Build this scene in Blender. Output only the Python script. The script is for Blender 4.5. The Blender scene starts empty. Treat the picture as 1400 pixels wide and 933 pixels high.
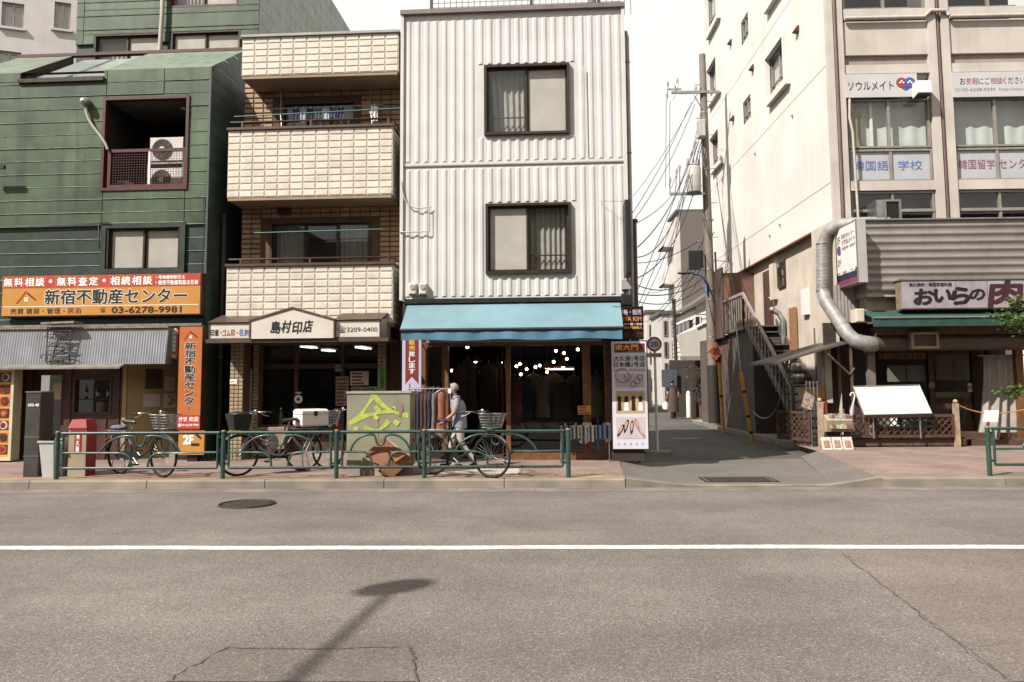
import bpy, math, random
from mathutils import Vector, Matrix
R = math.radians
random.seed(7)
SC = bpy.context.scene
COL = SC.collection
# ------------------------------------------------------------------ camera
F, CX, HC = 1089.0, 700.0, 1.6
YAW, PIT, ROL = R(1.6), R(5.0), R(0.4)
CY = 525 - F * math.tan(PIT)
fwd = Vector((-math.sin(YAW)*math.cos(PIT), math.cos(YAW)*math.cos(PIT), math.sin(PIT)))
rgt = Vector((math.cos(YAW), math.sin(YAW), 0))
upv = rgt.cross(fwd)
r2 = rgt*math.cos(ROL) - upv*math.sin(ROL)
u2 = upv*math.cos(ROL) + rgt*math.sin(ROL)
CAM = Vector((0, 0, HC))
cd = bpy.data.cameras.new('camera'); cam = bpy.data.objects.new('camera', cd); COL.objects.link(cam)
cam.matrix_world = Matrix(((r2.x, u2.x, -fwd.x, 0), (r2.y, u2.y, -fwd.y, 0), (r2.z, u2.z, -fwd.z, HC), (0, 0, 0, 1)))
cd.sensor_width = 36; cd.lens = F/1400*36; cd.shift_y = -(466.5-CY)/1400
cd.clip_start = .1; cd.clip_end = 2000
SC.camera = cam
# ------------------------------------------------------------------ light
AZ, EL = R(50), R(45)            # sun behind the camera, to the left
W = bpy.data.worlds.new('World'); SC.world = W; W.use_nodes = True
wn, wl = W.node_tree.nodes, W.node_tree.links
bg = wn['Background']; bg.inputs[1].default_value = .088
sky = wn.new('ShaderNodeTexSky'); sky.sky_type = 'NISHITA'; sky.sun_disc = False
sky.sun_elevation = EL; sky.sun_rotation = R(180) + AZ
sky.dust_density = 3.0; sky.air_density = 1.0
tc = wn.new('ShaderNodeTexCoord'); cn = wn.new('ShaderNodeTexNoise')
cn.inputs['Scale'].default_value = 2.2; cn.inputs['Detail'].default_value = 5
cr = wn.new('ShaderNodeValToRGB'); cr.color_ramp.elements[0].position = .30; cr.color_ramp.elements[1].position = .52
cr.color_ramp.elements[0].color = (.86, .86, .86, 1); cr.color_ramp.elements[1].color = (1, 1, 1, 1)
mx = wn.new('ShaderNodeMix'); mx.data_type = 'RGBA'
mx.inputs[7].default_value = (6.7, 6.55, 6.2, 1)        # thin bright cloud
wl.new(tc.outputs['Generated'], cn.inputs['Vector']); wl.new(cn.outputs['Fac'], cr.inputs['Fac'])
wl.new(cr.outputs['Color'], mx.inputs[0]); wl.new(sky.outputs[0], mx.inputs[6]); wl.new(mx.outputs[2], bg.inputs[0])
sd = bpy.data.lights.new('sun', 'SUN'); sun = bpy.data.objects.new('sun', sd); COL.objects.link(sun)
sd.energy = 5.0; sd.angle = R(.55); sd.color = (1, .95, .90)
tosun = Vector((-math.sin(AZ)*math.cos(EL), -math.cos(AZ)*math.cos(EL), math.sin(EL)))
sun.rotation_euler = (-tosun).to_track_quat('-Z', 'Y').to_euler(); sun.location = (-12, -10, 25)
vs = SC.view_settings; vs.view_transform = 'Standard'; vs.look = 'None'; vs.exposure = .86; vs.gamma = 1
SC.render.engine = 'CYCLES'; SC.cycles.use_denoising = True; SC.cycles.max_bounces = 6
SC.cycles.transparent_max_bounces = 16; SC.cycles.caustics_reflective = False; SC.cycles.caustics_refractive = False
SC.cycles.sample_clamp_indirect = 6
# ------------------------------------------------------------------ materials
def lin(h):
    if not isinstance(h, str): return tuple(h)
    v = [int(h[i:i+2], 16)/255 for i in (0, 2, 4)]
    v = [c/12.92 if c <= .04045 else ((c+.055)/1.055)**2.4 for c in v]; g = v[0]*.3+v[1]*.6+v[2]*.1
    return tuple(c*.84+g*.16 for c in v)          # every colour muted slightly for a film look
MATS = {}
def M(name, col='808080', rough=.6, var=.12, sc=3., rnd=0., streak=0., scol='2a241c', bump=0., bsc=60., metal=0., spec=.4, fine=0., emit=None, es=1., strx=5., coat=0):
    """procedural material: base colour, cloudy variation, per-piece variation, vertical dirt streaks, fine relief"""
    if name in MATS: return MATS[name]
    m = bpy.data.materials.new(name); MATS[name] = m; m.use_nodes = True
    nt = m.node_tree; N, L = nt.nodes, nt.links
    b = N['Principled BSDF']; c = lin(col)
    b.inputs['Roughness'].default_value = rough; b.inputs['Metallic'].default_value = metal
    b.inputs['Specular IOR Level'].default_value = spec; b.inputs['Coat Weight'].default_value = coat
    g = N.new('ShaderNodeNewGeometry'); pos = g.outputs['Position']
    def noise(s, d=4, vec=pos):
        n = N.new('ShaderNodeTexNoise'); n.inputs['Scale'].default_value = s; n.inputs['Detail'].default_value = d
        L.new(vec, n.inputs['Vector']); return n.outputs['Fac']
    def mix(a, bb, fac, mode='MIX'):
        x = N.new('ShaderNodeMix'); x.data_type = 'RGBA'; x.blend_type = mode
        for i, v in ((6, a), (7, bb), (0, fac)):
            if isinstance(v, (int, float)): x.inputs[i].default_value = v
            elif isinstance(v, tuple): x.inputs[i].default_value = v if len(v) == 4 else (*v, 1)
            else: L.new(v, x.inputs[i])
        return x.outputs[2]
    def mrange(v, a, bb, lo, hi):
        x = N.new('ShaderNodeMapRange'); L.new(v, x.inputs[0])
        for i, q in enumerate((a, bb, lo, hi)): x.inputs[i+1].default_value = q
        return x.outputs[0]
    lo = tuple(max(0, q*(1-var*1.6)) for q in c); hi = tuple(q*(1+var) for q in c)
    out = mix(lo, hi, mrange(noise(sc), .3, .7, 0, 1)) if var else mix(c, c, 0.)
    if fine:
        out = mix(out, (0, 0, 0), mrange(noise(190, 2), .35, .65, fine, 0)); 
    if rnd:
        oi = N.new('ShaderNodeObjectInfo')
        v = mrange(oi.outputs['Random'], 0, 1, 1-rnd, 1+rnd*.6)
        cc = N.new('ShaderNodeCombineColor')
        for i in range(3): L.new(v, cc.inputs[i])
        out = mix(out, cc.outputs[0], 1., 'MULTIPLY')
    if streak:
        mp = N.new('ShaderNodeMapping'); mp.inputs['Scale'].default_value = (strx, strx, .35); L.new(pos, mp.inputs[0])
        n = noise(1., 5, mp.outputs[0])
        out = mix(out, lin(scol), mrange(n, .48, .78, 0, streak))
    L.new(out, b.inputs['Base Color'])
    if bump:
        bp = N.new('ShaderNodeBump'); bp.inputs['Strength'].default_value = bump; bp.inputs['Distance'].default_value = .01
        L.new(noise(bsc, 3), bp.inputs['Height']); L.new(bp.outputs[0], b.inputs['Normal'])
    L.new(mrange(noise(sc*2.3, 3), .3, .7, max(.03, rough-.08), min(1, rough+.08)), b.inputs['Roughness'])
    if emit:
        b.inputs['Emission Color'].default_value = (*lin(emit), 1); b.inputs['Emission Strength'].default_value = es
    return m
def glass(name, tint='ffffff', refl=1., rough=.02):
    if name in MATS: return MATS[name]
    m = bpy.data.materials.new(name); MATS[name] = m; m.use_nodes = True
    N, L = m.node_tree.nodes, m.node_tree.links
    N.remove(N['Principled BSDF'])
    t = N.new('ShaderNodeBsdfTransparent'); t.inputs[0].default_value = (*lin(tint), 1)
    gl = N.new('ShaderNodeBsdfGlossy'); gl.inputs['Roughness'].default_value = rough
    ge = N.new('ShaderNodeNewGeometry'); dt = N.new('ShaderNodeVectorMath'); dt.operation = 'DOT_PRODUCT'
    L.new(ge.outputs['Incoming'], dt.inputs[0]); L.new(ge.outputs['Normal'], dt.inputs[1])
    def ma(op, a, b):
        n = N.new('ShaderNodeMath'); n.operation = op
        for i, v in ((0, a), (1, b)):
            if isinstance(v, (int, float)): n.inputs[i].default_value = v
            else: L.new(v, n.inputs[i])
        return n
    ab = ma('ABSOLUTE', dt.outputs['Value'], 0); om = ma('SUBTRACT', 1, ab.outputs[0]); p5 = ma('POWER', om.outputs[0], 5)
    mu = ma('MULTIPLY_ADD', p5.outputs[0], .9*refl); mu.inputs[2].default_value = .07*refl
    no = N.new('ShaderNodeTexNoise'); no.inputs['Scale'].default_value = 1.3
    bp = N.new('ShaderNodeBump'); bp.inputs['Strength'].default_value = .05; L.new(no.outputs[0], bp.inputs['Height'])
    L.new(bp.outputs[0], gl.inputs['Normal'])
    ms = N.new('ShaderNodeMixShader'); L.new(mu.outputs[0], ms.inputs[0]); L.new(t.outputs[0], ms.inputs[1]); L.new(gl.outputs[0], ms.inputs[2])
    L.new(ms.outputs[0], N['Material Output'].inputs[0])
    return m
def translucent(name, col, fac=.45):
    m = M(name, col, .8, .1, 8)
    N, L = m.node_tree.nodes, m.node_tree.links
    b = N['Principled BSDF']; t = N.new('ShaderNodeBsdfTranslucent'); t.inputs[0].default_value = (*lin(col), 1)
    ms = N.new('ShaderNodeMixShader'); ms.inputs[0].default_value = fac
    L.new(b.outputs[0], ms.inputs[1]); L.new(t.outputs[0], ms.inputs[2]); L.new(ms.outputs[0], N['Material Output'].inputs[0])
    return m
# ------------------------------------------------------------------ frames: photo direction -> point on a real plane
class Frame:
    """a vertical wall plane; s runs to the right along it, d outwards (towards the street), z up"""
    def __init__(s, x, y, deg):
        a = R(deg); s.o = Vector((x, y, 0)); s.a = a
        s.sx = Vector((math.cos(a), math.sin(a), 0)); s.n = Vector((math.sin(a), -math.cos(a), 0))
    def at(s, px, py, d=0):
        v = fwd + r2*((px-CX)/F) + u2*((CY-py)/F)
        p0 = s.o + s.n*d
        t = (p0-CAM).dot(s.n)/v.dot(s.n); p = CAM + v*t - s.o
        return p.dot(s.sx), p.z
    def rect(s, x0, y0, x1, y1, d=0):
        xm, ym = (x0+x1)/2, (y0+y1)/2
        return s.at(x0, ym, d)[0], s.at(x1, ym, d)[0], s.at(xm, y1, d)[1], s.at(xm, y0, d)[1]
    def world(s, x, y, z): return s.o + s.sx*x - s.n*y + Vector((0, 0, z))
def ground(px, py, z=0.):
    v = fwd + r2*((px-CX)/F) + u2*((CY-py)/F); t = (z-HC)/v.z
    return CAM + v*t
FL = Frame(0, 15.47, -2)       # left terrace of shops
FR = Frame(0, 18.6, 0)         # restaurant front, right
FS = Frame(7.2, 0, -90)        # side wall along the alley: s = -Y
FG = Frame(0, 0, 0)            # world
SW = .14                       # pavement height
# ------------------------------------------------------------------ mesh building
class G:
    def __init__(s): s.v = []; s.f = []; s.m = []; s.mi = 0; s.sm = []
    def add(s, vs, fs, smooth=False):
        n = len(s.v); s.v += [tuple(p) for p in vs]
        for f in fs: s.f.append(tuple(i+n for i in f)); s.m.append(s.mi); s.sm.append(smooth)
        return s
    def box(s, x0, x1, y0, y1, z0, z1):
        if x0 > x1: x0, x1 = x1, x0
        if y0 > y1: y0, y1 = y1, y0
        if z0 > z1: z0, z1 = z1, z0
        return s.add([(x0, y0, z0), (x1, y0, z0), (x1, y1, z0), (x0, y1, z0), (x0, y0, z1), (x1, y0, z1), (x1, y1, z1), (x0, y1, z1)],
                     [(0, 3, 2, 1), (4, 5, 6, 7), (0, 1, 5, 4), (1, 2, 6, 5), (2, 3, 7, 6), (3, 0, 4, 7)])
    def bev(s, x0, x1, y0, y1, z0, z1, b=.01):
        """box whose front (-y) edges are chamfered"""
        return s.add([(x0, y1, z0), (x1, y1, z0), (x1, y1, z1), (x0, y1, z1), (x0, y0+b, z0), (x1, y0+b, z0), (x1, y0+b, z1), (x0, y0+b, z1),
                      (x0+b, y0, z0+b), (x1-b, y0, z0+b), (x1-b, y0, z1-b), (x0+b, y0, z1-b)],
                     [(3, 2, 1, 0), (0, 1, 5, 4), (1, 2, 6, 5), (2, 3, 7, 6), (3, 0, 4, 7), (4, 5, 9, 8), (5, 6, 10, 9), (6, 7, 11, 10), (7, 4, 8, 11), (8, 9, 10, 11)])
    def quad(s, *p): return s.add(p, [tuple(range(len(p)))])
    def prism(s, poly, y0, y1):
        """poly: (x,z) list, counter-clockwise seen from -y"""
        n = len(poly)
        return s.add([(x, y0, z) for x, z in poly]+[(x, y1, z) for x, z in poly],
                     [tuple(range(n)), tuple(range(2*n-1, n-1, -1))]+[(i, i+n, (i+1) % n+n, (i+1) % n) for i in range(n)])
    def prismx(s, poly, x0, x1):
        """poly: (y,z) list, extruded along x"""
        n = len(poly)
        return s.add([(x0, y, z) for y, z in poly]+[(x1, y, z) for y, z in poly],
                     [tuple(range(n-1, -1, -1)), tuple(range(n, 2*n))]+[(i, (i+1) % n, (i+1) % n+n, i+n) for i in range(n)])
    def tube(s, pts, r, n=8, caps=True, closed=False):
        pts = [Vector(p) for p in pts]; k = len(pts); rs = r if isinstance(r, (list, tuple)) else [r]*k
        vs = []; ref = None
        for i, p in enumerate(pts):
            if closed: t = pts[(i+1) % k]-pts[i-1]
            else: t = (pts[min(i+1, k-1)]-pts[max(i-1, 0)])
            t.normalize()
            if ref is None:
                ref = t.cross(Vector((0, 0, 1)))
                if ref.length < .05: ref = t.cross(Vector((0, 1, 0)))
            u = ref - t*ref.dot(t); u.normalize(); w = t.cross(u); ref = u
            vs += [p + (u*math.cos(2*math.pi*j/n)+w*math.sin(2*math.pi*j/n))*rs[i] for j in range(n)]
        fs = []
        for i in range(k if closed else k-1):
            a, b = i*n, ((i+1) % k)*n
            fs += [(a+j, a+(j+1) % n, b+(j+1) % n, b+j) for j in range(n)]
        s.add(vs, fs, True)
        if caps and not closed:
            s.add(vs[:n], [tuple(range(n-1, -1, -1))]); s.add(vs[-n:], [tuple(range(n))])
        return s
    def disc(s, c, r, axis='y', h=.01, n=20, r1=None):
        c = Vector(c); d = {'x': Vector((1, 0, 0)), 'y': Vector((0, 1, 0)), 'z': Vector((0, 0, 1))}[axis]
        return s.tube([c-d*h/2, c+d*h/2], [r, r if r1 is None else r1], n)
    def torus(s, c, R0, r, axis='y', n=28, k=6):
        c = Vector(c); a, b = {'y': (Vector((1, 0, 0)), Vector((0, 0, 1))), 'z': (Vector((1, 0, 0)), Vector((0, 1, 0))), 'x': (Vector((0, 1, 0)), Vector((0, 0, 1)))}[axis]
        return s.tube([c+(a*math.cos(2*math.pi*i/n)+b*math.sin(2*math.pi*i/n))*R0 for i in range(n)], r, k, closed=True)
    def ball(s, c, r, nu=10, nv=7, sq=(1, 1, 1)):
        vs = [(c[0]+r*sq[0]*math.sin(math.pi*j/nv)*math.cos(2*math.pi*i/nu), c[1]+r*sq[1]*math.sin(math.pi*j/nv)*math.sin(2*math.pi*i/nu), c[2]-r*sq[2]*math.cos(math.pi*j/nv)) for j in range(nv+1) for i in range(nu)]
        fs = [(j*nu+i, j*nu+(i+1) % nu, (j+1)*nu+(i+1) % nu, (j+1)*nu+i) for j in range(nv) for i in range(nu)]
        return s.add(vs, fs, True)
    def loft(s, rings, smooth=True, caps=True):
        n = len(rings[0]); vs = [p for r in rings for p in r]
        fs = [(i*n+j, i*n+(j+1) % n, (i+1)*n+(j+1) % n, (i+1)*n+j) for i in range(len(rings)-1) for j in range(n)]
        s.add(vs, fs, smooth)
        if caps: s.add(rings[0], [tuple(range(n-1, -1, -1))]); s.add(rings[-1], [tuple(range(n))])
        return s
    def holes(s, x0, x1, z0, z1, hs, y, depth=.2):
        """wall front at y with rectangular openings hs=(x0,x1,z0,z1) and their reveals running back by depth"""
        xs = sorted({x0, x1, *[q for h in hs for q in h[:2] if x0 < q < x1]}); zs = sorted({z0, z1, *[q for h in hs for q in h[2:] if z0 < q < z1]})
        for a, b in zip(xs, xs[1:]):
            for c, d in zip(zs, zs[1:]):
                if any(h[0] <= a+1e-6 and b <= h[1]+1e-6 and h[2] <= c+1e-6 and d <= h[3]+1e-6 for h in hs): continue
                s.quad((a, y, c), (b, y, c), (b, y, d), (a, y, d))
        for a, b, c, d in hs:
            y1 = y+depth
            s.quad((a, y, c), (a, y, d), (a, y1, d), (a, y1, c)); s.quad((b, y, c), (b, y1, c), (b, y1, d), (b, y, d))
            s.quad((a, y, c), (a, y1, c), (b, y1, c), (b, y, c)); s.quad((a, y, d), (b, y, d), (b, y1, d), (a, y1, d))
        return s
def mesh(name, g, mats, off=(0, 0, 0)):
    me = bpy.data.meshes.new(name)
    me.from_pydata([(p[0]-off[0], p[1]-off[1], p[2]-off[2]) for p in g.v], [], g.f)
    for m in (mats if isinstance(mats, (list, tuple)) else [mats]): me.materials.append(m)
    me.polygons.foreach_set('material_index', g.m); me.polygons.foreach_set('use_smooth', g.sm)
    me.update(); return me
OFF = {}
def props(o, label=None, cat=None, group=None, kind=None):
    for k, v in (('label', label), ('category', cat), ('group', group), ('kind', kind)):
        if v: o[k] = v
    return o
def thing(name, label, cat, fr=FG, base=(0, 0, 0), group=None, rz=0):
    """an Empty at the thing's base; its parts are authored in the frame's coordinates"""
    o = bpy.data.objects.new(name, None); COL.objects.link(o); o.empty_display_size = .1
    o.location = fr.world(*base); o.rotation_euler.z = fr.a + rz
    OFF[o.name] = tuple(base); return props(o, label, cat, group)
def part(parent, name, g, mats, label=None, local=False, kind=None):
    """one mesh, child of a thing (or of a part of one); vertices in the thing's frame coordinates (local: about its base)"""
    root = parent
    while root.parent: root = root.parent
    off = (0, 0, 0) if local else OFF[root.name]
    o = bpy.data.objects.new(name, mesh(name, g, mats, off)); COL.objects.link(o); o.parent = parent
    return props(o, label, kind=kind)
def piece(parent, name, me, loc, scale=None, rot=None):
    """a repeated piece sharing its mesh; loc in the thing's frame coordinates"""
    root = parent
    while root.parent: root = root.parent
    b = OFF[root.name]; o = bpy.data.objects.new(name, me); COL.objects.link(o); o.parent = parent
    o.location = (loc[0]-b[0], loc[1]-b[1], loc[2]-b[2])
    if scale: o.scale = scale
    if rot: o.rotation_euler = rot
    return o
def setting(name, g, mats, kind='structure', label=None):
    o = bpy.data.objects.new(name, mesh(name, g, mats)); COL.objects.link(o); OFF[o.name] = (0, 0, 0); return props(o, label, kind=kind)
# ------------------------------------------------------------------ lettering
def letters(parent, body, x0, x1, z0, z1, y, mat, bold=0., depth=.004, name='lettering', vertical=False, outline=None, shear=0., fit=True, local=False):
    """flat lettering filling the box x0..x1, z0..z1 on the plane y (facing -y)"""
    root = parent
    while root.parent: root = root.parent
    b = (0, 0, 0) if local else OFF[root.name]
    chars = list(body) if vertical else [body]
    jobs = ([(max(0, bold)+outline[1], outline[0], .003, 10)] if outline else [])+[(bold, mat, 0, 6 if bold > 0 else 0)]
    for off, mm, dy, ring in jobs:
        g = G()
        for i, ch in enumerate(chars):
            if ch in ' \u3000': continue
            rot = vertical and ch in 'ー―'
            cu = bpy.data.curves.new('t', 'FONT'); cu.body = ch; cu.size = 1; cu.offset = min(0, off); cu.resolution_u = 2; cu.fill_mode = 'FRONT'; cu.shear = shear
            o = bpy.data.objects.new('t', cu); me = o.to_mesh()
            vs = [(v.co.x, v.co.y) for v in me.vertices]
            fs = [tuple(p.vertices) for p in me.polygons]
            o.to_mesh_clear(); bpy.data.objects.remove(o); bpy.data.curves.remove(cu)
            if not vs: continue
            if rot: vs = [(-q, p) for p, q in vs]
            ax, bx = min(v[0] for v in vs), max(v[0] for v in vs); az, bz = min(v[1] for v in vs), max(v[1] for v in vs)
            if vertical:
                h = (z1-z0)/len(chars); c = z1-h*(i+.5); k = min((x1-x0), h*.96); cx = (x0+x1)/2
                kx, kz = (k*.9, k*.9) if rot else (x1-x0, h*.96)
                vs = [(cx+(p-(ax+bx)/2)*kx, c+(q-(az+bz)/2)*kz) for p, q in vs]
            else:
                kx, kz = (x1-x0)/(bx-ax), (z1-z0)/(bz-az)
                vs = [(x0+(p-ax)*kx, z0+(q-az)*kz) for p, q in vs]
            rr = max(0, off)
            for k2 in range(ring+1):
                a2 = 2*math.pi*k2/max(1, ring); ox, oz = (0, 0) if k2 == ring else (rr*kx*math.cos(a2), rr*kz*math.sin(a2))
                g.add([(p+ox, y+dy-.0002*k2, q+oz) for p, q in vs], fs)
        if g.v:
            me = mesh(name, g, mm, b); ob = bpy.data.objects.new(name, me); COL.objects.link(ob); ob.parent = parent
def bezier(p0, p1, p2, p3, n=8):
    p = [Vector(q) for q in (p0, p1, p2, p3)]
    return [p[0]*(1-t)**3+p[1]*3*t*(1-t)**2+p[2]*3*t*t*(1-t)+p[3]*t**3 for t in [i/n for i in range(n+1)]]
def copy_tree(o, parent=None):
    c = o.copy(); COL.objects.link(c); c.parent = parent
    if parent is None: OFF[c.name] = OFF.get(o.name, (0, 0, 0))
    for ch in o.children: copy_tree(ch, c)
    return c
def frame_bars(g, x0, x1, z0, z1, t, y0, y1, b=None):
    g.box(x0, x0+t, y0, y1, z0, z1); g.box(x1-t, x1, y0, y1, z0, z1)
    g.box(x0+t, x1-t, y0, y1, z1-t, z1); g.box(x0+t, x1-t, y0, y1, z0, z0+(b or t)); return g
def curtain(g, x0, x1, z0, z1, y, n=40, amp=.02, fold=.11):
    ph = random.random()*6; pts = []
    for i in range(n+1):
        x = x0+(x1-x0)*i/n
        pts.append((x, y+amp*math.sin(2*math.pi*(x-x0)/fold+ph+.8*math.sin(x*9+ph))))
    vs = [(x, yy, z) for z in (z0, z1) for x, yy in pts]
    g.add(vs, [(i, i+1, i+n+2, i+n+1) for i in range(n)], True); return g
# ------------------------------------------------------------------ palette
WHITEP = M('white_paint', 'c9c4bc', .5, .06, 2, streak=.10, scol='6d6459')
BLACK = M('black_plastic', '17140f', .5, .1, 5)
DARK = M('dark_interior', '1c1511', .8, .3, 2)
STEEL = M('galvanised_steel', '9a9a94', .38, .18, 6, metal=.85)
ALU = M('aluminium', '8f8a82', .4, .1, 6, metal=.7)
CHROME = M('chrome', 'a8a49c', .34, .1, 9, metal=1)
BRONZE = M('bronze_frame', '3a2c20', .4, .15, 5, metal=.3)
BROWN = M('brown_paint', '4a2f22', .5, .15, 6)
TIMBER = M('varnished_timber', '6f4520', .45, .22, 7, streak=.25, scol='3a2210', strx=14)
WOODOLD = M('weathered_wood', '55402c', .7, .25, 7, streak=.4, strx=18)
DWOOD = M('dark_stained_wood', '47281d', .5, .25, 6, streak=.4, scol='180c08', strx=16)
RUBBER = M('rubber', '14120f', .8, .2, 20)
WHITE = M('white_plastic', 'd8d5cc', .45, .05, 6)
PAPER = M('paper', 'b9aa98', .8, .08, 10)
BLUEPL = M('blue_paint', '2f5f8a', .45, .1, 6)
YELLOW = M('yellow_guard', 'c98a14', .5, .15, 8, streak=.3)
GREENRAIL = M('green_rail_paint', '25443a', .38, .15, 10, streak=.25, scol='33261a', coat=.2)
INK = M('black_ink', '12100e', .6, 0)
INKR = M('red_ink', '9a1c14', .6, 0)
INKB = M('blue_ink', '3f5fa0', .6, 0)
INKW = M('white_ink', 'e6e2da', .5, 0)
INKY = M('yellow_ink', 'e0b020', .5, 0)
GL = glass('window_glass', 'f0f2f0', 1.0)
GLS = glass('shop_glass', 'eceeec', .9)
FROST = M('frosted_glass', '9a958a', .25, .06, 3, spec=.5)
CURT = translucent('curtain_cloth', 'c4beb4')
CONC = M('concrete', '8a8176', .85, .2, 3, streak=.3, bump=.3, bsc=40)
CONCP = M('pale_concrete', 'a49a8c', .85, .18, 2.5, bump=.3, bsc=50, fine=.15)
# ------------------------------------------------------------------ ground
def asphalt(name, col, speck=.35, patch=.18, warm=0):
    if name in MATS: return MATS[name]
    m = M(name, col, .88, patch, .45)
    N, L = m.node_tree.nodes, m.node_tree.links; b = N['Principled BSDF']
    src = b.inputs['Base Color'].links[0].from_socket
    g = N.new('ShaderNodeNewGeometry')
    v = N.new('ShaderNodeTexVoronoi'); v.inputs['Scale'].default_value = 120; L.new(g.outputs[0], v.inputs['Vector'])
    s = N.new('ShaderNodeSeparateColor'); L.new(v.outputs['Color'], s.inputs[0])
    r = N.new('ShaderNodeMapRange'); L.new(s.outputs[0], r.inputs[0]); r.inputs[1].default_value = .1; r.inputs[2].default_value = 1
    r.inputs[3].default_value = 1-speck; r.inputs[4].default_value = 1+speck*.55
    r2_ = N.new('ShaderNodeMapRange'); L.new(s.outputs[1], r2_.inputs[0]); r2_.inputs[1].default_value = .965; r2_.inputs[2].default_value = .97; r2_.inputs[4].default_value = .9
    n = N.new('ShaderNodeTexNoise'); n.inputs['Scale'].default_value = 38; n.inputs['Detail'].default_value = 6; L.new(g.outputs[0], n.inputs['Vector'])
    r3 = N.new('ShaderNodeMapRange'); L.new(n.outputs[0], r3.inputs[0]); r3.inputs[1].default_value = .3; r3.inputs[2].default_value = .7; r3.inputs[3].default_value = .78; r3.inputs[4].default_value = 1.16
    mu = N.new('ShaderNodeMath'); mu.operation = 'MULTIPLY'; L.new(r.outputs[0], mu.inputs[0]); L.new(r3.outputs[0], mu.inputs[1])
    # traffic wear: long faint bands along the road, and broad mottling
    mp = N.new('ShaderNodeMapping'); mp.inputs['Scale'].default_value = (.10, 1.1, 1); L.new(g.outputs[0], mp.inputs[0])
    n4 = N.new('ShaderNodeTexNoise'); n4.inputs['Scale'].default_value = 1.0; n4.inputs['Detail'].default_value = 5; L.new(mp.outputs[0], n4.inputs['Vector'])
    n5 = N.new('ShaderNodeTexNoise'); n5.inputs['Scale'].default_value = 2.6; n5.inputs['Detail'].default_value = 7; n5.inputs['Roughness'].default_value = .7; L.new(g.outputs[0], n5.inputs['Vector'])
    for q_, lo_, hi_ in ((n4, .88, 1.08), (n5, .9, 1.08)):
        r4 = N.new('ShaderNodeMapRange'); L.new(q_.outputs[0], r4.inputs[0]); r4.inputs[1].default_value = .32; r4.inputs[2].default_value = .68; r4.inputs[3].default_value = lo_; r4.inputs[4].default_value = hi_
        m4 = N.new('ShaderNodeMath'); m4.operation = 'MULTIPLY'; L.new(mu.outputs[0], m4.inputs[0]); L.new(r4.outputs[0], m4.inputs[1]); mu = m4
    mu2 = N.new('ShaderNodeMath'); mu2.operation = 'ADD'; L.new(mu.outputs[0], mu2.inputs[0]); L.new(r2_.outputs[0], mu2.inputs[1])
    cc = N.new('ShaderNodeCombineColor'); [L.new(mu2.outputs[0], cc.inputs[i]) for i in range(3)]
    x = N.new('ShaderNodeMix'); x.data_type = 'RGBA'; x.blend_type = 'MULTIPLY'; x.inputs[0].default_value = 1
    L.new(src, x.inputs[6]); L.new(cc.outputs[0], x.inputs[7]); L.new(x.outputs[2], b.inputs['Base Color'])
    bp = N.new('ShaderNodeBump'); bp.inputs['Strength'].default_value = .55; bp.inputs['Distance'].default_value = .008
    L.new(v.outputs['Distance'], bp.inputs['Height']); L.new(bp.outputs[0], b.inputs['Normal'])
    return m
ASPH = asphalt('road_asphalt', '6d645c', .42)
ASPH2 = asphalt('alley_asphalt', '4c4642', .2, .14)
ASPH3 = asphalt('patched_asphalt', '675e55', .36, .12)
KERBM = M('kerb_concrete', '7d7162', .85, .2, 2.2, streak=.0, bump=.3, bsc=70, fine=.25, rnd=.1)
def pavers(name, col, mortar, sx, sz):
    m = M(name, col, .8, .14, 1.2)
    N, L = m.node_tree.nodes, m.node_tree.links; b = N['Principled BSDF']
    src = b.inputs['Base Color'].links[0].from_socket
    g = N.new('ShaderNodeNewGeometry')
    br = N.new('ShaderNodeTexBrick'); br.inputs['Scale'].default_value = 1; br.inputs['Brick Width'].default_value = sx; br.inputs['Row Height'].default_value = sz
    br.inputs['Mortar Size'].default_value = .006; br.inputs['Mortar Smooth'].default_value = .3
    br.inputs['Color1'].default_value = (.82, .82, .82, 1); br.inputs['Color2'].default_value = (1.12, 1.05, 1, 1); br.inputs['Mortar'].default_value = (.62, .6, .58, 1)
    L.new(g.outputs[0], br.inputs['Vector'])
    x = N.new('ShaderNodeMix'); x.data_type = 'RGBA'; x.blend_type = 'MULTIPLY'; x.inputs[0].default_value = 1
    L.new(src, x.inputs[6]); L.new(br.outputs[0], x.inputs[7]); L.new(x.outputs[2], b.inputs['Base Color'])
    bp = N.new('ShaderNodeBump'); bp.inputs['Strength'].default_value = .35; bp.inputs['Distance'].default_value = .006
    inv = N.new('ShaderNodeMath'); inv.operation = 'SUBTRACT'; inv.inputs[0].default_value = 1; L.new(br.outputs['Fac'], inv.inputs[1])
    L.new(inv.outputs[0], bp.inputs['Height']); L.new(bp.outputs[0], b.inputs['Normal'])
    return m
PAVE = pavers('red_pavers', '7f6b61', 'x', .2, .1)
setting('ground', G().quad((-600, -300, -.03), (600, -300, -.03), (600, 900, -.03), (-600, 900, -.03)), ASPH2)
YK = 12.42
road = setting('road', G().quad((-80, -9, 0), (80, -9, 0), (80, YK, 0), (-80, YK, 0)), ASPH)
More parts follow.
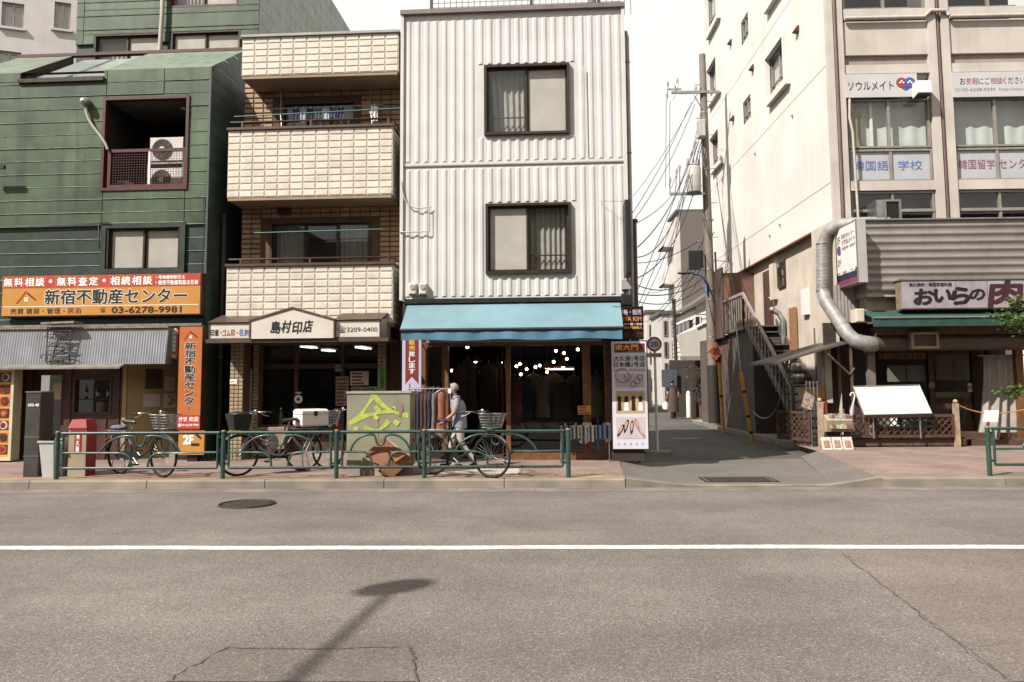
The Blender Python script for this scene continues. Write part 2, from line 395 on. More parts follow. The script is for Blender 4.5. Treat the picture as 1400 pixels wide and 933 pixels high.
# painted line: one long worn stripe
LINE = M('road_paint', 'c9c6c0', .7, .16, 2.5, fine=.45)
N_, L_ = LINE.node_tree.nodes, LINE.node_tree.links
g = G(); n = 700; vs = []
for i in range(n+1):
    x = -14+28*i/n; w1 = .012*math.sin(x*.9)+.006*math.sin(x*3.1+1); vs += [(x, 7.885+w1+random.uniform(-.007, .007), .004), (x, 8.065+w1+random.uniform(-.007, .007), .004)]
g.add(vs, [(2*i, 2*i+2, 2*i+3, 2*i+1) for i in range(n)]); part(road, 'lane_line', g, LINE)
for a, b in ((-80, -14), (14, 80)): part(road, 'lane_line', G().quad((a, 7.885, .004), (b, 7.885, .004), (b, 8.065, .004), (a, 8.065, .004)), LINE)
def gq(px): return [ground(x, y, 0) for x, y in px]
def flat(pts, z): return [(p.x, p.y, z) for p in pts]
part(road, 'asphalt_patch', G().quad(*flat(gq([(225, 933), (310, 886), (563, 886), (572, 933)]), .004)), ASPH3)
part(road, 'asphalt_patch', G().quad(*flat(gq([(1385, 933), (1240, 826), (1150, 757), (1400, 757), (1700, 840), (1700, 933)]), .004)), asphalt('right_asphalt', '6b6057', .36, .16))
CRACK = M('tar_joint', '3a3430', .8, .1)
def crack(px, w=.007, z=.008):
    g = G(); pts = []
    for a, b in zip(px, px[1:]):
        n = 9
        for i in range(n): pts.append(ground(a[0]+(b[0]-a[0])*i/n, a[1]+(b[1]-a[1])*i/n) + Vector((random.uniform(-.02, .02), random.uniform(-.012, .012), 0)))
    pts.append(ground(*px[-1]))
    for a, b in zip(pts, pts[1:]):
        t = (b-a).normalized(); n = Vector((-t.y, t.x, 0))*w*random.uniform(.25, .7)
        g.quad((a-n)[:2]+(z,), (b-n)[:2]+(z,), (b+n)[:2]+(z,), (a+n)[:2]+(z,))
    part(road, 'crack', g, CRACK)
crack([(222, 936), (310, 887), (440, 889), (563, 886), (566, 905), (572, 936)])
crack([(1383, 936), (1300, 875), (1240, 826), (1190, 787), (1150, 757)], .0045)
# gutter strip along the kerb
GUT = M('gutter_concrete', '70675c', .85, .2, 2, fine=.25, bump=.3)
gg = G()
for x in range(-24, 25):
    gg.box(x*1.2, x*1.2+1.194, YK-.42, YK, -.02, .006)
part(road, 'gutter', gg, GUT)
# manhole cover on the road
c = ground(338, 690); t = thing('manhole_cover', 'round cast iron manhole cover set in the road below the second bicycle', 'manhole', FG, (c.x, c.y, 0))
IRON = M('cast_iron', '2f2925', .6, .25, 12, metal=.4, bump=.4, bsc=90)
part(t, 'ring', G().torus((c.x, c.y, .004), .36, .02, 'z', 32, 6), IRON)
g = G().disc((c.x, c.y, .004), .335, 'z', .012, 32); part(t, 'lid', g, IRON)
g = G()
for i in range(-5, 6):
    for j in range(-5, 6):
        if (i*i+j*j)**.5 < 5.1: g.box(c.x+i*.058-.017, c.x+i*.058+.017, c.y+j*.058-.017, c.y+j*.058+.017, .008, .017)
part(t, 'stud', g, M('worn_iron', '5a5048', .5, .2, 10, metal=.4), kind='stuff')
# pavements
XE = 1.38
def sheet(name, poly, z, mat): return setting(name, G().quad(*[(x, y, z) for x, y in poly]), mat)
sl = sheet('pavement_left', [(-60, YK+.16), (XE, YK+.16), (XE+.28, 16.4), (-60, 16.9)], SW, PAVE)
part(sl, 'ramp', G().quad((XE, YK+.16, SW), (XE+.9, YK+.16, .03), (XE+.75, 15.4, .03), (XE+.22, 15.4, SW)), asphalt('apron_asphalt', '625b54', .2, .12))
part(sl, 'kerb_backing', G().quad((-60, YK+.14, SW+.001), (XE, YK+.14, SW+.001), (XE, YK+.36, SW+.001), (-60, YK+.36, SW+.001)), M('edge_pavers', '92754f', .8, .2, 3, fine=.2))
sr = sheet('pavement_right', [(5.25, YK+.16), (60, YK+.16), (60, 19.6), (6.1, 19.6), (5.95, 17.2)], SW, PAVE)
part(sr, 'ramp', G().quad((4.55, YK+.16, .03), (5.25, YK+.16, SW), (5.95, 17.2, SW), (5.6, 17.2, .03)), asphalt('apron_asphalt', '625b54', .2, .12))
# kerb stones, each its own piece
kb = setting('kerb', G().box(-60, 60, YK+.02, YK+.14, -.02, .02), KERBM)
ks = G(); L0 = 1.86
ks.add([(0, 0, 0), (L0-.012, 0, 0), (L0-.012, .16, 0), (0, .16, 0), (0, .012, .115), (L0-.012, .012, .115), (0, .035, .141), (L0-.012, .035, .141), (L0-.012, .16, .141), (0, .16, .141)],
       [(0, 1, 5, 4), (4, 5, 7, 6), (6, 7, 8, 9), (1, 2, 8, 7, 5), (2, 3, 9, 8), (3, 0, 4, 6, 9)])
kme = mesh('kerb_stone', ks, KERBM)
x = XE-L0
while x > -16: piece(kb, 'kerb_stone', kme, (x, YK, 0)); x -= L0
x = 5.25
while x < 14: piece(kb, 'kerb_stone', kme, (x, YK, 0)); x += L0
for a, b, za, zb in ((XE, XE+.92, .141, .03), (5.25, 4.5, .141, .03)):
    piece(kb, 'kerb_stone', mesh('kerb_stone', G().add([(a, YK, 0), (b, YK, 0), (b, YK+.16, 0), (a, YK+.16, 0), (a, YK, za), (b, YK, zb), (b, YK+.16, zb), (a, YK+.16, za)], [(0, 1, 5, 4), (4, 5, 6, 7), (1, 2, 6, 5)]), KERBM), (0, 0, 0))
piece(kb, 'kerb_stone', mesh('kerb_stone', G().box(XE+.92, 4.5, YK, YK+.16, 0, .03), KERBM), (0, 0, 0))
# alley surface
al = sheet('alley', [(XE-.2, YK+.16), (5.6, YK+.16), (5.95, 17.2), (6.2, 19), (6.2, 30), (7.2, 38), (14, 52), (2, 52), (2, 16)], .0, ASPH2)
part(al, 'apron', G().quad((XE+.7, YK+.16, .03), (4.6, YK+.16, .03), (5.7, 17.0, .012), (XE+.6, 16.2, .012)), asphalt('apron_asphalt', '625b54', .2, .12))
c = ground(1009, 657, .02)
t = thing('utility_cover', 'wide rectangular metal utility cover at the alley mouth', 'manhole', FG, (c.x, c.y, .02))
g = G().box(c.x-.55, c.x+.55, c.y-.28, c.y+.28, .02, .036); part(t, 'plate', g, M('cover_plate', '4a423b', .7, .2, 8, bump=.4, bsc=80))
g = G(); [g.box(c.x-.5+i*.1, c.x-.42+i*.1, c.y-.24+j*.1, c.y-.18+j*.1, .036, .04) for i in range(10) for j in range(5)]
part(t, 'tread', g, IRON, kind='stuff')
part(t, 'rim', frame_bars(G(), 0, 0, 0, 0, 0, 0, 0) if 0 else G().box(c.x-.58, c.x-.55, c.y-.31, c.y+.31, .02, .04).box(c.x+.55, c.x+.58, c.y-.31, c.y+.31, .02, .04).box(c.x-.55, c.x+.55, c.y-.31, c.y-.28, .02, .04).box(c.x-.55, c.x+.55, c.y+.28, c.y+.31, .02, .04), IRON)
g = G()
for i in range(9): g.bev(6.2+(i*.0), 6.36, 0, 0, 0, 0, 0) if 0 else g.box(6.2, 6.34, 17.6+i*1.6, 19.19+i*1.6, 0, .11)
akb = setting('alley_kerb', G().box(6.22, 6.33, 17.6, 32, -.02, .02), KERBM)
me = mesh('kerb_stone', G().box(0, .15, 0, 1.59, 0, .11), KERBM)
for i in range(9): piece(akb, 'kerb_stone', me, (6.2, 17.5+i*1.6, 0))
part(al, 'wall_strip', G().quad((6.34, 17.5, .09), (7.9, 19.6, .09), (7.9, 33, .09), (6.34, 33, .09)), CONC)
for px, py, w in ((905, 600, .5),):
    c = ground(px, py); part(al, 'paint_mark', G().box(c.x+.3, c.x+1.1, c.y, c.y+.12, .004, .006), LINE)
# ================================================================== white apartment block, far left behind
FA = Frame(-13.2, 27, 22)
t = thing('apartment_block', 'pale rendered apartment block rising behind the green building at far left', 'building', FA, (-8, 0, 0))
s0, s1 = FA.at(-90, 60)[0], FA.at(112, 60)[0]
WALLP = M('pale_render', 'bdb6b0', .8, .05, 2, streak=.12, scol='80766c', bump=.15)
wins = [[(3, 2), (32, 36)], [(75, 2), (96, 38)], [(-6, 68), (28, 96)]]
hs = []
for (a, b) in wins:
    q = FA.at(*a); w = FA.at(*b); hs.append((q[0], w[0], w[1]-.1, q[1]))
part(t, 'wall', G().holes(s0-3, s1, 0, 24, hs, 0, .25), WALLP)
for h in hs:
    w = part(t, 'window', frame_bars(G(), h[0], h[1], h[2], h[3], .07, .1, .16), ALU)
    m_ = (h[0]+h[1])/2
    part(w, 'mullion', G().box(m_-.03, m_+.03, .1, .15, h[2]+.07, h[3]-.07), ALU)
    part(w, 'pane', G().quad((h[0], .14, h[2]), (m_, .14, h[2]), (m_, .14, h[3]), (h[0], .14, h[3])), GL)
    part(w, 'pane', G().quad((m_, .14, h[2]), (h[1], .14, h[2]), (h[1], .14, h[3]), (m_, .14, h[3])), GL)
    part(w, 'curtain', curtain(G(), h[0], h[1], h[2], h[3], .24), CURT)
    part(w, 'sill', G().box(h[0]-.08, h[1]+.08, -.08, .1, h[2]-.08, h[2]), WALLP)
# ================================================================== green panelled building
GREEN = M('green_enamel_panel', '3a4e2e', .5, .3, 1.3, rnd=.18, streak=.72, scol='1c2018', strx=4.2)
GREEND = M('dark_green_panel', '1e3024', .5, .25, 2, rnd=.2, streak=.5, scol='10150f')
GRLIP = M('worn_panel_edge', '667059', .6, .3, 6)
GRSIDE = M('side_green_panel', '3b4a45', .55, .15, 2, rnd=.1, streak=.3)
GRROOF = M('roof_green_panel', '5c6956', .5, .16, 4, rnd=.12, streak=.12, scol='b9b39a')
t = GB = thing('green_building', 'green metal panelled building with recessed balcony and sloping upper front', 'building', FL, (-7, 2, SW))
sL, sC = FL.at(-60, 200)[0], FL.at(286, 200)[0]
zE = FL.at(286, 91)[1]                      # eave of the sloping part
zM = FL.at(100, 310)[1]                     # where the darker panels begin
zB = FL.at(100, 437)[1]
bal = FL.rect(143, 135, 256, 257); win = FL.rect(138, 305, 253, 374)
a0, a1 = FL.at(28, 105)[0], FL.at(142, 105)[0]; sky_ = (a0, a1, zE-.2, zE+.2)
core = part(t, 'wall_core', G().holes(sL, sC, zB, zE, [bal, win, (a0, a1, zE-.2, zE)], .05, .12), M('panel_backing', '20261e', .8))
def panel(par, a, b, c, d, y=0., mat=GREEN, lip=.016):
    g = G(); y0 = y+random.uniform(-.004, .004)
    g.bev(a+.004, b-.004, y0, y+.05, c+lip, d-.004, .006); g.mi = 1
    g.prismx([(y0-.012, c+.003), (y+.05, c+.003), (y+.05, c+lip), (y0, c+lip)], a+.004, b-.004)
    part(par, 'panel', g, [mat, GRLIP])
ph = (zE-zM)/12.0; z = zE; r = 0
xs = [sL, FL.at(28, 0)[0]+0, FL.at(140, 0)[0], sC]
jv = [-4.2]
def cutpanel(a, b, c, d, mat, y=0.):
    """panels of one course, cut round the balcony and the window"""
    for h in (bal, win, sky_):
        if h[0] < b-.05 and h[1] > a+.05 and h[2] < d-.02 and h[3] > c+.02:
            if c < h[2]-.03: cutpanel(a, b, c, h[2], mat, y)
            if d > h[3]+.03: cutpanel(a, b, h[3], d, mat, y)
            c2, d2 = max(c, h[2]), min(d, h[3])
            if a < h[0]-.05: cutpanel(a, h[0], c2, d2, mat, y)
            if b > h[1]+.05: cutpanel(h[1], b, c2, d2, mat, y)
            return
    panel(GB, a, b, c, d, y, mat)
for i in range(12):
    d = zE-i*ph; c = d-ph
    cuts = [sL, bal[0], bal[1]-.02, sC] if i > 1 else [sL, bal[0], (bal[1]*.7+bal[0]*.3), sC]
    for a, b in zip(cuts, cuts[1:]): cutpanel(a, b, c, d, GREEN)
ph2 = (zM-zB)/7
for i in range(7):
    d = zM-i*ph2; c = d-ph2
    for a, b in ((sL, win[0]), (win[0], win[1]), (win[1], sC)): cutpanel(a, b, c, d, GREEND, .035)
# sloping upper front (mansard) with glazed opening
zT = zE+1.1; yT = 1.75
def sl(x, f): return (x, .02+f*(yT-.02), zE+f*(zT-zE))
for x0, x1 in ((sL, a0), (a1, (a1+sC)/2), ((a1+sC)/2, sC)):
    for k in range(4):
        f0, f1 = k/4+.004, (k+1)/4-.004
        g = G().quad(sl(x0+.004, f0), sl(x1-.004, f0), sl(x1-.004, f1), sl(x0+.004, f1))
        p, q = sl(x0+.004, f0), sl(x1-.004, f0); g.quad((p[0], p[1], p[2]-.02), (q[0], q[1], q[2]-.02), q, p)
        part(t, 'roof_panel', g, GRROOF)
RED = M('dark_red_paint', '45160f', .5, .2, 6)
g = G().quad((a0, .06, zE-.3), (a1, .06, zE-.3), (a1, yT, zE+.5), (a0, yT, zE+.5)); part(t, 'skylight_floor', g, GREEND)
for x in (a0, a1): part(t, 'skylight_cheek', G().quad((x, .03, zE-.16), sl(x, 0), sl(x, 1), (x, yT, zE+.2)), BRONZE)
sk = part(t, 'skylight', G().prism([(a0-.03, zE-.24), (a1+.02, zE-.24), (a1+.02, zE-.16), (a0-.03, zE-.16)], -.06, .08), BRONZE)
PALE = M('skylight_pane', '646f68', .2, .08, 2, spec=.6)
mid = (a0+a1)/2
def sk_pt(x, f, dz=0): return (x+.25*f, .06+f*1.4, zE-.14+f*1.0+dz)
for x0, x1 in ((a0+.18, mid-.02), (mid+.02, a1-.06)): part(sk, 'pane', G().quad(sk_pt(x0, 0), sk_pt(x1, 0), sk_pt(x1, 1), sk_pt(x0, 1)), PALE)
part(sk, 'bar', G().quad(sk_pt(mid-.02, 0, .02), sk_pt(mid+.02, 0, .02), sk_pt(mid+.02, 1, .02), sk_pt(mid-.02, 1, .02)), BRONZE)
part(t, 'ridge_trim', G().box(sL, sC+.02, yT-.05, yT+.08, zT-.02, zT+.05), RED)
# side wall (facing right) in courses
zs = SW; k = 0
while zs < zT-.05:
    z1 = min(zs+.3, zT); 
    def yb(zz): return .02 if zz <= zE else .02+(zz-zE)/(zT-zE)*(yT-.02)
    part(t, 'side_panel', G().quad((sC, yb(zs), zs+.012), (sC, 3.0, zs+.012), (sC, 3.0, z1), (sC, yb(z1), z1)), GRSIDE); zs += .3; k += 1
part(t, 'side_backing', G().quad((sC-.01, .03, SW), (sC-.01, 3.0, SW), (sC-.01, 3, zE), (sC-.01, .03, zE)), GREEND)
part(t, 'corner_trim', G().box(sC-.03, sC+.012, -.012, .03, zB, zE), GRSIDE)
# recessed balcony
b0, b1, c0, c1 = bal
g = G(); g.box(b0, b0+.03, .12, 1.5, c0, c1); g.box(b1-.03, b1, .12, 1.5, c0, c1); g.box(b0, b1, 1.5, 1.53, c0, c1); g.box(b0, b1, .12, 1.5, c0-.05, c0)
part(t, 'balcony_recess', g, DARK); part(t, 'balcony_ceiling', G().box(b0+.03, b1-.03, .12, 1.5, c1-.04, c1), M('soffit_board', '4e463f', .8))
part(t, 'balcony_lamp', G().disc((b1-.35, .5, c1-.05), .05, 'z', .03), WHITE)
part(t, 'balcony_trim', frame_bars(G(), b0-.05, b1+.03, c0-.05, c1+.04, .06, -.03, .1), RED)
rl = FL.rect(146, 203, 254, 256)
rail = part(t, 'balcony_railing', frame_bars(G(), rl[0], rl[1], rl[2], rl[3], .065, .02, .07), RED)
m1 = rl[0]+(rl[1]-rl[0])*.53
part(rail, 'upright', G().box(m1-.02, m1+.02, .02, .06, rl[2]+.06, rl[3]-.06), WHITE); 
g = G(); n = 11
for i in range(1, 30): x = rl[0]+(rl[1]-rl[0])*i/30; g.box(x-.003, x+.003, .042, .048, rl[2]+.05, rl[3]-.05)
for i in range(1, 15): z = rl[2]+(rl[3]-rl[2])*i/15; g.box(rl[0]+.05, rl[1]-.05, .043, .047, z-.003, z+.003)
part(rail, 'wire_mesh', g, RED, kind='stuff')
def ac_unit(label, fr, s, y, z, w=.78, h=.56, dep=.28, group='outdoor air conditioning units', col='b9b2a6'):
    u = thing('air_conditioner', label, 'air conditioner', fr, (s, y, z), group)
    body = M('ac_body_'+col, col, .5, .08, 6, streak=.2, scol='6a5a48')
    part(u, 'casing', G().bev(s-w/2, s+w/2, y-dep/2, y+dep/2, z+.03, z+h, .012), body)
    fx, fz, fr_ = s-w*.12, z+h*.52, h*.4
    part(u, 'fan_well', G().disc((fx, y-dep/2-.002, fz), fr_, 'y', .012, 26), M('fan_dark', '2a2320', .6))
    g = G(); [g.torus((fx, y-dep/2-.014, fz), fr_*k/6, .005, 'y', 24, 4) for k in range(2, 7)]
    for i in range(12): a = i*math.pi/6; g.tube([(fx, y-dep/2-.016, fz), (fx+fr_*math.cos(a), y-dep/2-.016, fz+fr_*math.sin(a))], .004, 4)
    part(u, 'fan_grille', g, M('grille', '6b6058', .5))
    part(u, 'hub', G().disc((fx, y-dep/2-.022, fz), fr_*.27, 'y', .012), body)
    part(u, 'foot', G().box(s-w*.4, s-w*.3, y-dep/2, y+dep/2, z, z+.03), BLACK); part(u, 'foot', G().box(s+w*.3, s+w*.4, y-dep/2, y+dep/2, z, z+.03), BLACK)
    return u
q = FL.rect(205, 219, 251, 252, -.45); ac_unit('lower air conditioner unit behind the red balcony railing', FL, (q[0]+q[1])/2, .55, c0, q[1]-q[0], .52)
rk = part(t, 'unit_rack', G().box(q[0]-.03, q[0], .4, .7, c0, c0+.62).box(q[1], q[1]+.03, .4, .7, c0, c0+.62).box(q[0]-.03, q[1]+.03, .4, .7, c0+.6, c0+.64), STEEL)
ac_unit('upper air conditioner unit stacked on a rack in the green balcony', FL, (q[0]+q[1])/2, .55, c0+.64, q[1]-q[0], .54)
q = FL.rect(160, 234, 176, 250, -.4); ac_unit('small low vent unit at the left of the green balcony', FL, (q[0]+q[1])/2, .5, c0, .26, .26, .2)
# vent cap and pipe
p0 = FL.at(120, 142); p1 = FL.at(148, 205)
part(t, 'vent_cap', G().disc((p0[0], -.06, p0[1]), .09, 'y', .14, 18).ball((p0[0], -.13, p0[1]), .085), STEEL)
part(t, 'drain_hose', G().tube(bezier((p0[0], -.07, p0[1]-.05), (p0[0]+.02, -.08, p0[1]-.5), (p1[0]-.1, -.05, p1[1]+.35), (p1[0], -.02, p1[1]), 12), .028, 8), M('hose', 'a39a8a', .6))
# window with two frosted panes
def slide_window(par, rc, y, fm, t_=.05, rec=.1, panes=('f', 'f'), cols=2, thick=.06, midrail=False):
    x0, x1, z0, z1 = rc
    w = part(par, 'window', frame_bars(G(), x0, x1, z0, z1, t_, y-thick, y+rec), fm)
    xm = (x0+x1)/2
    for i, k in enumerate(panes):
        a = x0+t_+(x1-x0-2*t_)*i/len(panes); b = x0+t_+(x1-x0-2*t_)*(i+1)/len(panes)
        sash = part(w, 'sash', frame_bars(G(), a, b, z0+t_, z1-t_, .04, y+.01+.03*(i % 2), y+.04+.03*(i % 2)), fm)
        yy = y+.03+.03*(i % 2)
        part(sash, 'pane', G().quad((a+.03, yy, z0+t_+.03), (b-.03, yy, z0+t_+.03), (b-.03, yy, z1-t_-.03), (a+.03, yy, z1-t_-.03)), FROST if k == 'f' else GL) if False else None
        pn = G().quad((a+.03, yy, z0+t_+.03), (b-.03, yy, z0+t_+.03), (b-.03, yy, z1-t_-.03), (a+.03, yy, z1-t_-.03))
        part(w, 'pane', pn, FROST if k == 'f' else GL)
        if midrail: part(w, 'guard_bar', G().tube([(a+.03, yy+.05, z0+(z1-z0)*.27), (b-.03, yy+.05, z0+(z1-z0)*.27)], .015, 6), BROWN)
        if k == 'c': part(w, 'curtain', curtain(G(), a+.02, b-.02, z0, z1, y+.2, 60), CURT)
        if k == 'h':
            g = curtain(G(), a+.12, b-.02, z0, z1, y+.2, 50)
            g.v = [(x+(.0 if zz < z0+.4 else (b-x)*-.12), yv, zz) for x, yv, zz in g.v]; part(w, 'curtain', g, CURT)
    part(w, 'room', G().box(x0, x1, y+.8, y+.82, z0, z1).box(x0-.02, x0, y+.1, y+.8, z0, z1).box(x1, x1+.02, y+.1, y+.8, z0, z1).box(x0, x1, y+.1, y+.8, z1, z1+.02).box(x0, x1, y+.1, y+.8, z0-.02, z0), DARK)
    return w
slide_window(t, (win[0]+.1, win[1]-.1, win[2]+.04, win[3]-.06), .06, BRONZE, panes=('f', 'f'))
part(t, 'window_surround', frame_bars(G(), win[0], win[1], win[2], win[3], .1, -.02, .1), GREEND)
# cables and pipe on the green front
CAB = M('cable', '1d1a17', .6, .1)
z_ = zM+.04; part(t, 'conduit', G().tube([(sL, -.03, z_-.03), (-8.6, -.03, z_), (win[0]-.05, -.03, z_+.02), (win[0]-.02, -.03, z_-.5)], .014, 5), CAB)
x_ = sC-.08; part(t, 'wire', G().tube(bezier((x_, -.02, zM+.55), (x_+.05, -.03, zM), (x_+.03, -.03, zM-.6), (x_-.02, -.02, zB+.3), 8), .008, 5), CAB)
part(t, 'bracket', G().box(sL+.8, FL.at(19, 233)[0], -.3, -.24, FL.at(19, 236)[1], FL.at(19, 231)[1]), BLACK)
# set-back upper storeys
FT = FL; yU = 4.2
u0, u1 = FL.at(104, 40, -yU)[0], FL.at(354, 40, -yU)[0]
w1 = FL.rect(232, -40, 326, 9, -yU); w2 = FL.rect(233, 42, 328, 90, -yU); w3 = FL.rect(128, 46, 218, 95, -yU)
up_ = part(t, 'tower_core', G().holes(u0, u1, 3, 15, [w1, w2, w3], yU+.05, .2), GREEND)
hh = .38
for i in range(8):
    z1 = FL.at(104, 10, -yU)[1]+.1+1.9-i*hh; z0 = z1-hh
    for a, b in ((u0, w3[0]-.3), (w3[0]-.3, w3[1]+.25), (w3[1]+.25, u1)):
        hsx = [h for h in (w1, w2, w3) if h[0] < b and h[1] > a and h[2] < z1 and h[3] > z0]
        if not hsx: panel(GB, a, b, z0, z1, yU)
        else:
            h = hsx[0]; zz0, zz1 = z0, z1
            if h[3] < z1-.04: panel(GB, a, b, h[3], z1, yU); zz1 = h[3]
            if h[2] > z0+.04: panel(GB, a, b, z0, h[2], yU); zz0 = h[2]
            if a < h[0]-.05: panel(GB, a, h[0], zz0, zz1, yU)
            if b > h[1]+.05: panel(GB, h[1], b, zz0, zz1, yU)
for h, pn in ((w1, ('c', 'f')), (w2, ('f', 'f')), (w3, ('c', 'f'))): slide_window(t, h, yU+.06, RED if h is w1 else BRONZE, panes=pn)
p = FL.at(221, 30, -yU+.1); part(t, 'drain_pipe', G().tube([(p[0]-.03, yU-.12, p[1]-1.2), (p[0], yU-.12, p[1]-.3), (p[0]+.02, yU-.12, p[1]+.3), (p[0]-.02, yU-.12, p[1]+3)], .055, 8), M('hose', 'a39a8a', .6))
# tower side wall, receding, with raked top
TSIDE = M('tower_side_panel', '8a9690', .6, .1, 2, rnd=.1, streak=.2)  # pale tone stands in for sky light on this unlit side
zt = FL.at(354, 0, -yU)[1]+3.2
for i in range(14):
    z1 = zt-i*.42; 
    for ya, yb_ in ((yU, yU+5.2), (yU+5.2, yU+11)):
        part(t, 'side_panel', G().quad((u1, ya+.01, z1-.41), (u1, yb_-.01, z1-.41), (u1, yb_-.01, z1), (u1, ya+.01, z1)), TSIDE)
part(t, 'side_trim', G().box(u1-.03, u1+.03, yU+11, yU+11.1, 3, zt), RED)
part(t, 'side_core', G().quad((u1-.02, yU, 3), (u1-.02, yU+11, 3), (u1-.02, yU+11, zt), (u1-.02, yU, zt)), GREEND)
q = FL.at(434, 35, -yU); ys = yU+7.6; part(t, 'side_vent', G().box(u1, u1+.05, ys, ys+.5, 9.3, 9.9), BLACK)
# ------------------------------------------------ ground floor under the orange sign
c0, c1, c2, c3 = FL.rect(-60, 437, 284, 446); part(t, 'fascia', G().box(c0, sC, -.05, .1, c2, c3), GREEND)
part(t, 'gutter_strip', G().box(c0, sC, -.14, -.05, c2-.03, c2+.02), ALU)
# ribbed metal apron
RIBM = M('grey_ribbed_metal', '86868a', .5, .1, 3, streak=.25, scol='4a4038', metal=.2)
x0, x1, z0, z1 = FL.rect(-40, 450, 230, 499, .25)
pts = []; n = 150
for i in range(n+1):
    x = x0+(x1-x0)*i/n; pts.append((x, -.25-(.014 if i % 2 else 0)))
g = G(); g.add([(x, y-(.1 if z == z0 else 0), z) for z in (z0, z1) for x, y in pts], [(i, i+1, i+n+2, i+n+1) for i in range(n)])
part(t, 'ribbed_apron', g, RIBM)
part(t, 'apron_top', G().box(x0, x1+.01, -.3, -.02, z1, z1+.03), M('rusty_edge', '7a6a58', .7, .3, 8))
part(t, 'apron_end', G().quad((x1, -.25, z1), (x1, -.35, z0), (x1, 0, z0), (x1, 0, z1)), RIBM)
a, b, c, d = FL.rect(-40, 497, 163, 503, .55)
part(t, 'small_eave', G().add([(a, -.55, c), (b, -.55, c), (b, -.1, c+.16), (a, -.1, c+.16), (a, -.55, c-.03), (b, -.55, c-.03), (b, -.1, c+.12), (a, -.1, c+.12)], [(0, 1, 2, 3), (0, 4, 5, 1), (4, 7, 6, 5), (1, 5, 6, 2)]), M('eave_sheet', '6d655d', .6, .2, 5))
# wooden bar front
zf = z0+.06
a, b, c, d = FL.rect(16, 500, 166, 632); wn_ = FL.rect(95, 517, 148, 567); c = SW
dr = FL.rect(35, 505, 82, 632)
part(t, 'bar_front', G().holes(a-.6, b, c, zf+.15, [wn_, (dr[0], dr[1], SW, dr[3])], .12, .2), DWOOD)
for i in range(9):
    x = a+(b-a)*(i+.5)/9
    if not (wn_[0] < x < wn_[1] or dr[0] < x < dr[1]): part(t, 'batten', G().box(x-.012, x+.012, .1, .12, SW, zf), DWOOD)
    else: part(t, 'batten', G().box(x-.012, x+.012, .1, .12, SW, wn_[2]-.08), DWOOD) if wn_[0] < x < wn_[1] else None
do = part(t, 'bar_door', frame_bars(G(), dr[0], dr[1], SW, dr[3], .12, .2, .26, .5), DWOOD)
part(do, 'pane', G().quad((dr[0]+.1, .23, 1), (dr[1]-.1, .23, 1), (dr[1]-.1, .23, dr[3]-.1), (dr[0]+.1, .23, dr[3]-.1)), GLS)
part(do, 'notice', G().box(dr[1]-.3, dr[1]-.12, .19, .195, 1.35, 1.68), PAPER)
w = part(t, 'bar_window', frame_bars(G(), wn_[0], wn_[1], wn_[2], wn_[3], .04, .1, .2), BROWN)
part(w, 'pane', G().quad((wn_[0], .16, wn_[2]), (wn_[1], .16, wn_[2]), (wn_[1], .16, wn_[3]), (wn_[0], .16, wn_[3])), GLS)
part(w, 'shelf', G().box(wn_[0], wn_[1], .22, .5, wn_[2]+.29, wn_[2]+.31), DWOOD)
part(t, 'bar_interior', G().box(a-.5, b, 1.9, 1.92, SW, zf+.1), DARK)
BOT = [M('bottle_green', '23331f', .15, 0), M('bottle_brown', '3a2412', .15, 0), M('bottle_black', '14120f', .15, 0)]
lab = M('bottle_label', 'b8b3a4', .6, 0)
for i, (k, nm) in enumerate(((.18, 'leftmost'), (.48, 'middle'), (.76, 'third'), (.92, 'rightmost'))):
    x = wn_[0]+(wn_[1]-wn_[0])*k; z = wn_[2]+.31
    bt = thing('bottle', nm+' of the dark bottles on the shelf behind the wooden bar window', 'bottle', FL, (x, .33, z), 'bottles in the bar window')
    part(bt, 'body', G().tube([(x, .33, z), (x, .33, z+.17), (x, .33, z+.21), (x, .33, z+.29)], [.035, .035, .014, .013], 10), BOT[i % 3]); part(bt, 'bottle_label', G().tube([(x, .33, z+.05), (x, .33, z+.13)], .0365, 10), lab)
x = wn_[0]+(wn_[1]-wn_[0])*.62; z = wn_[2]+.04
bt = thing('glass_jar', 'squat jar of cork stoppers under the bar window shelf', 'jar', FL, (x, .33, z)); part(bt, 'body', G().tube([(x, .33, z), (x, .33, z+.2)], .11, 12), M('jar_fill', '7a6a52', .4, .4, 40)); part(bt, 'lid', G().disc((x, .33, z+.21), .08, 'z', .03), BROWN)
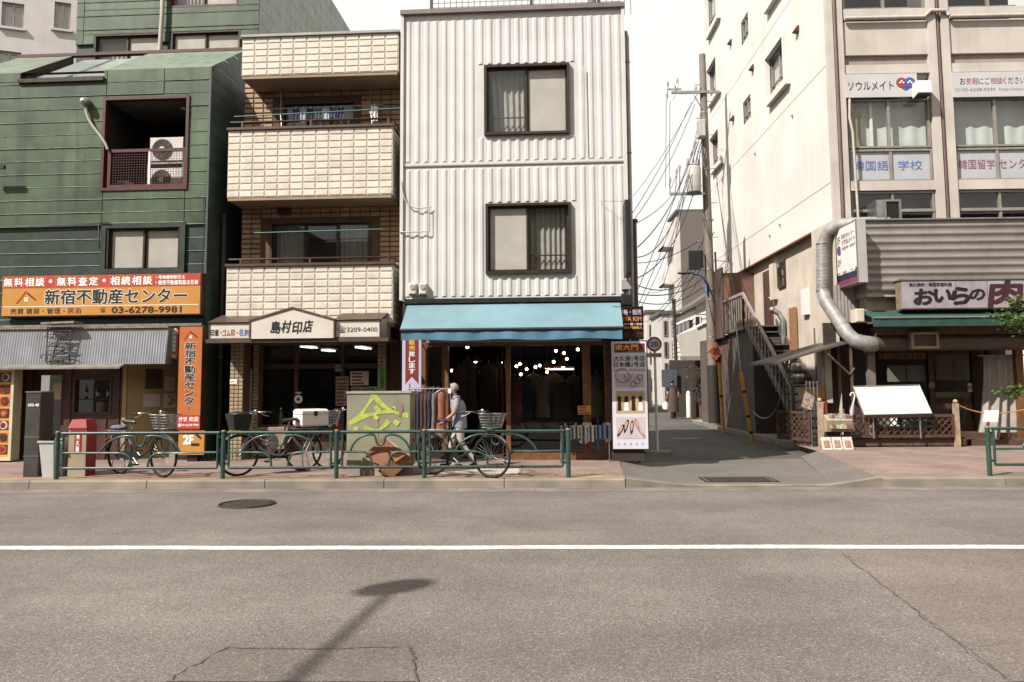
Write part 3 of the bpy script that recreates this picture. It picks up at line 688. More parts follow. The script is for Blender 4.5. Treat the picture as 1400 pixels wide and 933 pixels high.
# cream entry passage
e0, e1, _, _ = FL.rect(168, 500, 216, 620); h0 = FL.at(240, 560)[0]
CREAM = M('cream_wall', '9c8450', .7, .08, 2, streak=.2, scol='5a4a30')
part(t, 'passage_wall', G().quad((e0, .15, SW), (e1, .9, SW), (e1, .9, zf+.3), (e0, .15, zf+.3)).box(e0-.08, e0, .1, .4, SW, zf+.2), CREAM)
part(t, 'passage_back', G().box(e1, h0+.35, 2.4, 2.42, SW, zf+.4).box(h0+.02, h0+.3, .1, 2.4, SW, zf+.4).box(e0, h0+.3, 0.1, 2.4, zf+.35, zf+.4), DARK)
part(t, 'passage_steps', G().box(e1-.05, h0+.02, .6, 2.4, SW, .45).box(e0+.2, h0, 1.2, 2.4, .45, .7), CONC)
def pw(f): return (e0+(e1-e0)*f, .15+.75*f-.012)
for nm, f0, f1, za, zb, mm in (('notice_board', .33, .66, 1.55, 1.95, M('board_grey', '3f3a2e', .6)), ('notice', .3, .62, 1.18, 1.45, PAPER), ('notice', .7, .9, 1.5, 1.8, PAPER), ('no_smoking_notice', .68, .92, 1.15, 1.45, PAPER)):
    p_, q_ = pw(f0), pw(f1); nb = part(t, nm, G().quad((*p_, za), (*q_, za), (*q_, zb), (*p_, zb)), mm)
p_ = pw(.8); part(t, 'no_smoking_ring', G().torus((p_[0], p_[1]-.02, 1.31), .075, .012, 'y', 20, 5), INKR)
# ================================================================== orange signs
ORANGE = M('orange_sign_face', 'b07400', .45, .05, 2, streak=.06, emit='c9780c', es=.0)
ORANGE2 = M('deep_orange_sign', 'a85600', .45, .06, 2)
REDS = M('red_sign_face', 'a8260e', .45, .05, 3)
WHO = (M('sign_white', 'ded6c4', .5, 0), .028)
def house_logo(par, x, z, w, y):
    part(par, 'roof_mark', G().prism([(x-w/2, z-w*.28), (x-w*.4, z-w*.28), (x+w*.02, z+w*.28), (x-w*.06, z+w*.28)], y-.004, y), REDS)
    part(par, 'roof_mark', G().prism([(x, z+w*.17), (x+w*.06, z+w*.22), (x+w/2, z-w*.15), (x+w*.42, z-w*.15)], y-.004, y), INK)
    g = G()
    for i in (0, 1):
        for j in (0, 1): g.box(x-w*.09+i*w*.1, x-w*.01+i*w*.1, y-.004, y, z-w*.2+j*w*.1, z-w*.12+j*w*.1)
    part(par, 'window_mark', g, WHO[0])
d = .22; x0, x1, z0, z1 = FL.rect(2, 375, 275, 432, d)
t = thing('orange_signboard', 'long orange and red estate agent signboard with large black lettering across the green front', 'sign', FL, (x0, 0, z0))
part(t, 'box', G().box(x0, x1, -d+.005, 0, z0, z1), M('sign_frame', '3a2a18', .5)); fc = part(t, 'face', G().box(x0+.02, x1-.02, -d-.003, -d+.006, z0+.02, z1-.02), ORANGE)
hb = (z1-z0); zr = z1-hb*.31
part(t, 'red_band', G().box(x0+.02, x0+(x1-x0)*.77, -d-.006, -d, zr, z1-.025).box(x0+(x1-x0)*.77+.02, x1-.02, -d-.006, -d, zr+.0, z1-.025), REDS)
for i in range(15): xx = x0+.02+(x1-x0)*.755*i/14; part(t, 'grid_line', G().box(xx-.006, xx+.006, -d-.009, -d-.005, zr, z1-.03), ORANGE)
W_ = x1-x0
for i, chh in enumerate('無料相談・無料査定・相続相談'):
    xa = x0+.02+W_*.755*i/14; xb = x0+.02+W_*.755*(i+1)/14
    if chh == '・': part(t, 'dot', G().disc(((xa+xb)/2, -d-.008, (zr+z1)/2), .035, 'y', .004, 14), INKW)
    else: letters(t, chh, xa+.025, xb-.02, zr+.035, z1-.055, -d-.01, INKW, .02)
letters(t, '・宅地建物取引士', x0+W_*.775, x0+W_*.92, zr+.14, z1-.045, -d-.009, INKW, .02); letters(t, '・競売不動産取扱主任者', x0+W_*.775, x0+W_*.985, zr+.025, zr+.115, -d-.009, INKW, .02)
house_logo(t, x0+W_*.128, z0+hb*.47, W_*.105, -d-.004)
letters(t, '新宿不動産センター', x0+W_*.222, x0+W_*.93, z0+hb*.285, z0+hb*.64, -d-.008, INK, .028, outline=(WHO[0], .03))
part(t, 'rule', G().box(x0+.05, x1-.05, -d-.006, -d, z0+hb*.235, z0+hb*.247), INKW)
letters(t, '売買 賃貸・管理・民泊', x0+W_*.05, x0+W_*.405, z0+hb*.06, z0+hb*.2, -d-.008, INK, .0)
letters(t, '☎', x0+W_*.5, x0+W_*.53, z0+hb*.08, z0+hb*.2, -d-.008, INK, 0)
letters(t, '03-6278-9981', x0+W_*.56, x0+W_*.905, z0+hb*.06, z0+hb*.205, -d-.008, INK, .02)
d = .30; x0, x1, z0, z1 = FL.rect(244, 447, 275, 587, d)
t = thing('orange_vertical_sign', 'tall vertical orange sign with black lettering beside the passage entrance', 'sign', FL, (x0, 0, z0))
part(t, 'box', G().box(x0-.01, x1+.01, -d+.003, -.02, z0-.01, z1+.01), M('sign_frame', '3a2a18', .5)); part(t, 'face', G().box(x0, x1, -d-.003, -d+.004, z0, z1), ORANGE2)
hb = z1-z0; w = x1-x0; house_logo(t, x0+w*.5, z1-hb*.085, w*.66, -d-.004)
letters(t, '新宿不動産センター', x0+w*.24, x0+w*.76, z0+hb*.165, z1-hb*.15, -d-.008, INK, .028, vertical=True, outline=(WHO[0], .03))
part(t, 'red_band', G().box(x0, x1, -d-.006, -d, z0, z0+hb*.135), REDS)
letters(t, '환영 欢迎', x0+w*.06, x0+w*.94, z0+hb*.075, z0+hb*.12, -d-.009, INKW, .015); letters(t, '☎03-6278-9981', x0+w*.04, x0+w*.96, z0+hb*.025, z0+hb*.055, -d-.009, INKW, .015)
x0, x1, z0, z1 = FL.rect(244, 589, 279, 622, d)
t = thing('second_floor_sign', 'small orange sign reading 2F below the tall vertical orange sign', 'sign', FL, (x0, 0, SW))
part(t, 'face', G().box(x0, x1, -d, -d+.05, z0, z1), ORANGE); part(t, 'stand', G().box((x0+x1)/2-.1, (x0+x1)/2+.1, -d+.05, -d+.2, SW, z1), BLACK)
w = x1-x0; letters(t, '2F', x0+w*.2, x0+w*.58, z0+(z1-z0)*.45, z0+(z1-z0)*.8, -d-.006, INKW, .05)
part(t, 'arrow', G().prism([(x0+w*.5, z0+.22), (x0+w*.5, z0+.17), (x0+w*.82, z0+.17), (x0+w*.82, z0+.22)], -d-.004, -d).prism([(x0+w*.62, z1-.07), (x0+w*.68, z1-.03), (x0+w*.9, z1-.14), (x0+w*.86, z1-.17)], -d-.004, -d), INK)
d = .1; x0, x1, z0, z1 = FL.rect(231.5, 446, 243, 491, d)
t = thing('narrow_orange_sign', 'narrow orange strip sign between the ribbed apron and the tall orange sign', 'sign', FL, (x0, 0, z0))
part(t, 'face', G().box(x0, x1, -d, 0, z0, z1), ORANGE2); letters(t, '物件情報募集', x0+.04, x1-.03, z0+.14, z1-.03, -d-.005, INKW, .02, vertical=True); letters(t, '50m', x0+.02, x1-.04, z0+.03, z0+.1, -d-.005, INKW, .03)
# old metal emblem bracket on the ribbed apron
x0, x1, z0, z1 = FL.rect(64, 444, 97, 496, .4)
t = thing('metal_emblem', 'rusted wrought metal emblem on the grey ribbed apron', 'sign', FL, (x0, 0, z0))
RUST = M('rusted_iron', '3a3228', .7, .3, 12)
part(t, 'canopy', G().prism([(x0-.08, z1), (x1+.1, z1+.02), (x1+.1, z1+.06), (x0-.08, z1+.04)], -.5, -.2), M('rusty_edge', '7a6a58'))
g = frame_bars(G(), x0, x1, z0, z1-.05, .02, -.42, -.4)
for i in range(1, 9): z = z0+(z1-z0)*i/9.5; g.box(x0+.02, x1-.02, -.42, -.41, z-.006, z+.006)
part(t, 'grille', g, RUST)
g = G(); random.seed(3)
for i in range(26):
    cx, cz = random.uniform(x0+.04, x1-.04), random.uniform(z0, z1-.15); g.tube(bezier((cx-.09, -.43, cz), (cx-.03, -.43, cz+.09), (cx+.05, -.43, cz-.08), (cx+.1, -.43, cz+.03), 5), .009, 5)
for xx in (x0-.08, x1-.02): g.tube(bezier((xx, -.43, z0+.08), (xx-.06, -.43, z0+.2), (xx+.16, -.43, z0+.2), (xx+.1, -.43, z0+.04), 6), .01, 5)
part(t, 'scrollwork', g, RUST); part(t, 'lamp', G().disc((x0+.1, -.44, z1-.03), .025, 'y', .03), INKW)
# food menu light box at the left edge
x0, x1, z0, z1 = FL.rect(-28, 503, 17, 630, .35)
t = thing('menu_lightbox', 'white framed light box of food pictures at the left edge', 'sign', FL, (x0, 0, SW))
part(t, 'frame', frame_bars(G(), x0, x1, SW+.03, z1, .06, -.35, -.1), M('cream_frame', 'b5a988', .5)); part(t, 'face', G().box(x0+.06, x1-.06, -.3, -.2, SW+.09, z1-.06), M('menu_yellow', 'c07f12', .5))
random.seed(5); FOOD = [M('food_red', '7a1d10', .5, .5, 30), M('food_brown', '4a2413', .5, .6, 30), M('food_orange', 'a8551c', .5, .5, 25), M('food_plate', 'b5b0a4', .5, .3, 18)]
for i in range(7):
    za = z1-.1-i*(z1-SW-.2)/7; h = (z1-SW-.2)/7*.78
    fp = part(t, 'food_picture', G().box(x0+.08, x1-.08, -.306, -.3, za-h, za), FOOD[(i*2+1) % 3]); part(fp, 'dish', G().disc((x1-.2, -.309, za-h/2), h*.44, 'y', .006, 16), FOOD[(3, 0, 1, 0, 3, 1, 2)[i]]); part(fp, 'food', G().disc((x1-.21, -.313, za-h/2), h*.3, 'y', .004, 12), FOOD[(1, 1, 0, 2, 0, 1, 0)[i]])
# ================================================================== beige tiled building
TILE = M('cream_tile', 'c0b5a2', .45, .10, 4, rnd=.10, streak=.14, scol='5a4630')
TILEB = M('tan_wall_tile', 'a08058', .5, .14, 4, rnd=.2, streak=.15)
GROUT = M('tile_grout', 'a89a8a', .85, .12, 5)
GROUTD = M('dark_grout', '5a412c', .85, .12, 5)
t = BB = thing('tiled_building', 'narrow beige tiled building with three stacked balconies', 'building', FL, (-4.2, 2, SW))
YW = .8
x0w, x1w = FL.at(333, 200, -YW)[0], FL.at(545, 200, -YW)[0]+.25
ztop = FL.at(440, 47)[1]
d3 = FL.rect(385, 139, 487, 200, -YW); d2 = FL.rect(369, 302, 508, 366, -YW)
part(t, 'wall', G().holes(x0w, x1w, 2.5, ztop-.1, [d3, d2], YW, .15).quad((x0w, YW, 2.5), (x0w, YW+7, 2.5), (x0w, YW+7, ztop-.3), (x0w, YW, ztop-.3)), GROUTD)
tw, th = .228, .121
tme = mesh('tile', G().bev(0, tw-.022, -.010, 0, 0, th-.024, .008), TILE)
tms = mesh('tile', G().bev(0, .19, -.016, 0, 0, .085, .008), TILEB)
def tile_face(par, x0, x1, z0, z1, y, me=None, cols=None, rows=None, w=tw, h=th):
    cols = cols or round((x1-x0)/w); rows = rows or round((z1-z0)/h); cw, chh = (x1-x0)/cols, (z1-z0)/rows
    for i in range(cols):
        for j in range(rows):
            piece(par, 'tile', me or tme, (x0+i*cw+.011, y, z0+j*chh+.013), (cw/w, 1, chh/h))
def side_tiles(par, x, y0, y1, z0, z1):
    cols = max(1, round((y1-y0)/tw)); rows = round((z1-z0)/th); cw, chh = (y1-y0)/cols, (z1-z0)/rows
    for i in range(cols):
        for j in range(rows): piece(par, 'tile', tme, (x, y0+i*cw+.011, z0+j*chh+.013), (cw/tw, 1, chh/th), (0, 0, R(90)))
def balcony(nm, pxl, pxr, pyt, pyb, dep, cap, cols, rows):
    x0, z1 = FL.at(pxl, pyt[0]); x1, z1b = FL.at(pxr, pyt[1]); z0 = (FL.at(pxl, pyb[0])[1]+FL.at(pxr, pyb[1])[1])/2; z1 = (z1+z1b)/2
    b = part(BB, nm, G().box(x0, x1, .022, .12, z0, z1).box(x0, x0+.1, .12, dep, z0, z1).box(x1-.1-.022, x1-.022, .12, dep, z0, z1), GROUT)
    part(b, 'slab', G().box(x0+.01, x1-.03, .03, dep, z0-.06, z0-.001), M('soffit_render', '8d7558', .85, .1, 3))
    tile_face(b, x0, x1, z0, z1, .022, cols=cols, rows=rows); side_tiles(b, x1-.022, .03, dep, z0, z1)
    part(b, 'coping', G().box(x0-.02, x1+.02, -.03, .16, z1, z1+.05).box(x0-.02, x0+.13, .16, dep, z1, z1+.05).box(x1-.13, x1+.02, .16, dep, z1, z1+.05), cap)
    return b, x0, x1, z0, z1
COPM = M('metal_coping', '8a8580', .5, .1, 4)
balcony('parapet', 331, 545, (53, 43), (104, 97), .95, COPM, 12, 6)
b2 = balcony('balcony', 312, 537, (179, 172), (271, 265), YW, BROWN, 13, 10)
b3 = balcony('balcony', 309.5, 537, (367, 359), (446, 440), YW, BROWN, 13, 8)
for (b, x0, x1, z0, z1), hh in ((b2, .13), (b3, .1)):
    g = G().tube([(x0+.02, .06, z1+.05+hh), (x1-.02, .06, z1+.05+hh), (x1-.02, YW, z1+.05+hh)], .022, 6)
    for k in (.08, .5, .97): g.box(x0+(x1-x0)*k-.02, x0+(x1-x0)*k+.02, .04, .08, z1+.05, z1+.05+hh)
    part(b, 'handrail', g, BROWN)
# tan tiles on the recessed wall, cut round the openings
def wall_tiles(x0, x1, z0, z1, holes):
    nx = round((x1-x0)/.21); nz = round((z1-z0)/.112); cw, chh = (x1-x0)/nx, (z1-z0)/nz
    for i in range(nx):
        for j in range(nz):
            a, c = x0+i*cw, z0+j*chh
            if any(a < h[1] and a+cw > h[0] and c < h[3] and c+chh > h[2] for h in holes): continue
            piece(BB, 'wall_tile', tms, (a+.01, YW, c+.013), (cw/.21, 1, chh/.112))
wall_tiles(x0w, x1w, b2[4]-.05, FL.at(400, 112, -YW)[1]+.1, [(d3[0]-.1, d3[1]+.1, d3[2], d3[3])])
wall_tiles(x0w, x1w, b3[4]-.05, b2[3]-.06, [d2])
slide_window(t, d3, YW+.05, BRONZE, panes=('c', 'c', 'c')); slide_window(t, d2, YW+.05, BRONZE, panes=('c', 'g', 'c'))
part(t, 'vent_hood', G().prismx([(YW-.14, d2[3]+.16), (YW, d2[3]+.12), (YW, d2[3]+.32), (YW-.08, d2[3]+.32)], d2[0]+.18, d2[0]+.45), BROWN)
# laundry poles, brackets and hanging washing on the top balcony
zl = FL.at(440, 157, -.4)[1]
g = G(); 
for k in (.27, .83):
    xx = b2[1]+(b2[2]-b2[1])*k
    part(t, 'pole_bracket', G().tube([(xx, .5, zl+.75), (xx, .45, zl+.05), (xx+.08, .3, zl-.15), (xx+.08, .3, b2[4]+.0)], .014, 6), ALU)
TEAL = M('teal_pole', '3d6a66', .4)
part(t, 'laundry_pole', G().tube([(b2[1]-.02, .32, zl-.02), (b2[2]+.1, .32, zl+.06)], .013, 6), TEAL); part(t, 'laundry_pole', G().tube([(b2[1]+.6, .45, zl+.17), (b2[2]-.3, .45, zl+.19)], .013, 6), ALU)
zp = FL.at(440, 317, -.4)[1]; part(t, 'laundry_pole', G().tube([(b3[1]+.4, .4, zp), (b3[2]-.3, .4, zp+.03)], .012, 6), TEAL)
random.seed(11); LC = [M('laundry_%d' % i, c, .8, .1) for i, c in enumerate(('2e2a55', '8b8ea0', '26242a', '5a4a4a', '9aa3ab', '3a4464'))]
nm_ = ['dark blue towel', 'pale grey shirt', 'black sock', 'dull brown cloth', 'light blue towel', 'navy cloth', 'grey towel']
for i in range(7):
    xx = b2[1]+1.18+i*.16; z1 = zl+.16; h = random.uniform(.2, .3)
    l = thing('hanging_laundry', f'{nm_[i]}, {("first", "second", "third", "fourth", "fifth", "sixth", "seventh")[i]} from the left on the top balcony line', 'laundry', FL, (xx, .45, z1-h), 'washing on the top balcony')
    part(l, 'cloth', curtain(G(), xx, xx+.13, z1-h, z1, .45, 10, .012, .07), LC[i % 6]); part(l, 'peg', G().box(xx+.06, xx+.075, .435, .465, z1-.02, z1+.04), ALU)
xx = b2[2]-.56; l = thing('hanging_towel', 'single pale towel hanging near the right end of the top balcony', 'laundry', FL, (xx, .45, zl-.2)); part(l, 'cloth', curtain(G(), xx, xx+.14, zl-.15, zl+.17, .45, 10, .015, .08), WHITE)
part(l, 'peg', G().box(xx+.06, xx+.08, .435, .465, zl+.15, zl+.21), ALU)
# beige shop: signboard canopy with gable
CAN = M('canopy_trim', '4a372b', .5, .15, 5); SIGNC = M('cream_sign_face', 'b8b0a2', .45, .06, 2, streak=.08)
dC = .55
cx0, cx1, cz0, cz1 = FL.rect(281, 463, 531, 468, dC)
t = SG = thing('shop_canopy_sign', 'cream canopy signboard with small gable and brush lettering over the stamp shop', 'sign', FL, (cx0, 0, cz0))
part(t, 'canopy_base', G().box(cx0, cx1, -dC, .85, cz0, cz1), CAN)
def seg(px0, px1, pyt, pyb, poly=None):
    x0, x1, z0, z1 = FL.rect(px0, pyt, px1, pyb, dC)
    part(SG, 'frame', frame_bars(G(), x0, x1, cz1, z1, .02, -dC+.005, -dC+.06), CAN)
    part(SG, 'face', G().box(x0+.02, x1-.02, -dC+.02, -dC+.04, cz1+.02, z1-.02), SIGNC); return x0, x1, cz1, z1
l = seg(285, 343, 441, 463); r_ = seg(458, 520, 437, 461)
for x0, x1, z0, z1, zz in ((*l, 0), (*r_, 0)): part(SG, 'top_sheet', G().quad((x0-.02, -dC-.02, z1), (x1+.02, -dC-.02, z1), (x1+.02, .1, z1+.2), (x0-.02, .1, z1+.2)), CAN)
gx0, gx1, gz0, gz1 = FL.rect(343, 438, 458, 463, dC); gz0 = cz1; ga = FL.at(400, 421, dC)[1]; gm = (gx0+gx1)/2
dg = dC+.04
part(SG, 'gable_face', G().prism([(gx0+.02, gz0), (gx1-.02, gz0), (gx1-.02, gz1-.01), (gm, ga-.025), (gx0+.02, gz1-.01)], -dg, -dg+.05), SIGNC)
part(SG, 'gable_trim', G().prism([(gx0-.02, gz1-.02), (gm, ga-.02), (gx1+.02, gz1-.02), (gx1+.02, gz1+.015), (gm, ga+.015), (gx0-.02, gz1+.015)], -dg-.02, -dg+.06).box(gx0-.015, gx0+.015, -dg-.01, -dg+.05, gz0, gz1).box(gx1-.015, gx1+.015, -dg-.01, -dg+.05, gz0, gz1), CAN)
part(SG, 'gable_roof', G().quad((gx0, -dg, gz1), (gm, -dg, ga), (gm, 0, ga), (gx0, 0, gz1)).quad((gm, -dg, ga), (gx1, -dg, gz1), (gx1, 0, gz1), (gm, 0, ga)), CAN)
part(SG, 'end_panel', G().quad((r_[1], -dC, cz1), (r_[1], .4, cz1), (r_[1], .4, r_[3]+.1), (r_[1], -dC, r_[3])).quad((l[0], -dC, cz1), (l[0], .4, cz1), (l[0], .4, l[3]+.1), (l[0], -dC, l[3])), SIGNC)
wl_ = l[1]-l[0]; hz = l[3]-l[2]
letters(SG, '印章・', l[0]+wl_*.04, l[0]+wl_*.3, l[2]+hz*.18, l[2]+hz*.6, -dC+.015, INK, .01); letters(SG, 'ゴム印・', l[0]+wl_*.32, l[0]+wl_*.68, l[2]+hz*.18, l[2]+hz*.6, -dC+.015, INKR, .01); letters(SG, '名刺', l[0]+wl_*.71, l[0]+wl_*.95, l[2]+hz*.18, l[2]+hz*.6, -dC+.015, INKB, .01)
gw = gx1-gx0; gh = ga-gz0
for i, (chh, sh, dz) in enumerate((('島', .1, .0), ('村', .25, .02), ('印', .1, -.02), ('店', .2, .03))):
    xa = gx0+gw*(.245+.128*i); letters(SG, chh, xa, xa+gw*.118, gz0+gh*(.17+dz), gz0+gh*(.56+dz), -dg-.006, INK, .022, shear=sh)
wr = r_[1]-r_[0]; letters(SG, '☎3209-0400', r_[0]+wr*.05, r_[0]+wr*.93, r_[2]+hz*.3, r_[2]+hz*.68, -dC+.015, INK, .0)
# beige shop front
t = BB
yp = -.02
PIL = M('pillar_tile', '93805f', .5, .12, 4, rnd=.14)
pme = mesh('pillar_tile', G().bev(0, .088, -.012, 0, 0, .062, .005), PIL)
def pillar(px0, px1, y0, y1, zt, nm='pillar', py=545):
    x0, x1 = FL.at(px0, py, -y0)[0], FL.at(px1, py, -y0)[0]
    p = part(BB, nm, G().box(x0, x1, y0, y1, SW, zt), GROUTD); n = max(1, round((x1-x0)/.1)); h = (zt-SW)/int((zt-SW)/.075)
    for i in range(n):
        for j in range(int((zt-SW)/.075)): piece(p, 'pillar_tile', pme, (x0+(x1-x0)*i/n+.006, y0, SW+j*h+.006), ((x1-x0)/n/.1, 1, 1))
    return x0, x1
p1 = pillar(314, 332, .05, .4, cz0+.02); p2 = pillar(345, 353, .45, .7, cz0+.1); p3 = pillar(516, 528, .2, .5, cz0+.02)
yG = .75; g0, g1 = FL.at(353, 545, -yG)[0], FL.at(520, 545, -yG)[0]; gt = cz0+.12
fr_ = part(t, 'shop_front', frame_bars(G(), g0, g1, SW, gt, .06, yG, yG+.08, .3), DWOOD)
mids = [g0+(g1-g0)*k for k in (.31, .69)]
for m_ in mids: part(fr_, 'mullion', G().box(m_-.04, m_+.04, yG, yG+.08, SW+.3, gt-.06), DWOOD)
ztr = gt-.55; part(fr_, 'transom', G().box(g0+.06, g1-.06, yG-.01, yG+.06, ztr-.05, ztr+.05), DWOOD)
for a, b in zip([g0]+mids, mids+[g1]):
    part(fr_, 'pane', G().quad((a+.04, yG+.04, SW+.3), (b-.04, yG+.04, SW+.3), (b-.04, yG+.04, ztr), (a+.04, yG+.04, ztr)), GLS)
    part(fr_, 'pane', G().quad((a+.04, yG+.04, ztr), (b-.04, yG+.04, ztr), (b-.04, yG+.04, gt), (a+.04, yG+.04, gt)), GLS)
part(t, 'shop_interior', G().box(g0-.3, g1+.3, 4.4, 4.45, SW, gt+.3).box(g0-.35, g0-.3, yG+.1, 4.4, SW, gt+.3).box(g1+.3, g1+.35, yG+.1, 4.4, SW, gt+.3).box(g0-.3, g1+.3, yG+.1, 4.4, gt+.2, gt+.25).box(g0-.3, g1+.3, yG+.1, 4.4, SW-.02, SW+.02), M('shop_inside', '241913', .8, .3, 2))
part(t, 'jamb_wall', G().box(p1[1], g0, yG-.02, yG+.1, SW, gt).box(g1, p3[1]+.2, yG+.09, yG+.2, SW, gt+.3).box(p1[0], p3[1], .1, yG, cz0+.1, cz0+.14), GROUTD)
part(t, 'step', G().box(g0, g1, yG-.25, yG, SW, SW+.12), CONC)
EM = M('lamp_tube', 'e8ecf0', .4, 0, emit='f4f2ea', es=1.1)
for i, (px, py, L_) in enumerate(((411, 474, .7), (440, 479, .5), (486, 475, .8))):
    s, z = FL.at(px, py, -1.8); z = min(z, gt+.12)
    l = thing('tube_lamp', ('leftmost', 'middle', 'rightmost')[i]+' lit fluorescent tube under the stamp shop ceiling', 'lamp', FL, (s, 1.8, z), 'ceiling tubes in the stamp shop')
    part(l, 'tube', G().tube([(s, 1.8, z), (s+.05, 1.8+L_, z)], .02, 8), EM); part(l, 'tube', G().tube([(s+.1, 1.8, z), (s+.15, 1.8+L_, z)], .02, 8), EM); part(l, 'tray', G().box(s-.05, s+.2, 1.75, 1.85+L_, z+.03, z+.06), WHITE)
for i in range(7):
    x = mids[0]+.12+i*.1; part(t, 'blind_slat', G().box(x, x+.05, 2.0, 2.01, 1.5, ztr-.2), M('blind', '3a332c', .8))
# posters and papers on the shop glass
def poster(px0, py0, px1, py1, d, label, mat, nm='poster', txt=None, cat='poster', fr=FL, lines=0, ink=INK):
    x0, x1, z0, z1 = fr.rect(px0, py0, px1, py1, d)
    p = thing(nm, label, cat, fr, (x0, -d, z0)); part(p, 'sheet', G().box(x0, x1, -d-.006, -d, z0, z1), mat)
    h = z1-z0; w = x1-x0
    for i in range(lines):
        zz = z1-h*(i+.6)/(lines+.2); part(p, 'text_line', G().box(x0+w*.08, x0+w*random.uniform(.6, .92), -d-.009, -d-.005, zz-h*.09/max(1, lines/3), zz+h*.06/max(1, lines/3)), ink)
    return p, x0, x1, z0, z1
PINKP = M('faded_pink_paper', '8a6a5c', .8, .06); GREYP = M('grey_paper', '8f877b', .8, .06); DULL = M('dull_ink', '4a3a34', .8, 0)
dg_ = -yG+.03
poster(458, 498, 469, 509, dg_, 'small green shop sticker at the top of the right glass', M('sticker_green', '4a5a48', .6), lines=2, ink=GREYP)
poster(459, 515, 477, 528, dg_, 'pink paper notice below the green sticker', PINKP, lines=2, ink=DULL); poster(459, 529, 477, 555, dg_, 'tall pink paper notice above the pink bicycle', PINKP, lines=5, ink=DULL)
poster(479, 508, 504, 527, dg_, 'cream leaflet with picture on the right shop glass', PAPER, lines=4, ink=DULL); poster(480, 529, 497, 540, dg_, 'small white card left of two under the cream leaflet', GREYP, lines=2, ink=DULL); poster(498, 529, 516, 540, dg_, 'small white card right of two under the cream leaflet', GREYP, lines=2, ink=DULL)
p, x0, x1, z0, z1 = poster(518, 502, 527, 533, -.185, 'vivid green vertical notice on the right tiled pillar', M('green_notice', '4f8a1c', .6), nm='notice'); letters(p, '空き店舗募集', x0+.03, x1-.03, z0+.03, z1-.03, .185-.012, INK, .01, vertical=True)
poster(333, 470, 344, 504, -.42, 'red and white paper scroll on the shop entrance wall', M('red_poster', '5a1512', .7), lines=3, ink=PAPER); p, x0, x1, z0, z1 = poster(333, 505, 344, 576, -.42, 'long white paper scroll below the red one in the shop entrance', M('scroll_paper', '97897a', .8)); letters(p, '印章彫刻', x0+.03, x1-.03, z0+(z1-z0)*.5, z1-.03, .42-.012, INK, .02, vertical=True)
poster(314.5, 519, 324, 525, -.035, 'tiny white address plate on the left tiled pillar', WHITE, nm='address_plate', cat='plate', lines=1)
for (px, py, lab_, mm) in ((408, 546, 'round white sticker on the stamp shop door', WHITE),):
    s, z = FL.at(px, py, dg_); p = thing('door_sticker', lab_, 'sticker', FL, (s, -dg_, z-.08)); part(p, 'disc', G().disc((s, -dg_-.004, z), .085, 'y', .006, 18), mm); part(p, 'emblem', G().disc((s, -dg_-.009, z), .04, 'y', .004, 14), INKR); part(p, 'caption', G().box(s-.06, s+.06, -dg_-.008, -dg_, z+.11, z+.15), PAPER)
poster(403, 558, 421, 576, dg_, 'red framed picture low on the stamp shop door', M('red_frame', '6a2018', .6), lines=1, ink=PAPER)
q = FL.rect(350, 581, 391, 632, -.5); ac_unit('beige air conditioner unit standing beside the stamp shop entrance', FL, (q[0]+q[1])/2, .55, SW, q[1]-q[0], .62, .3, 'street level air conditioner', '7d6e5b')
s, z = FL.at(384, 560, -.62); bt = thing('green_bottle', 'small green bottle on the stamp shop window ledge', 'bottle', FL, (s, .62, .8)); part(bt, 'body', G().tube([(s, .62, .8), (s, .62, 1.0), (s, .62, 1.06), (s, .62, 1.12)], [.04, .04, .015, .015], 10), M('green_glass', '1f5a2a', .2)); part(bt, 'cap', G().disc((s, .62, 1.13), .018, 'z', .02), WHITE)
part(t, 'window_ledge', G().box(g0, mids[0]+.1, .55, .72, .74, .8), DWOOD)
# narrow gap between green and beige
gs = FL.at(306, 275, -1)[0]
mt = thing('gas_meter', 'cream gas meter box in the dark gap beside the green building', 'meter', FL, (gs, 1.0, FL.at(306, 288, -1)[1]))
zz = FL.at(306, 290, -1)[1]; part(mt, 'case', G().bev(gs-.12, gs+.1, .95, 1.1, zz, zz+.3, .02), M('meter_cream', '8d8462', .5)); part(mt, 'pipe', G().tube([(gs, 1.02, zz), (gs+.03, 1.02, zz-.5), (gs+.1, 1.02, zz-2.6)], .02, 6), CAB)
part(mt, 'bracket', G().box(gs-.4, gs+.06, 1.1, 1.14, zz+.1, zz+.16), STEEL)
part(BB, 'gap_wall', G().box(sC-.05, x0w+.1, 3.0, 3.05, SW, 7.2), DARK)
dp = thing('gap_downpipe', 'dark downpipe running down the gap left of the stamp shop', 'pipe', FL, (FL.at(300, 560, -.6)[0], .6, SW)); xx = FL.at(300, 560, -.6)[0]
part(dp, 'pipe', G().tube([(xx, .6, SW), (xx, .6, 5.2)], .05, 8), M('pipe_brown', '3d332b', .6)); part(dp, 'clip', G().torus((xx, .6, 2.2), .055, .012, 'z', 12, 5), STEEL)
# plants at the foot of the gap
LEAF = M('leaf_green', '4b6a28', .55, .25, 20, rnd=.2)
def weed(px, py, label, n=60, r=.16, h=.16, fr=FL, d=.0):
    s, z = fr.at(px, py, d); w = thing('weed_clump', label, 'plant', fr, (s, -d, SW)); g = G(); random.seed(int(px))
    for i in range(n):
        a = random.random()*6.28; q = Vector((s+r*random.random()*math.cos(a), -d+r*.6*math.sin(a)*random.random(), SW+random.random()*h)); e = Vector((math.cos(a), math.sin(a), random.uniform(-.2, .8)))*.05; f = Vector((-math.sin(a), math.cos(a), .3))*.022
        g.quad(q, q+e*.5+f, q+e, q+e*.5-f)
    part(w, 'leaves', g, LEAF); part(w, 'stem', G().tube([(s, -d, SW), (s+.02, -d, SW+h)], .006, 4), WOODOLD)
weed(283, 622, 'small green weed clump at the foot of the dark gap', d=.1)
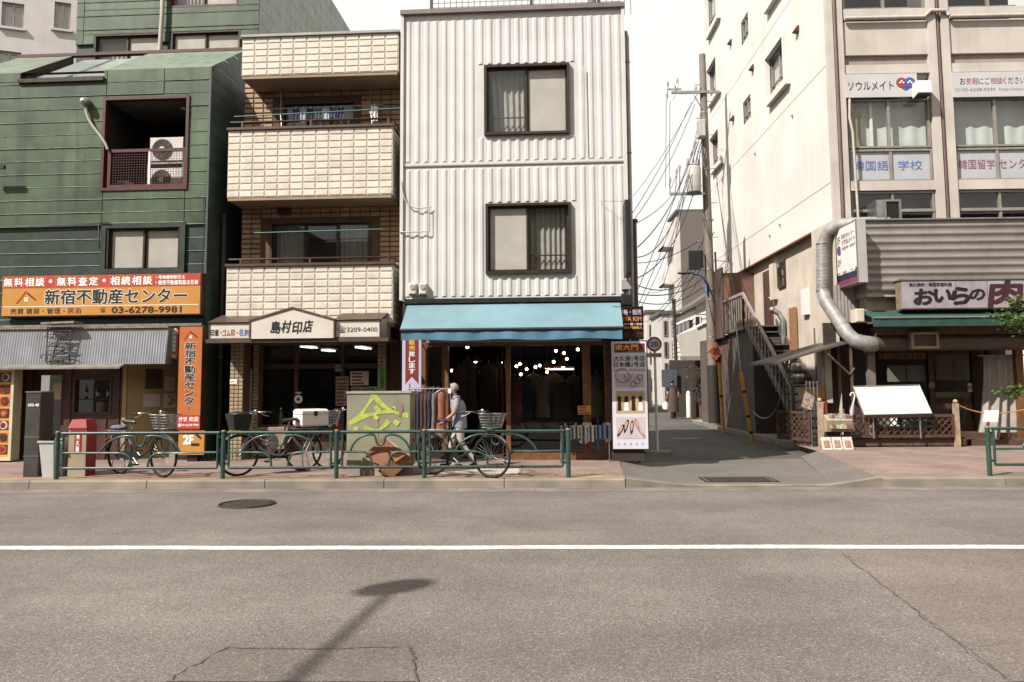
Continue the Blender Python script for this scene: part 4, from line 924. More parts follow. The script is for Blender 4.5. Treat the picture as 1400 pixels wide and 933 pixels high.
# ================================================================== white ribbed metal building
RIBW = M('white_ribbed_steel', 'b6b3ae', .42, .06, 1.5, streak=.2, scol='8d8272', strx=8)
RIBF = M('white_sheet_web', 'b4b1ac', .45, .06, 1.5, streak=.22, scol='8d8272', strx=8)
t = WB = thing('white_building', 'white ribbed metal clad building above a shop with turquoise awning', 'building', FL, (-.4, 3, SW))
wx0, wx1 = FL.at(547.5, 300)[0], FL.at(858, 300)[0]
zt = (FL.at(551, 17)[1]+FL.at(851, 5)[1])/2; zj = FL.at(700, 224)[1]; zb = FL.at(700, 409)[1]
wa = FL.rect(662, 88, 779, 184); wb_ = FL.rect(664, 278, 781, 374)
YB = 6.2
part(t, 'wall', G().holes(wx0, wx1, zb, zt, [wa, wb_], .04, .1), RIBF)
part(t, 'side_wall', G().quad((wx1, .04, SW), (wx1, YB, SW), (wx1, YB, zt), (wx1, .04, zt)).quad((wx0, .04, SW), (wx0, YB, SW), (wx0, YB, zt), (wx0, .04, zt)).quad((wx0, YB, SW), (wx1, YB, SW), (wx1, YB, zt), (wx0, YB, zt)), RIBF)
part(t, 'roof', G().quad((wx0, .0, zt-.05), (wx1, 0, zt-.05), (wx1, YB, zt-.05), (wx0, YB, zt-.05)), CONC)
nr = 24; pit = (wx1-wx0-.08)/nr; rw = pit*.62
def rib(x, z0, z1):
    tp = .034; g = G(); y0 = .021; b = .04
    g.add([(x, b, z0), (x+tp, y0, z0+.02), (x+rw-tp, y0, z0+.02), (x+rw, b, z0), (x, b, z1), (x+tp, y0, z1-.02), (x+rw-tp, y0, z1-.02), (x+rw, b, z1)], [(0, 1, 5, 4), (1, 2, 6, 5), (2, 3, 7, 6), (0, 3, 2, 1), (4, 5, 6, 7)])
    part(WB, 'rib', g, RIBW)
for i in range(nr):
    x = wx0+.05+i*pit+pit*.2
    for za, zc in ((zj+.07, zt-.2), (zb+.06, zj-.07)):
        hs = [h for h in (wa, wb_) if h[0]-.02 < x+rw and h[1]+.02 > x and h[2] < zc and h[3] > za]
        if not hs: rib(x, za, zc)
        else: h = hs[0]; rib(x, za, h[2]-.03); rib(x, h[3]+.03, zc)
part(t, 'joint_trim', G().box(wx0, wx1, .015, .05, zj-.012, zj+.012), M('joint_grey', '7f776d', .6))  # narrow grey strip along the floor joint
part(t, 'floor_band', G().box(wx0, wx1, .02, .05, zj+.014, zj+.06), RIBW)
part(t, 'corner_trim', G().box(wx0-.012, wx0+.05, -.016, .06, zb, zt-.05).box(wx1-.05, wx1+.012, -.016, .06, zb, zt-.05), RIBW)
part(t, 'roof_coping', G().box(wx0-.02, wx1+.02, -.05, .3, zt-.07, zt+.02), M('coping_brown', '6b5f58', .5))
part(t, 'base_trim', G().box(wx0+.05, wx1, -.06, .04, zb-.03, zb+.02), ALU)
slide_window(t, wa, .05, BRONZE, .05, panes=('h', 'f'), midrail=True, thick=.09); slide_window(t, wb_, .05, BRONZE, .05, panes=('f', 'c'), midrail=True, thick=.09)
# rooftop fence
g = G(); z0, z1 = zt+.02, zt+.5
for i in range(34): x = wx0+.55+i*.125; g.box(x, x+.012, .5, .512, z0, z1)
for k in range(5): g.box(wx0+.5, wx1, .5, .51, z0+.08+k*.1, z0+.088+k*.1)
ff = part(t, 'roof_fence', g, M('fence_brown', '5a4a42', .5)); 
for x in (wx0+.5, wx0+2.6, wx1-.5): part(ff, 'fence_post', G().box(x, x+.06, .48, .54, z0, z1+.1), BROWN)
# pipes, meters, cable on the white front
dpx = wx1+.07; zp = FL.at(856, 42)[1]
part(t, 'downpipe', G().tube([(dpx-.1, .15, zp+.02), (dpx-.02, .13, zp+.02), (dpx, .13, zp-.08), (dpx, .13, zb-2.2)], .042, 10), M('pipe_grey', '8d8983', .5))
g = G(); [g.torus((dpx, .13, zz), .047, .01, 'z', 14, 5) for zz in (zp-.6, zj+.2, zj-1.0, zb+.3)]; part(t, 'pipe_clip', g, STEEL)
a, z = FL.at(590, 283), FL.at(550, 318)
part(t, 'service_cable', G().tube(bezier((wx0+.02, -.02, FL.at(0, 262)[1]), (wx0+.05, -.03, FL.at(0, 300)[1]), (wx0+.3, -.03, FL.at(0, 300)[1]), (a[0], -.03, a[1]), 12), .012, 6), M('cable_white', 'a8a095', .6))
part(t, 'conduit', G().tube([(wx0, -.03, z[1]), (a[0]-.04, -.03, z[1]), (a[0]-.04, -.03, a[1])], .015, 6), M('cable_white', 'a8a095'))
for i in range(2):
    s, z = FL.at(565+i*14, 396); m_ = thing('electric_meter', ('left', 'right')[i]+' of two small cream electric meters above the awning', 'meter', FL, (s, -.03, z-.1), 'electric meters')
    part(m_, 'case', G().bev(s-.075, s+.075, -.1, .03, z-.11, z+.11, .02), M('meter_case', 'b5ae9f', .5)); part(m_, 'dial', G().disc((s, -.105, z+.04), .05, 'y', .03, 16), M('dial', '8f887c', .4))
part(t, 'thin_pipe', G().tube([(FL.at(796, 0)[0], -.03, FL.at(796, 92)[1]), (FL.at(797, 0)[0], -.03, FL.at(797, 210)[1])], .012, 5), M('cable_white', 'a8a095'))
# black projecting sign at the corner
s0, z0 = FL.at(857, 380, .1); s1, z1 = FL.at(857, 281, .1)
p = thing('black_projecting_sign', 'tall black projecting sign on the right corner of the white building', 'sign', FL, (s0, 0, z0))
part(p, 'panel', G().bev(s0-.05, s0+.05, -.62, -.05, z0, z1, .02), BLACK); part(p, 'bracket', G().box(s0-.02, s0+.02, -.1, .05, z0+.12, z0+.16).box(s0-.02, s0+.02, -.1, .05, z1-.2, z1-.16), STEEL)
part(p, 'stay_wire', G().tube([(s0, -.5, z1-.01), (s0-.5, .0, z1+.12)], .006, 4), STEEL)
part(p, 'transformer', G().box(s0-.1, s0+.08, -.1, .04, z0-.22, z0-.04), M('box_grey', '8a8580', .5))
bp = thing('brown_vent_pipe', 'thin brown vent pipe behind the right corner of the white building', 'pipe', FL, (FL.at(869, 400, -.8)[0], .8, 3)); xx = FL.at(869, 400, -.8)[0]
part(bp, 'pipe', G().tube([(xx, .8, 0), (xx, .8, FL.at(869, 303, -.8)[1])], .05, 8), M('pipe_rust', '5a3d33', .6)); part(bp, 'cap', G().disc((xx, .8, FL.at(869, 302, -.8)[1]), .075, 'z', .05), BROWN)
# ------------------------------------------------ turquoise awning
TQ = M('turquoise_canvas', '5a7c84', .8, .1, 1.2, streak=.22, scol='4f6c70', bump=.1, bsc=300)
TQ2 = M('turquoise_valance', '3a6a80', .75, .06, 2)
dA = 1.05; ya = -.06
ax0, az = FL.at(557, 416, .06); ax1, _ = FL.at(848, 412, .06); bx0, bz = FL.at(547, 452, dA); bx1, bz2 = FL.at(852, 445, dA); bz = (bz+bz2)/2
az = (az+FL.at(848, 412, .06)[1])/2
t = thing('turquoise_awning', 'turquoise canvas awning over the clothes shop', 'awning', FL, (ax0, 0, bz))
n = 48; m = 6; g = G(); vs = []
for j in range(m+1):
    f = j/m
    for i in range(n+1):
        u = i/n; x = ax0+(ax1-ax0)*u; xb = bx0+(bx1-bx0)*u
        sag = -.02*math.sin(math.pi*f)*(1+.3*math.sin(u*9)); crease = .006*math.exp(-((u-.23)/.006)**2)+.006*math.exp(-((u-.54)/.006)**2)+.005*math.exp(-((u-.8)/.006)**2)
        vs.append((x+(xb-x)*f, ya+(-dA-ya)*f, az+(bz-az)*f+sag+crease))
g.add(vs, [(j*(n+1)+i, (j+1)*(n+1)+i, (j+1)*(n+1)+i+1, j*(n+1)+i+1) for j in range(m) for i in range(n)], True)
part(t, 'canvas', g, TQ)
part(t, 'front_bar', G().tube([(bx0, -dA, bz-.025), (bx1, -dA, bz-.025)], .032, 8), M('dark_bar', '2b2a2b', .4, metal=.4))
vz = FL.at(700, 464, dA)[1]; g = G(); vs = []
for z_, k in ((bz-.04, 0), (bz-.1, .5), (vz, 1)):
    for i in range(n+1):
        u = i/n; vs.append((bx0+.02+(bx1-bx0-.04)*u, -dA-.005+k*(.018*math.sin(u*60)+.015*math.sin(u*23)), z_+k*(.012*math.sin(u*17)-.006)))
g.add(vs, [(j*(n+1)+i, j*(n+1)+i+1, (j+1)*(n+1)+i+1, (j+1)*(n+1)+i) for j in range(2) for i in range(n)], True); part(t, 'valance', g, TQ2)
part(t, 'cassette', G().box(ax0-.05, ax1+.08, -.14, .02, az, az+.09), M('dark_bar', '2b2a2b'))
for x in (ax0+.35, ax1-.35): part(t, 'arm', G().tube([(x, -.08, az-.12), (x+.3, -.5, (az+bz)/2-.14), (x, -dA+.02, bz-.05)], .02, 6), ALU)
part(t, 'end_bracket', G().bev(ax1+.02, ax1+.22, -.16, .04, az-.1, az+.12, .02), M('dark_bar', '2b2a2b'))
# ------------------------------------------------ clothes shop front
t = WB
sx0, sx1 = FL.at(576, 545)[0], FL.at(838, 545)[0]; zl = FL.at(700, 468)[1]
def X(px, d=0): return FL.at(px, 545, d)[0]
part(t, 'lintel', G().box(wx0+.05, sx1+.1, .02, .14, zl+.03, zb-.03), M('lintel_dark', '2a221d', .6))
part(t, 'lintel_light', G().box(sx0+.1, sx1-.2, -.02, .02, zl+.0, zl+.05), M('pale_blue_strip', '7d7f96', .5))
sf = part(t, 'shop_front', G().box(sx0, sx1, .02, .12, zl-.07, zl+.02).box(sx0, X(613), .02, .12, SW, SW+.12).box(X(693), sx1, .02, .12, SW, SW+.13), TIMBER)
posts = [(576, 584), (604, 613), (692, 698), (797, 808), (827, 836)]
for a, b in posts: part(sf, 'post', G().box(X(a), X(b), .0, .13, SW+.13, zl-.07), TIMBER)
for a, b in ((584, 604), (698, 797), (808, 827)):
    part(sf, 'pane', G().quad((X(a), .07, SW+.12), (X(b), .07, SW+.12), (X(b), .07, zl-.07), (X(a), .07, zl-.07)), GLS)
part(sf, 'open_door', frame_bars(G(), X(686), X(692), SW+.02, zl-.08, .02, .13, .9), M('door_red', '3a1410', .5))
part(t, 'wall_pier', G().box(wx0+.04, sx0, .06, .4, SW, zb-.03).box(sx1, wx1, .06, .4, SW, zb-.03), M('pier_dark', '32281f', .7))
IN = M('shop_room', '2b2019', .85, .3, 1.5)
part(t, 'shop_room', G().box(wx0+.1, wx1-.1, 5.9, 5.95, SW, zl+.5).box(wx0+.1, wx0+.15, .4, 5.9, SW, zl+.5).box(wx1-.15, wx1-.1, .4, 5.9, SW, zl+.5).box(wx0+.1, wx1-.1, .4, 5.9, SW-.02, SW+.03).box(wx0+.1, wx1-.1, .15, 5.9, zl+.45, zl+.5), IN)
# lit pendant bulbs
BULB = M('lit_bulb', 'ffe8c8', .4, 0, emit='ffd49a', es=8)
bulbs = [(706, 501, 1.6), (711, 498, 2.2), (720, 505, 1.9), (732, 502, 1.7), (738, 500, 2.6), (748, 509, 2.0), (712, 512, 1.5), (757, 495, 1.4), (749, 504, 2.8), (771, 483, 1.3), (760, 480, 2.0), (775, 491, 1.7), (639, 475, 1.0), (688, 496, 1.2), (790, 478, 1.2), (618, 507, 2.0)]
ordn = ['first', 'second', 'third', 'fourth', 'fifth', 'sixth', 'seventh', 'eighth', 'ninth', 'tenth', 'eleventh', 'twelfth', 'thirteenth', 'fourteenth', 'fifteenth', 'sixteenth']
order = sorted(range(len(bulbs)), key=lambda i: bulbs[i][0])
for i, (px, py, dp_) in enumerate(bulbs):
    s, z = FL.at(px, py, -dp_); l = thing('pendant_lamp', f'{ordn[order.index(i)]} lit bulb from the left hanging in the clothes shop', 'lamp', FL, (s, dp_, z), 'hanging bulbs in the clothes shop')
    part(l, 'bulb', G().ball((s, dp_, z), .032), BULB); part(l, 'socket', G().tube([(s, dp_, z+.03), (s, dp_, z+.1)], .02, 8), BLACK); part(l, 'cord', G().tube([(s, dp_, z+.1), (s, dp_, zl+.45)], .006, 4), CAB)
for i, (px, py) in enumerate(((748, 502), (770, 500), (650, 493))):
    s, z = FL.at(px, py, -2.4); l = thing('cone_shade_lamp', ('left wooden cone lampshade near the middle of the shop', 'right wooden cone lampshade above the bright tube', 'wooden cone lampshade just inside the open doorway')[i], 'lamp', FL, (s, 2.4, z)); g = G().tube([(s, 2.4, z-.03), (s, 2.4, z+.14)], [.16, .03], 16, False); part(l, 'shade', g, TIMBER); part(l, 'cord', G().tube([(s, 2.4, z+.12), (s, 2.4, zl+.45)], .006, 4), CAB)
    part(l, 'bulb', G().ball((s, 2.4, z-.02), .04), BULB)
s, z = FL.at(768, 505, -3); l = thing('tube_lamp', 'single bright white tube lamp at the back of the clothes shop', 'lamp', FL, (s, 3, z)); part(l, 'tube', G().tube([(s-.28, 3, z), (s+.28, 3, z)], .02, 8), EM); part(l, 'tray', G().box(s-.3, s+.3, 2.98, 3.05, z+.025, z+.06), WHITE)
# garments inside, on rails
def garment(g, x, y, z, h, w=.34, rot=0., flare=1.15):
    rings = []
    for f, k, dpt in ((0, .18, .05), (.05, .95, .07), (.2, 1.0, .1), (.5, .92, .1), (1, flare, .09)):
        zz = z-h*f; ring = []
        for i in range(10): a = 2*math.pi*i/10; ring.append((x+math.cos(rot)*w/2*k*math.cos(a)-math.sin(rot)*dpt/2*math.sin(a)*(1+.2*math.sin(i*2.1)), y+math.sin(rot)*w/2*k*math.cos(a)+math.cos(rot)*dpt/2*math.sin(a), zz))
        rings.append(ring)
    g.loft(rings); return g
GC = [M('cloth_%d' % i, c, .85, .15, 9) for i, c in enumerate(('3d2f2a', '4c3e36', '2b2730', '4a302a', '4a4550', '85786a', '7a3524', '23201e', '6a6258', '2c3550'))]
random.seed(21)
k = 0
for px, dp_, zz, h in ((628, 1.3, 1.95, 1.0), (640, 1.6, 2.1, 1.1), (655, 1.9, 1.8, 1.0), (668, 1.4, 2.0, .9), (680, 1.8, 2.05, 1.1), (704, 1.0, 1.7, .9), (716, 1.3, 1.75, .9), (730, 2.0, 1.8, .9), (742, 1.2, 1.7, .8), (757, 1.7, 1.8, .9), (770, 1.2, 1.65, .8), (785, 1.6, 1.75, .9), (815, .8, 1.75, .85)):
    s = FL.at(px, 545, -dp_)[0]; o = thing('hanging_garment', f'{ordn[k]} garment from the left hanging inside the clothes shop', 'clothes', FL, (s, dp_, zz-h), 'garments hanging inside the shop')
    part(o, 'cloth', garment(G(), s, dp_, zz, h, random.uniform(.3, .42), random.uniform(-.6, .6)), GC[8 if px == 815 else (k*3+1) % 10]); part(o, 'hanger', G().tube([(s-.13, dp_, zz-.03), (s, dp_, zz+.03), (s+.13, dp_, zz-.03)], .008, 4).tube([(s, dp_, zz+.03), (s, dp_, zz+.12)], .005, 4), STEEL); k += 1
tb = thing('display_table', 'low wooden display table behind the shop window', 'table', FL, (X(745), 1.1, SW)); a, b = FL.at(712, 600, -1.1)[0], FL.at(790, 600, -1.1)[0]
part(tb, 'table_top', G().box(a, b, .8, 1.5, .78, .82), DWOOD)
for x in (a+.05, b-.09):
    for y in (.84, 1.42): part(tb, 'leg', G().box(x, x+.04, y, y+.04, SW, .78), DWOOD)
# clothes on a low rail outside, right
zr = FL.at(790, 583, .25)[1]
rk = thing('low_garment_rail', 'low rail of folded clothes outside the right shop window', 'rack', FL, (X(792, .25), -.25, SW)); a, b = FL.at(765, 583, .25)[0], FL.at(834, 583, .25)[0]
part(rk, 'bar', G().tube([(a, -.25, zr), (b, -.25, zr)], .012, 6), STEEL)
for x in (a+.02, b-.02): part(rk, 'upright', G().tube([(x, -.25, SW), (x, -.25, zr)], .012, 6), STEEL); part(rk, 'foot', G().box(x-.02, x+.02, -.45, -.05, SW, SW+.02), STEEL)
for i, (px0, px1, py1, mm, lab_) in enumerate(((763, 783, 602, M('navy_cloth', '20212f', .85, .1, 9), 'navy blue cloth at the left of the low clothes rail'), (783, 792, 600, M('olive_cloth', '4a4630', .85), 'olive cloth second on the low clothes rail'), (792, 803, 606, M('print_cloth', '4a4846', .85, .6, 30), 'black and white printed cloth in the middle of the low clothes rail'), (803, 812, 604, M('grey_print', '56504c', .85, .4, 40), 'pale printed cloth fourth on the low clothes rail'), (813, 838, 600, M('blue_cloth', '262a40', .85, .1, 9), 'bright navy cloth at the right of the low clothes rail'))):
    x0, x1, z0, z1 = FL.rect(px0, 581, px1, py1, .27); o = thing('folded_garment', lab_, 'clothes', FL, (x0, -.27, z0), 'clothes on the low rail')
    g = curtain(G(), x0, x1, z0, zr+.02, -.29, 20, .02, .09); curtain(g, x0, x1, z0+.05, zr+.02, -.21, 20, .02, .09); part(o, 'cloth', g, mm); part(o, 'clip', G().box((x0+x1)/2-.01, (x0+x1)/2+.01, -.27, -.23, zr, zr+.06), STEEL)
p, x0, x1, z0, z1 = poster(790, 555, 808, 567, .02, 'small yellow card on the timber shop post', M('yellow_card', 'b98a12', .6), 'notice', lines=3, ink=INKR)
# mannequin in the right pane
s = FL.at(817, 560, -.6)[0]; mq = thing('mannequin', 'dressed mannequin behind the narrow right shop pane', 'mannequin', FL, (s, .6, SW))
part(mq, 'torso', G().loft([[(s+a*math.cos(q), .6+a*.6*math.sin(q), z) for q in [2*math.pi*i/12 for i in range(12)]] for z, a in ((.95, .15), (1.1, .16), (1.3, .15), (1.45, .18), (1.52, .1), (1.58, .05), (1.66, .055))]), GC[8]); part(mq, 'stand', G().tube([(s, .6, SW), (s, .6, .95)], .02, 6).disc((s, .6, SW+.02), .15, 'z', .03), STEEL)
# red hanging banner, left of shop
x0, x1, z0, z1 = FL.rect(550, 440, 576, 541, .35)
t = thing('red_banner', 'vertical red banner with white border left of the clothes shop', 'banner', FL, (x0, 0, z0))
part(t, 'cloth', G().box(x0, x1, -.36, -.35, z0, z1), M('lilac_border', 'a49fb6', .6, .05)); w = x1-x0
part(t, 'red_field', G().prism([(x0+w*.17, z0+.22), (x0+w*.5, z0+.36), (x0+w*.86, z0+.22), (x0+w*.86, z1), (x0+w*.17, z1)], -.364, -.36), M('banner_red', '6e1a14', .6, .06))
h = z1-z0
for i, chh in enumerate('価格で販売致します'):
    zt_ = z1-.02-(h-.42)*i/9; hh = (h-.42)/9*.9; letters(t, chh, x0+w*.36, x0+w*.68, zt_-hh, zt_, -.367, INKY if chh in '価格販売' else INKW, .01)
part(t, 'bracket', G().tube([(x0, -.355, z1), (x0, .1, z1)], .012, 6).tube([(x1, -.355, z1), (x1, .1, z1)], .012, 6), STEEL)
# ------------------------------------------------ tall white shop sign on the right pier
d = .28; x0, x1, z0, z1 = FL.rect(837, 467, 885, 614, d)
t = thing('white_shop_sign', 'tall white illuminated shop sign with shoe and clothing pictures', 'sign', FL, (x0, 0, SW)); w, h = x1-x0, z1-z0
part(t, 'box', G().box(x0-.02, x1+.02, -d+.004, -.06, z0-.02, z1+.02), BLACK); part(t, 'face', G().box(x0, x1, -d-.003, -d+.006, z0, z1), M('lilac_sign_face', 'bab6be', .4, .04, emit='b3adbf', es=.03)); part(t, 'plinth', G().box(x0-.02, x1-.08, -d+.05, -.06, SW, z0-.02), M('pier_dark', '32281f'))
y = -d-.004
def zz(f): return z1-h*f
part(t, 'red_plate', G().box(x0+w*.08, x0+w*.95, y-.003, y, zz(.105), zz(.02)), M('plate_red', '6e1218', .5))
letters(t, '東大門', x0+w*.1, x0+w*.76, zz(.082), zz(.028), y-.007, INKY, .02); letters(t, 'EVA KIM', x0+w*.48, x0+w*.95, zz(.102), zz(.086), y-.007, M('ink_orange', 'b8701c', .5), .02)
letters(t, '大久保1号店', x0+w*.06, x0+w*.95, zz(.185), zz(.135), y-.006, INK, .012); letters(t, '日本橋2号店', x0+w*.06, x0+w*.95, zz(.24), zz(.192), y-.006, INK, .012); letters(t, '30%OFF, 卸売価格', x0+w*.05, x0+w*.95, zz(.285), zz(.255), y-.006, M('ink_pink', 'a85048', .5), .0)
def print_panel(f0, f1, col, nm='picture'):
    return part(t, nm, G().box(x0+w*.1, x0+w*.92, y-.003, y, zz(f1), zz(f0)), M('print_'+col, col, .5, .06))
pp = print_panel(.3, .43, 'b09ca4')
g = G(); cx = x0+w*.5
for (fx, fz, r) in ((.3, .32, .1), (.72, .37, .045), (.8, .34, .04), (.62, .4, .04)): g.torus((x0+w*fx, y-.006, zz(fz)), r*w*2, .006, 'y', 16, 4)
g.tube(bezier((x0+w*.35, y-.006, zz(.31)), (x0+w*.42, y-.006, zz(.4)), (x0+w*.5, y-.006, zz(.4)), (x0+w*.58, y-.006, zz(.31)), 8), .005, 4)
part(pp, 'jewellery', g, M('print_rose', '7a5a5a', .5))
pp = print_panel(.465, .67, 'a98a5c')
for i in range(4):
    fx = x0+w*(.2+.2*i); zt_, zb_ = zz(.485), zz(.66); hh = zt_-zb_; y2 = y-.006
    part(pp, 'figure_top', G().prism([(fx-w*.05, zt_-hh*.5), (fx+w*.05, zt_-hh*.5), (fx+w*.055, zt_-hh*.2), (fx+w*.02, zt_-hh*.15), (fx-w*.02, zt_-hh*.15), (fx-w*.055, zt_-hh*.2)], y2, y2+.003), (INK, INK, INK, INK)[i]); part(pp, 'figure_skirt', G().prism([(fx-w*.06, zb_+hh*.08), (fx+w*.06, zb_+hh*.08), (fx+w*.045, zt_-hh*.48), (fx-w*.045, zt_-hh*.48)], y2-.001, y2+.003), (INK, INKW, INK, INKW)[i]); part(pp, 'figure_head', G().disc((fx, y2, zt_-hh*.08), w*.032, 'y', .003, 10), M('print_skin', 'a97f62', .6))
pp = print_panel(.705, .905, 'b3a3a6')
for i, (fx, fz, a) in enumerate(((.22, .83, -.5), (.38, .79, -.3), (.54, .8, -.1), (.7, .78, .35), (.8, .84, .55))):
    c_, s_ = math.cos(a), math.sin(a); pts = [(math.cos(q)*w*.052*(1 if math.sin(q) > 0 else .8), math.sin(q)*w*.2) for q in [2*math.pi*k_/14 for k_ in range(14)]]
    cx, cz = x0+w*fx, zz(fz); P_ = lambda sc, oz=0: [(cx+(p*c_-q_*s_)*sc, cz+oz+(p*s_+q_*c_)*sc) for p, q_ in pts]
    part(pp, 'shoe', G().prism(P_(1), y-.008, y-.004), INK if i < 3 else M('shoe_nude', '8f6a5c', .5)); part(pp, 'insole', G().prism(P_(.62, w*.02), y-.011, y-.008), M('shoe_nude2', 'b59a8c', .5))
g = G(); [g.prism([(x0+w*(.16+.17*i)-.015, zz(.955)), (x0+w*(.16+.17*i), zz(.97)), (x0+w*(.16+.17*i)+.015, zz(.955)), (x0+w*(.16+.17*i), zz(.94))], y-.003, y) for i in range(5)]; part(t, 'star_row', g, M('print_lilac2', '7d78a0', .5))
x0, x1, z0, z1 = FL.rect(838, 419, 880, 464, d)
t = thing('black_shop_sign', 'black shop sign above the tall white one, partly behind the awning', 'sign', FL, (x0, 0, z0)); w, h = x1-x0, z1-z0
part(t, 'box', G().box(x0, x1, -d+.01, -.06, z0, z1), BLACK); part(t, 'face', G().box(x0+.03, x1-.02, -d, -d+.012, z0+.03, z1-.02), M('sign_black_face', '1c0c0a', .35)); y = -d-.005
letters(t, '価格・販売', x0+w*.2, x0+w*.93, z0+h*.74, z0+h*.9, y, M('pale_lilac_ink', 'b8b0c0', .5), .015); letters(t, 'EVA KIM', x0+w*.3, x0+w*.93, z0+h*.55, z0+h*.68, y, M('ink_orange', 'b8701c'), .03); letters(t, '大久保一号店', x0+w*.36, x0+w*.95, z0+h*.42, z0+h*.49, y, INKW, .0); letters(t, '東大門直輸入', x0+w*.36, x0+w*.95, z0+h*.31, z0+h*.39, y, INKY, .0); letters(t, '東大門', x0+w*.36, x0+w*.95, z0+h*.06, z0+h*.22, y, M('ink_darkred', '5a140f', .5), .02)
# outdoor clothes rack by the banner
xa, zr = FL.at(558, 532, .6); xb, _ = FL.at(618, 532, .6)
t = thing('clothes_rack', 'metal clothes rack of dark garments outside the shop', 'rack', FL, ((xa+xb)/2, -.6, SW))
part(t, 'bar', G().tube([(xa, -.6, zr), (xb, -.6, zr)], .014, 6), STEEL)
for x in (xa+.03, xb-.03): part(t, 'upright', G().tube([(x, -.6, SW+.03), (x, -.6, zr+.1)], .014, 6), STEEL); part(t, 'foot', G().tube([(x, -.85, SW+.02), (x, -.35, SW+.02)], .014, 6), STEEL)
for i, (px, mi, h) in enumerate(((568, 0, 1.05), (573, 1, 1.1), (578, 2, 1.0), (583, 0, 1.05), (588, 3, 1.05), (593, 2, .9), (599, 8, .85))):
    s = FL.at(px, 560, .6)[0]; o = thing('rack_garment', f'{ordn[i]} dark garment from the left on the outdoor clothes rack' if mi != 8 else 'grey shirt beside the orange dress on the clothes rack', 'clothes', FL, (s, -.6, zr-h), 'garments on the outdoor rack'); part(o, 'cloth', garment(G(), s, -.6, zr-.05, h, .42, R(66)), GC[mi]); part(o, 'hanger', G().tube([(s, -.75, zr-.06), (s, -.6, zr-.01), (s, -.45, zr-.06)], .008, 4).torus((s, -.6, zr+.01), .025, .004, 'y', 10, 4), STEEL)
s = FL.at(604, 570, .75)[0]; o = thing('orange_dress', 'faded orange dress hanging at the end of the clothes rack', 'clothes', FL, (s, -.75, zr-.95)); part(o, 'cloth', garment(G(), s, -.75, zr-.05, .8, .15, R(20), 1.6), M('orange_cloth', '83452f', .85, .15, 12)); part(o, 'hanger', G().tube([(s-.1, -.75, zr-.06), (s, -.75, zr-.01), (s+.1, -.75, zr-.06)], .008, 4), STEEL)
# ================================================================== concrete school building on the right
FU = Frame(0, 19.0, 0)
XS = 7.2
RENDER = M('offwhite_render', 'c4bdb4', .85, .07, .6, streak=.2, scol='9c9286', bump=.2, bsc=30)  # off-white render of the tall side wall and window surrounds
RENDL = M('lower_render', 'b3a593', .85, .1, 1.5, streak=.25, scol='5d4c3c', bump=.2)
FCON = M('facade_concrete', 'aca297', .8, .08, 1.5, streak=.22, scol='6d5a4c', bump=.2, bsc=30)
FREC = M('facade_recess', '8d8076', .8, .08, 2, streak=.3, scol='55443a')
DRAIN = M('brown_drainpipe', '6a544a', .5, .1, 4)
t = CB = thing('concrete_building', 'pale concrete school building on the alley corner with tall side wall', 'building', FU, (XS+3, 3, SW))
YN, YF, ZT = 19.0, 32.0, 24
# --- side wall: plane x = XS, seen along the alley. openings (Y0,Y1,z0,z1)
def sw(px, py): s, z = FS.at(px, py); return -s, z
def swin(a, b):   # near/top and far/bottom pixel corners
    y0, z1 = sw(*a); y1, z0 = sw(*b); return [min(y0, y1), max(y0, y1), z0, z1]
big = []
for tr, bl in (((1075.5, 50), (1054, 137)), ((983, 77), (972, 141)), ((982, -35), (970, 48)), ((986.5, 176), (976, 232)), ((1078, -75), (1051, 10))): big.append(swin(tr, bl))
small = [swin((1022, 17), (1014.5, 62)), swin((1025.5, 129), (1017.2, 170))]
side = big+small
zo = lambda y: 0
yo0, zo0 = sw(1110, 317); yo1, zo1 = sw(1025, 363); ZO = (zo0+zo1)/2      # underside of the overhang
def sq(y0, y1, z0, z1, x): return ((x, y0-19, z0), (x, y1-19, z0), (x, y1-19, z1), (x, y0-19, z1))
g = G()
ys = sorted({YN, YF, *[q for h in side for q in h[:2] if YN < q < YF]}); zs = sorted({ZO, ZT, *[q for h in side for q in h[2:] if ZO < q < ZT]})
for a, b in zip(ys, ys[1:]):
    for c, d in zip(zs, zs[1:]):
        if not any(h[0] <= a+1e-6 and b <= h[1]+1e-6 and h[2] <= c+1e-6 and d <= h[3]+1e-6 for h in side): g.quad(*sq(a, b, c, d, XS))
part(t, 'side_wall', g, RENDER)
YR = 20.6; XW = XS+.2
part(t, 'overhang_soffit', G().box(XS+.001, XW+.05, YR-19, YF-19, ZO-.04, ZO+.001), M('soffit_brown', '7a4a34', .8, .1, 3))
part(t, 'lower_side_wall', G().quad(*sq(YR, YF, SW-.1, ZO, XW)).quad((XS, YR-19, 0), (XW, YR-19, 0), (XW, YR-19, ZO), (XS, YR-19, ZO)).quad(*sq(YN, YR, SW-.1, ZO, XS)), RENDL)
part(t, 'far_end_wall', G().quad((XS, YF-19, 0), (XS+12, YF-19, 0), (XS+12, YF-19, ZT), (XS, YF-19, ZT)).quad((XS, 0, ZT), (XS+12, 0, ZT), (XS+12, YF-19, ZT), (XS, YF-19, ZT)), RENDER)
JT = M('render_joint', '9d9488', .9, .1)
for zz in [sw(1129, 254)[1], sw(1125, 94)[1], sw(1078, 4)[1], sw(1129, 254)[1]+12]:
    part(t, 'wall_joint', G().box(XS-.004, XS+.01, 0, YF-19, zz-.012, zz+.012), JT)
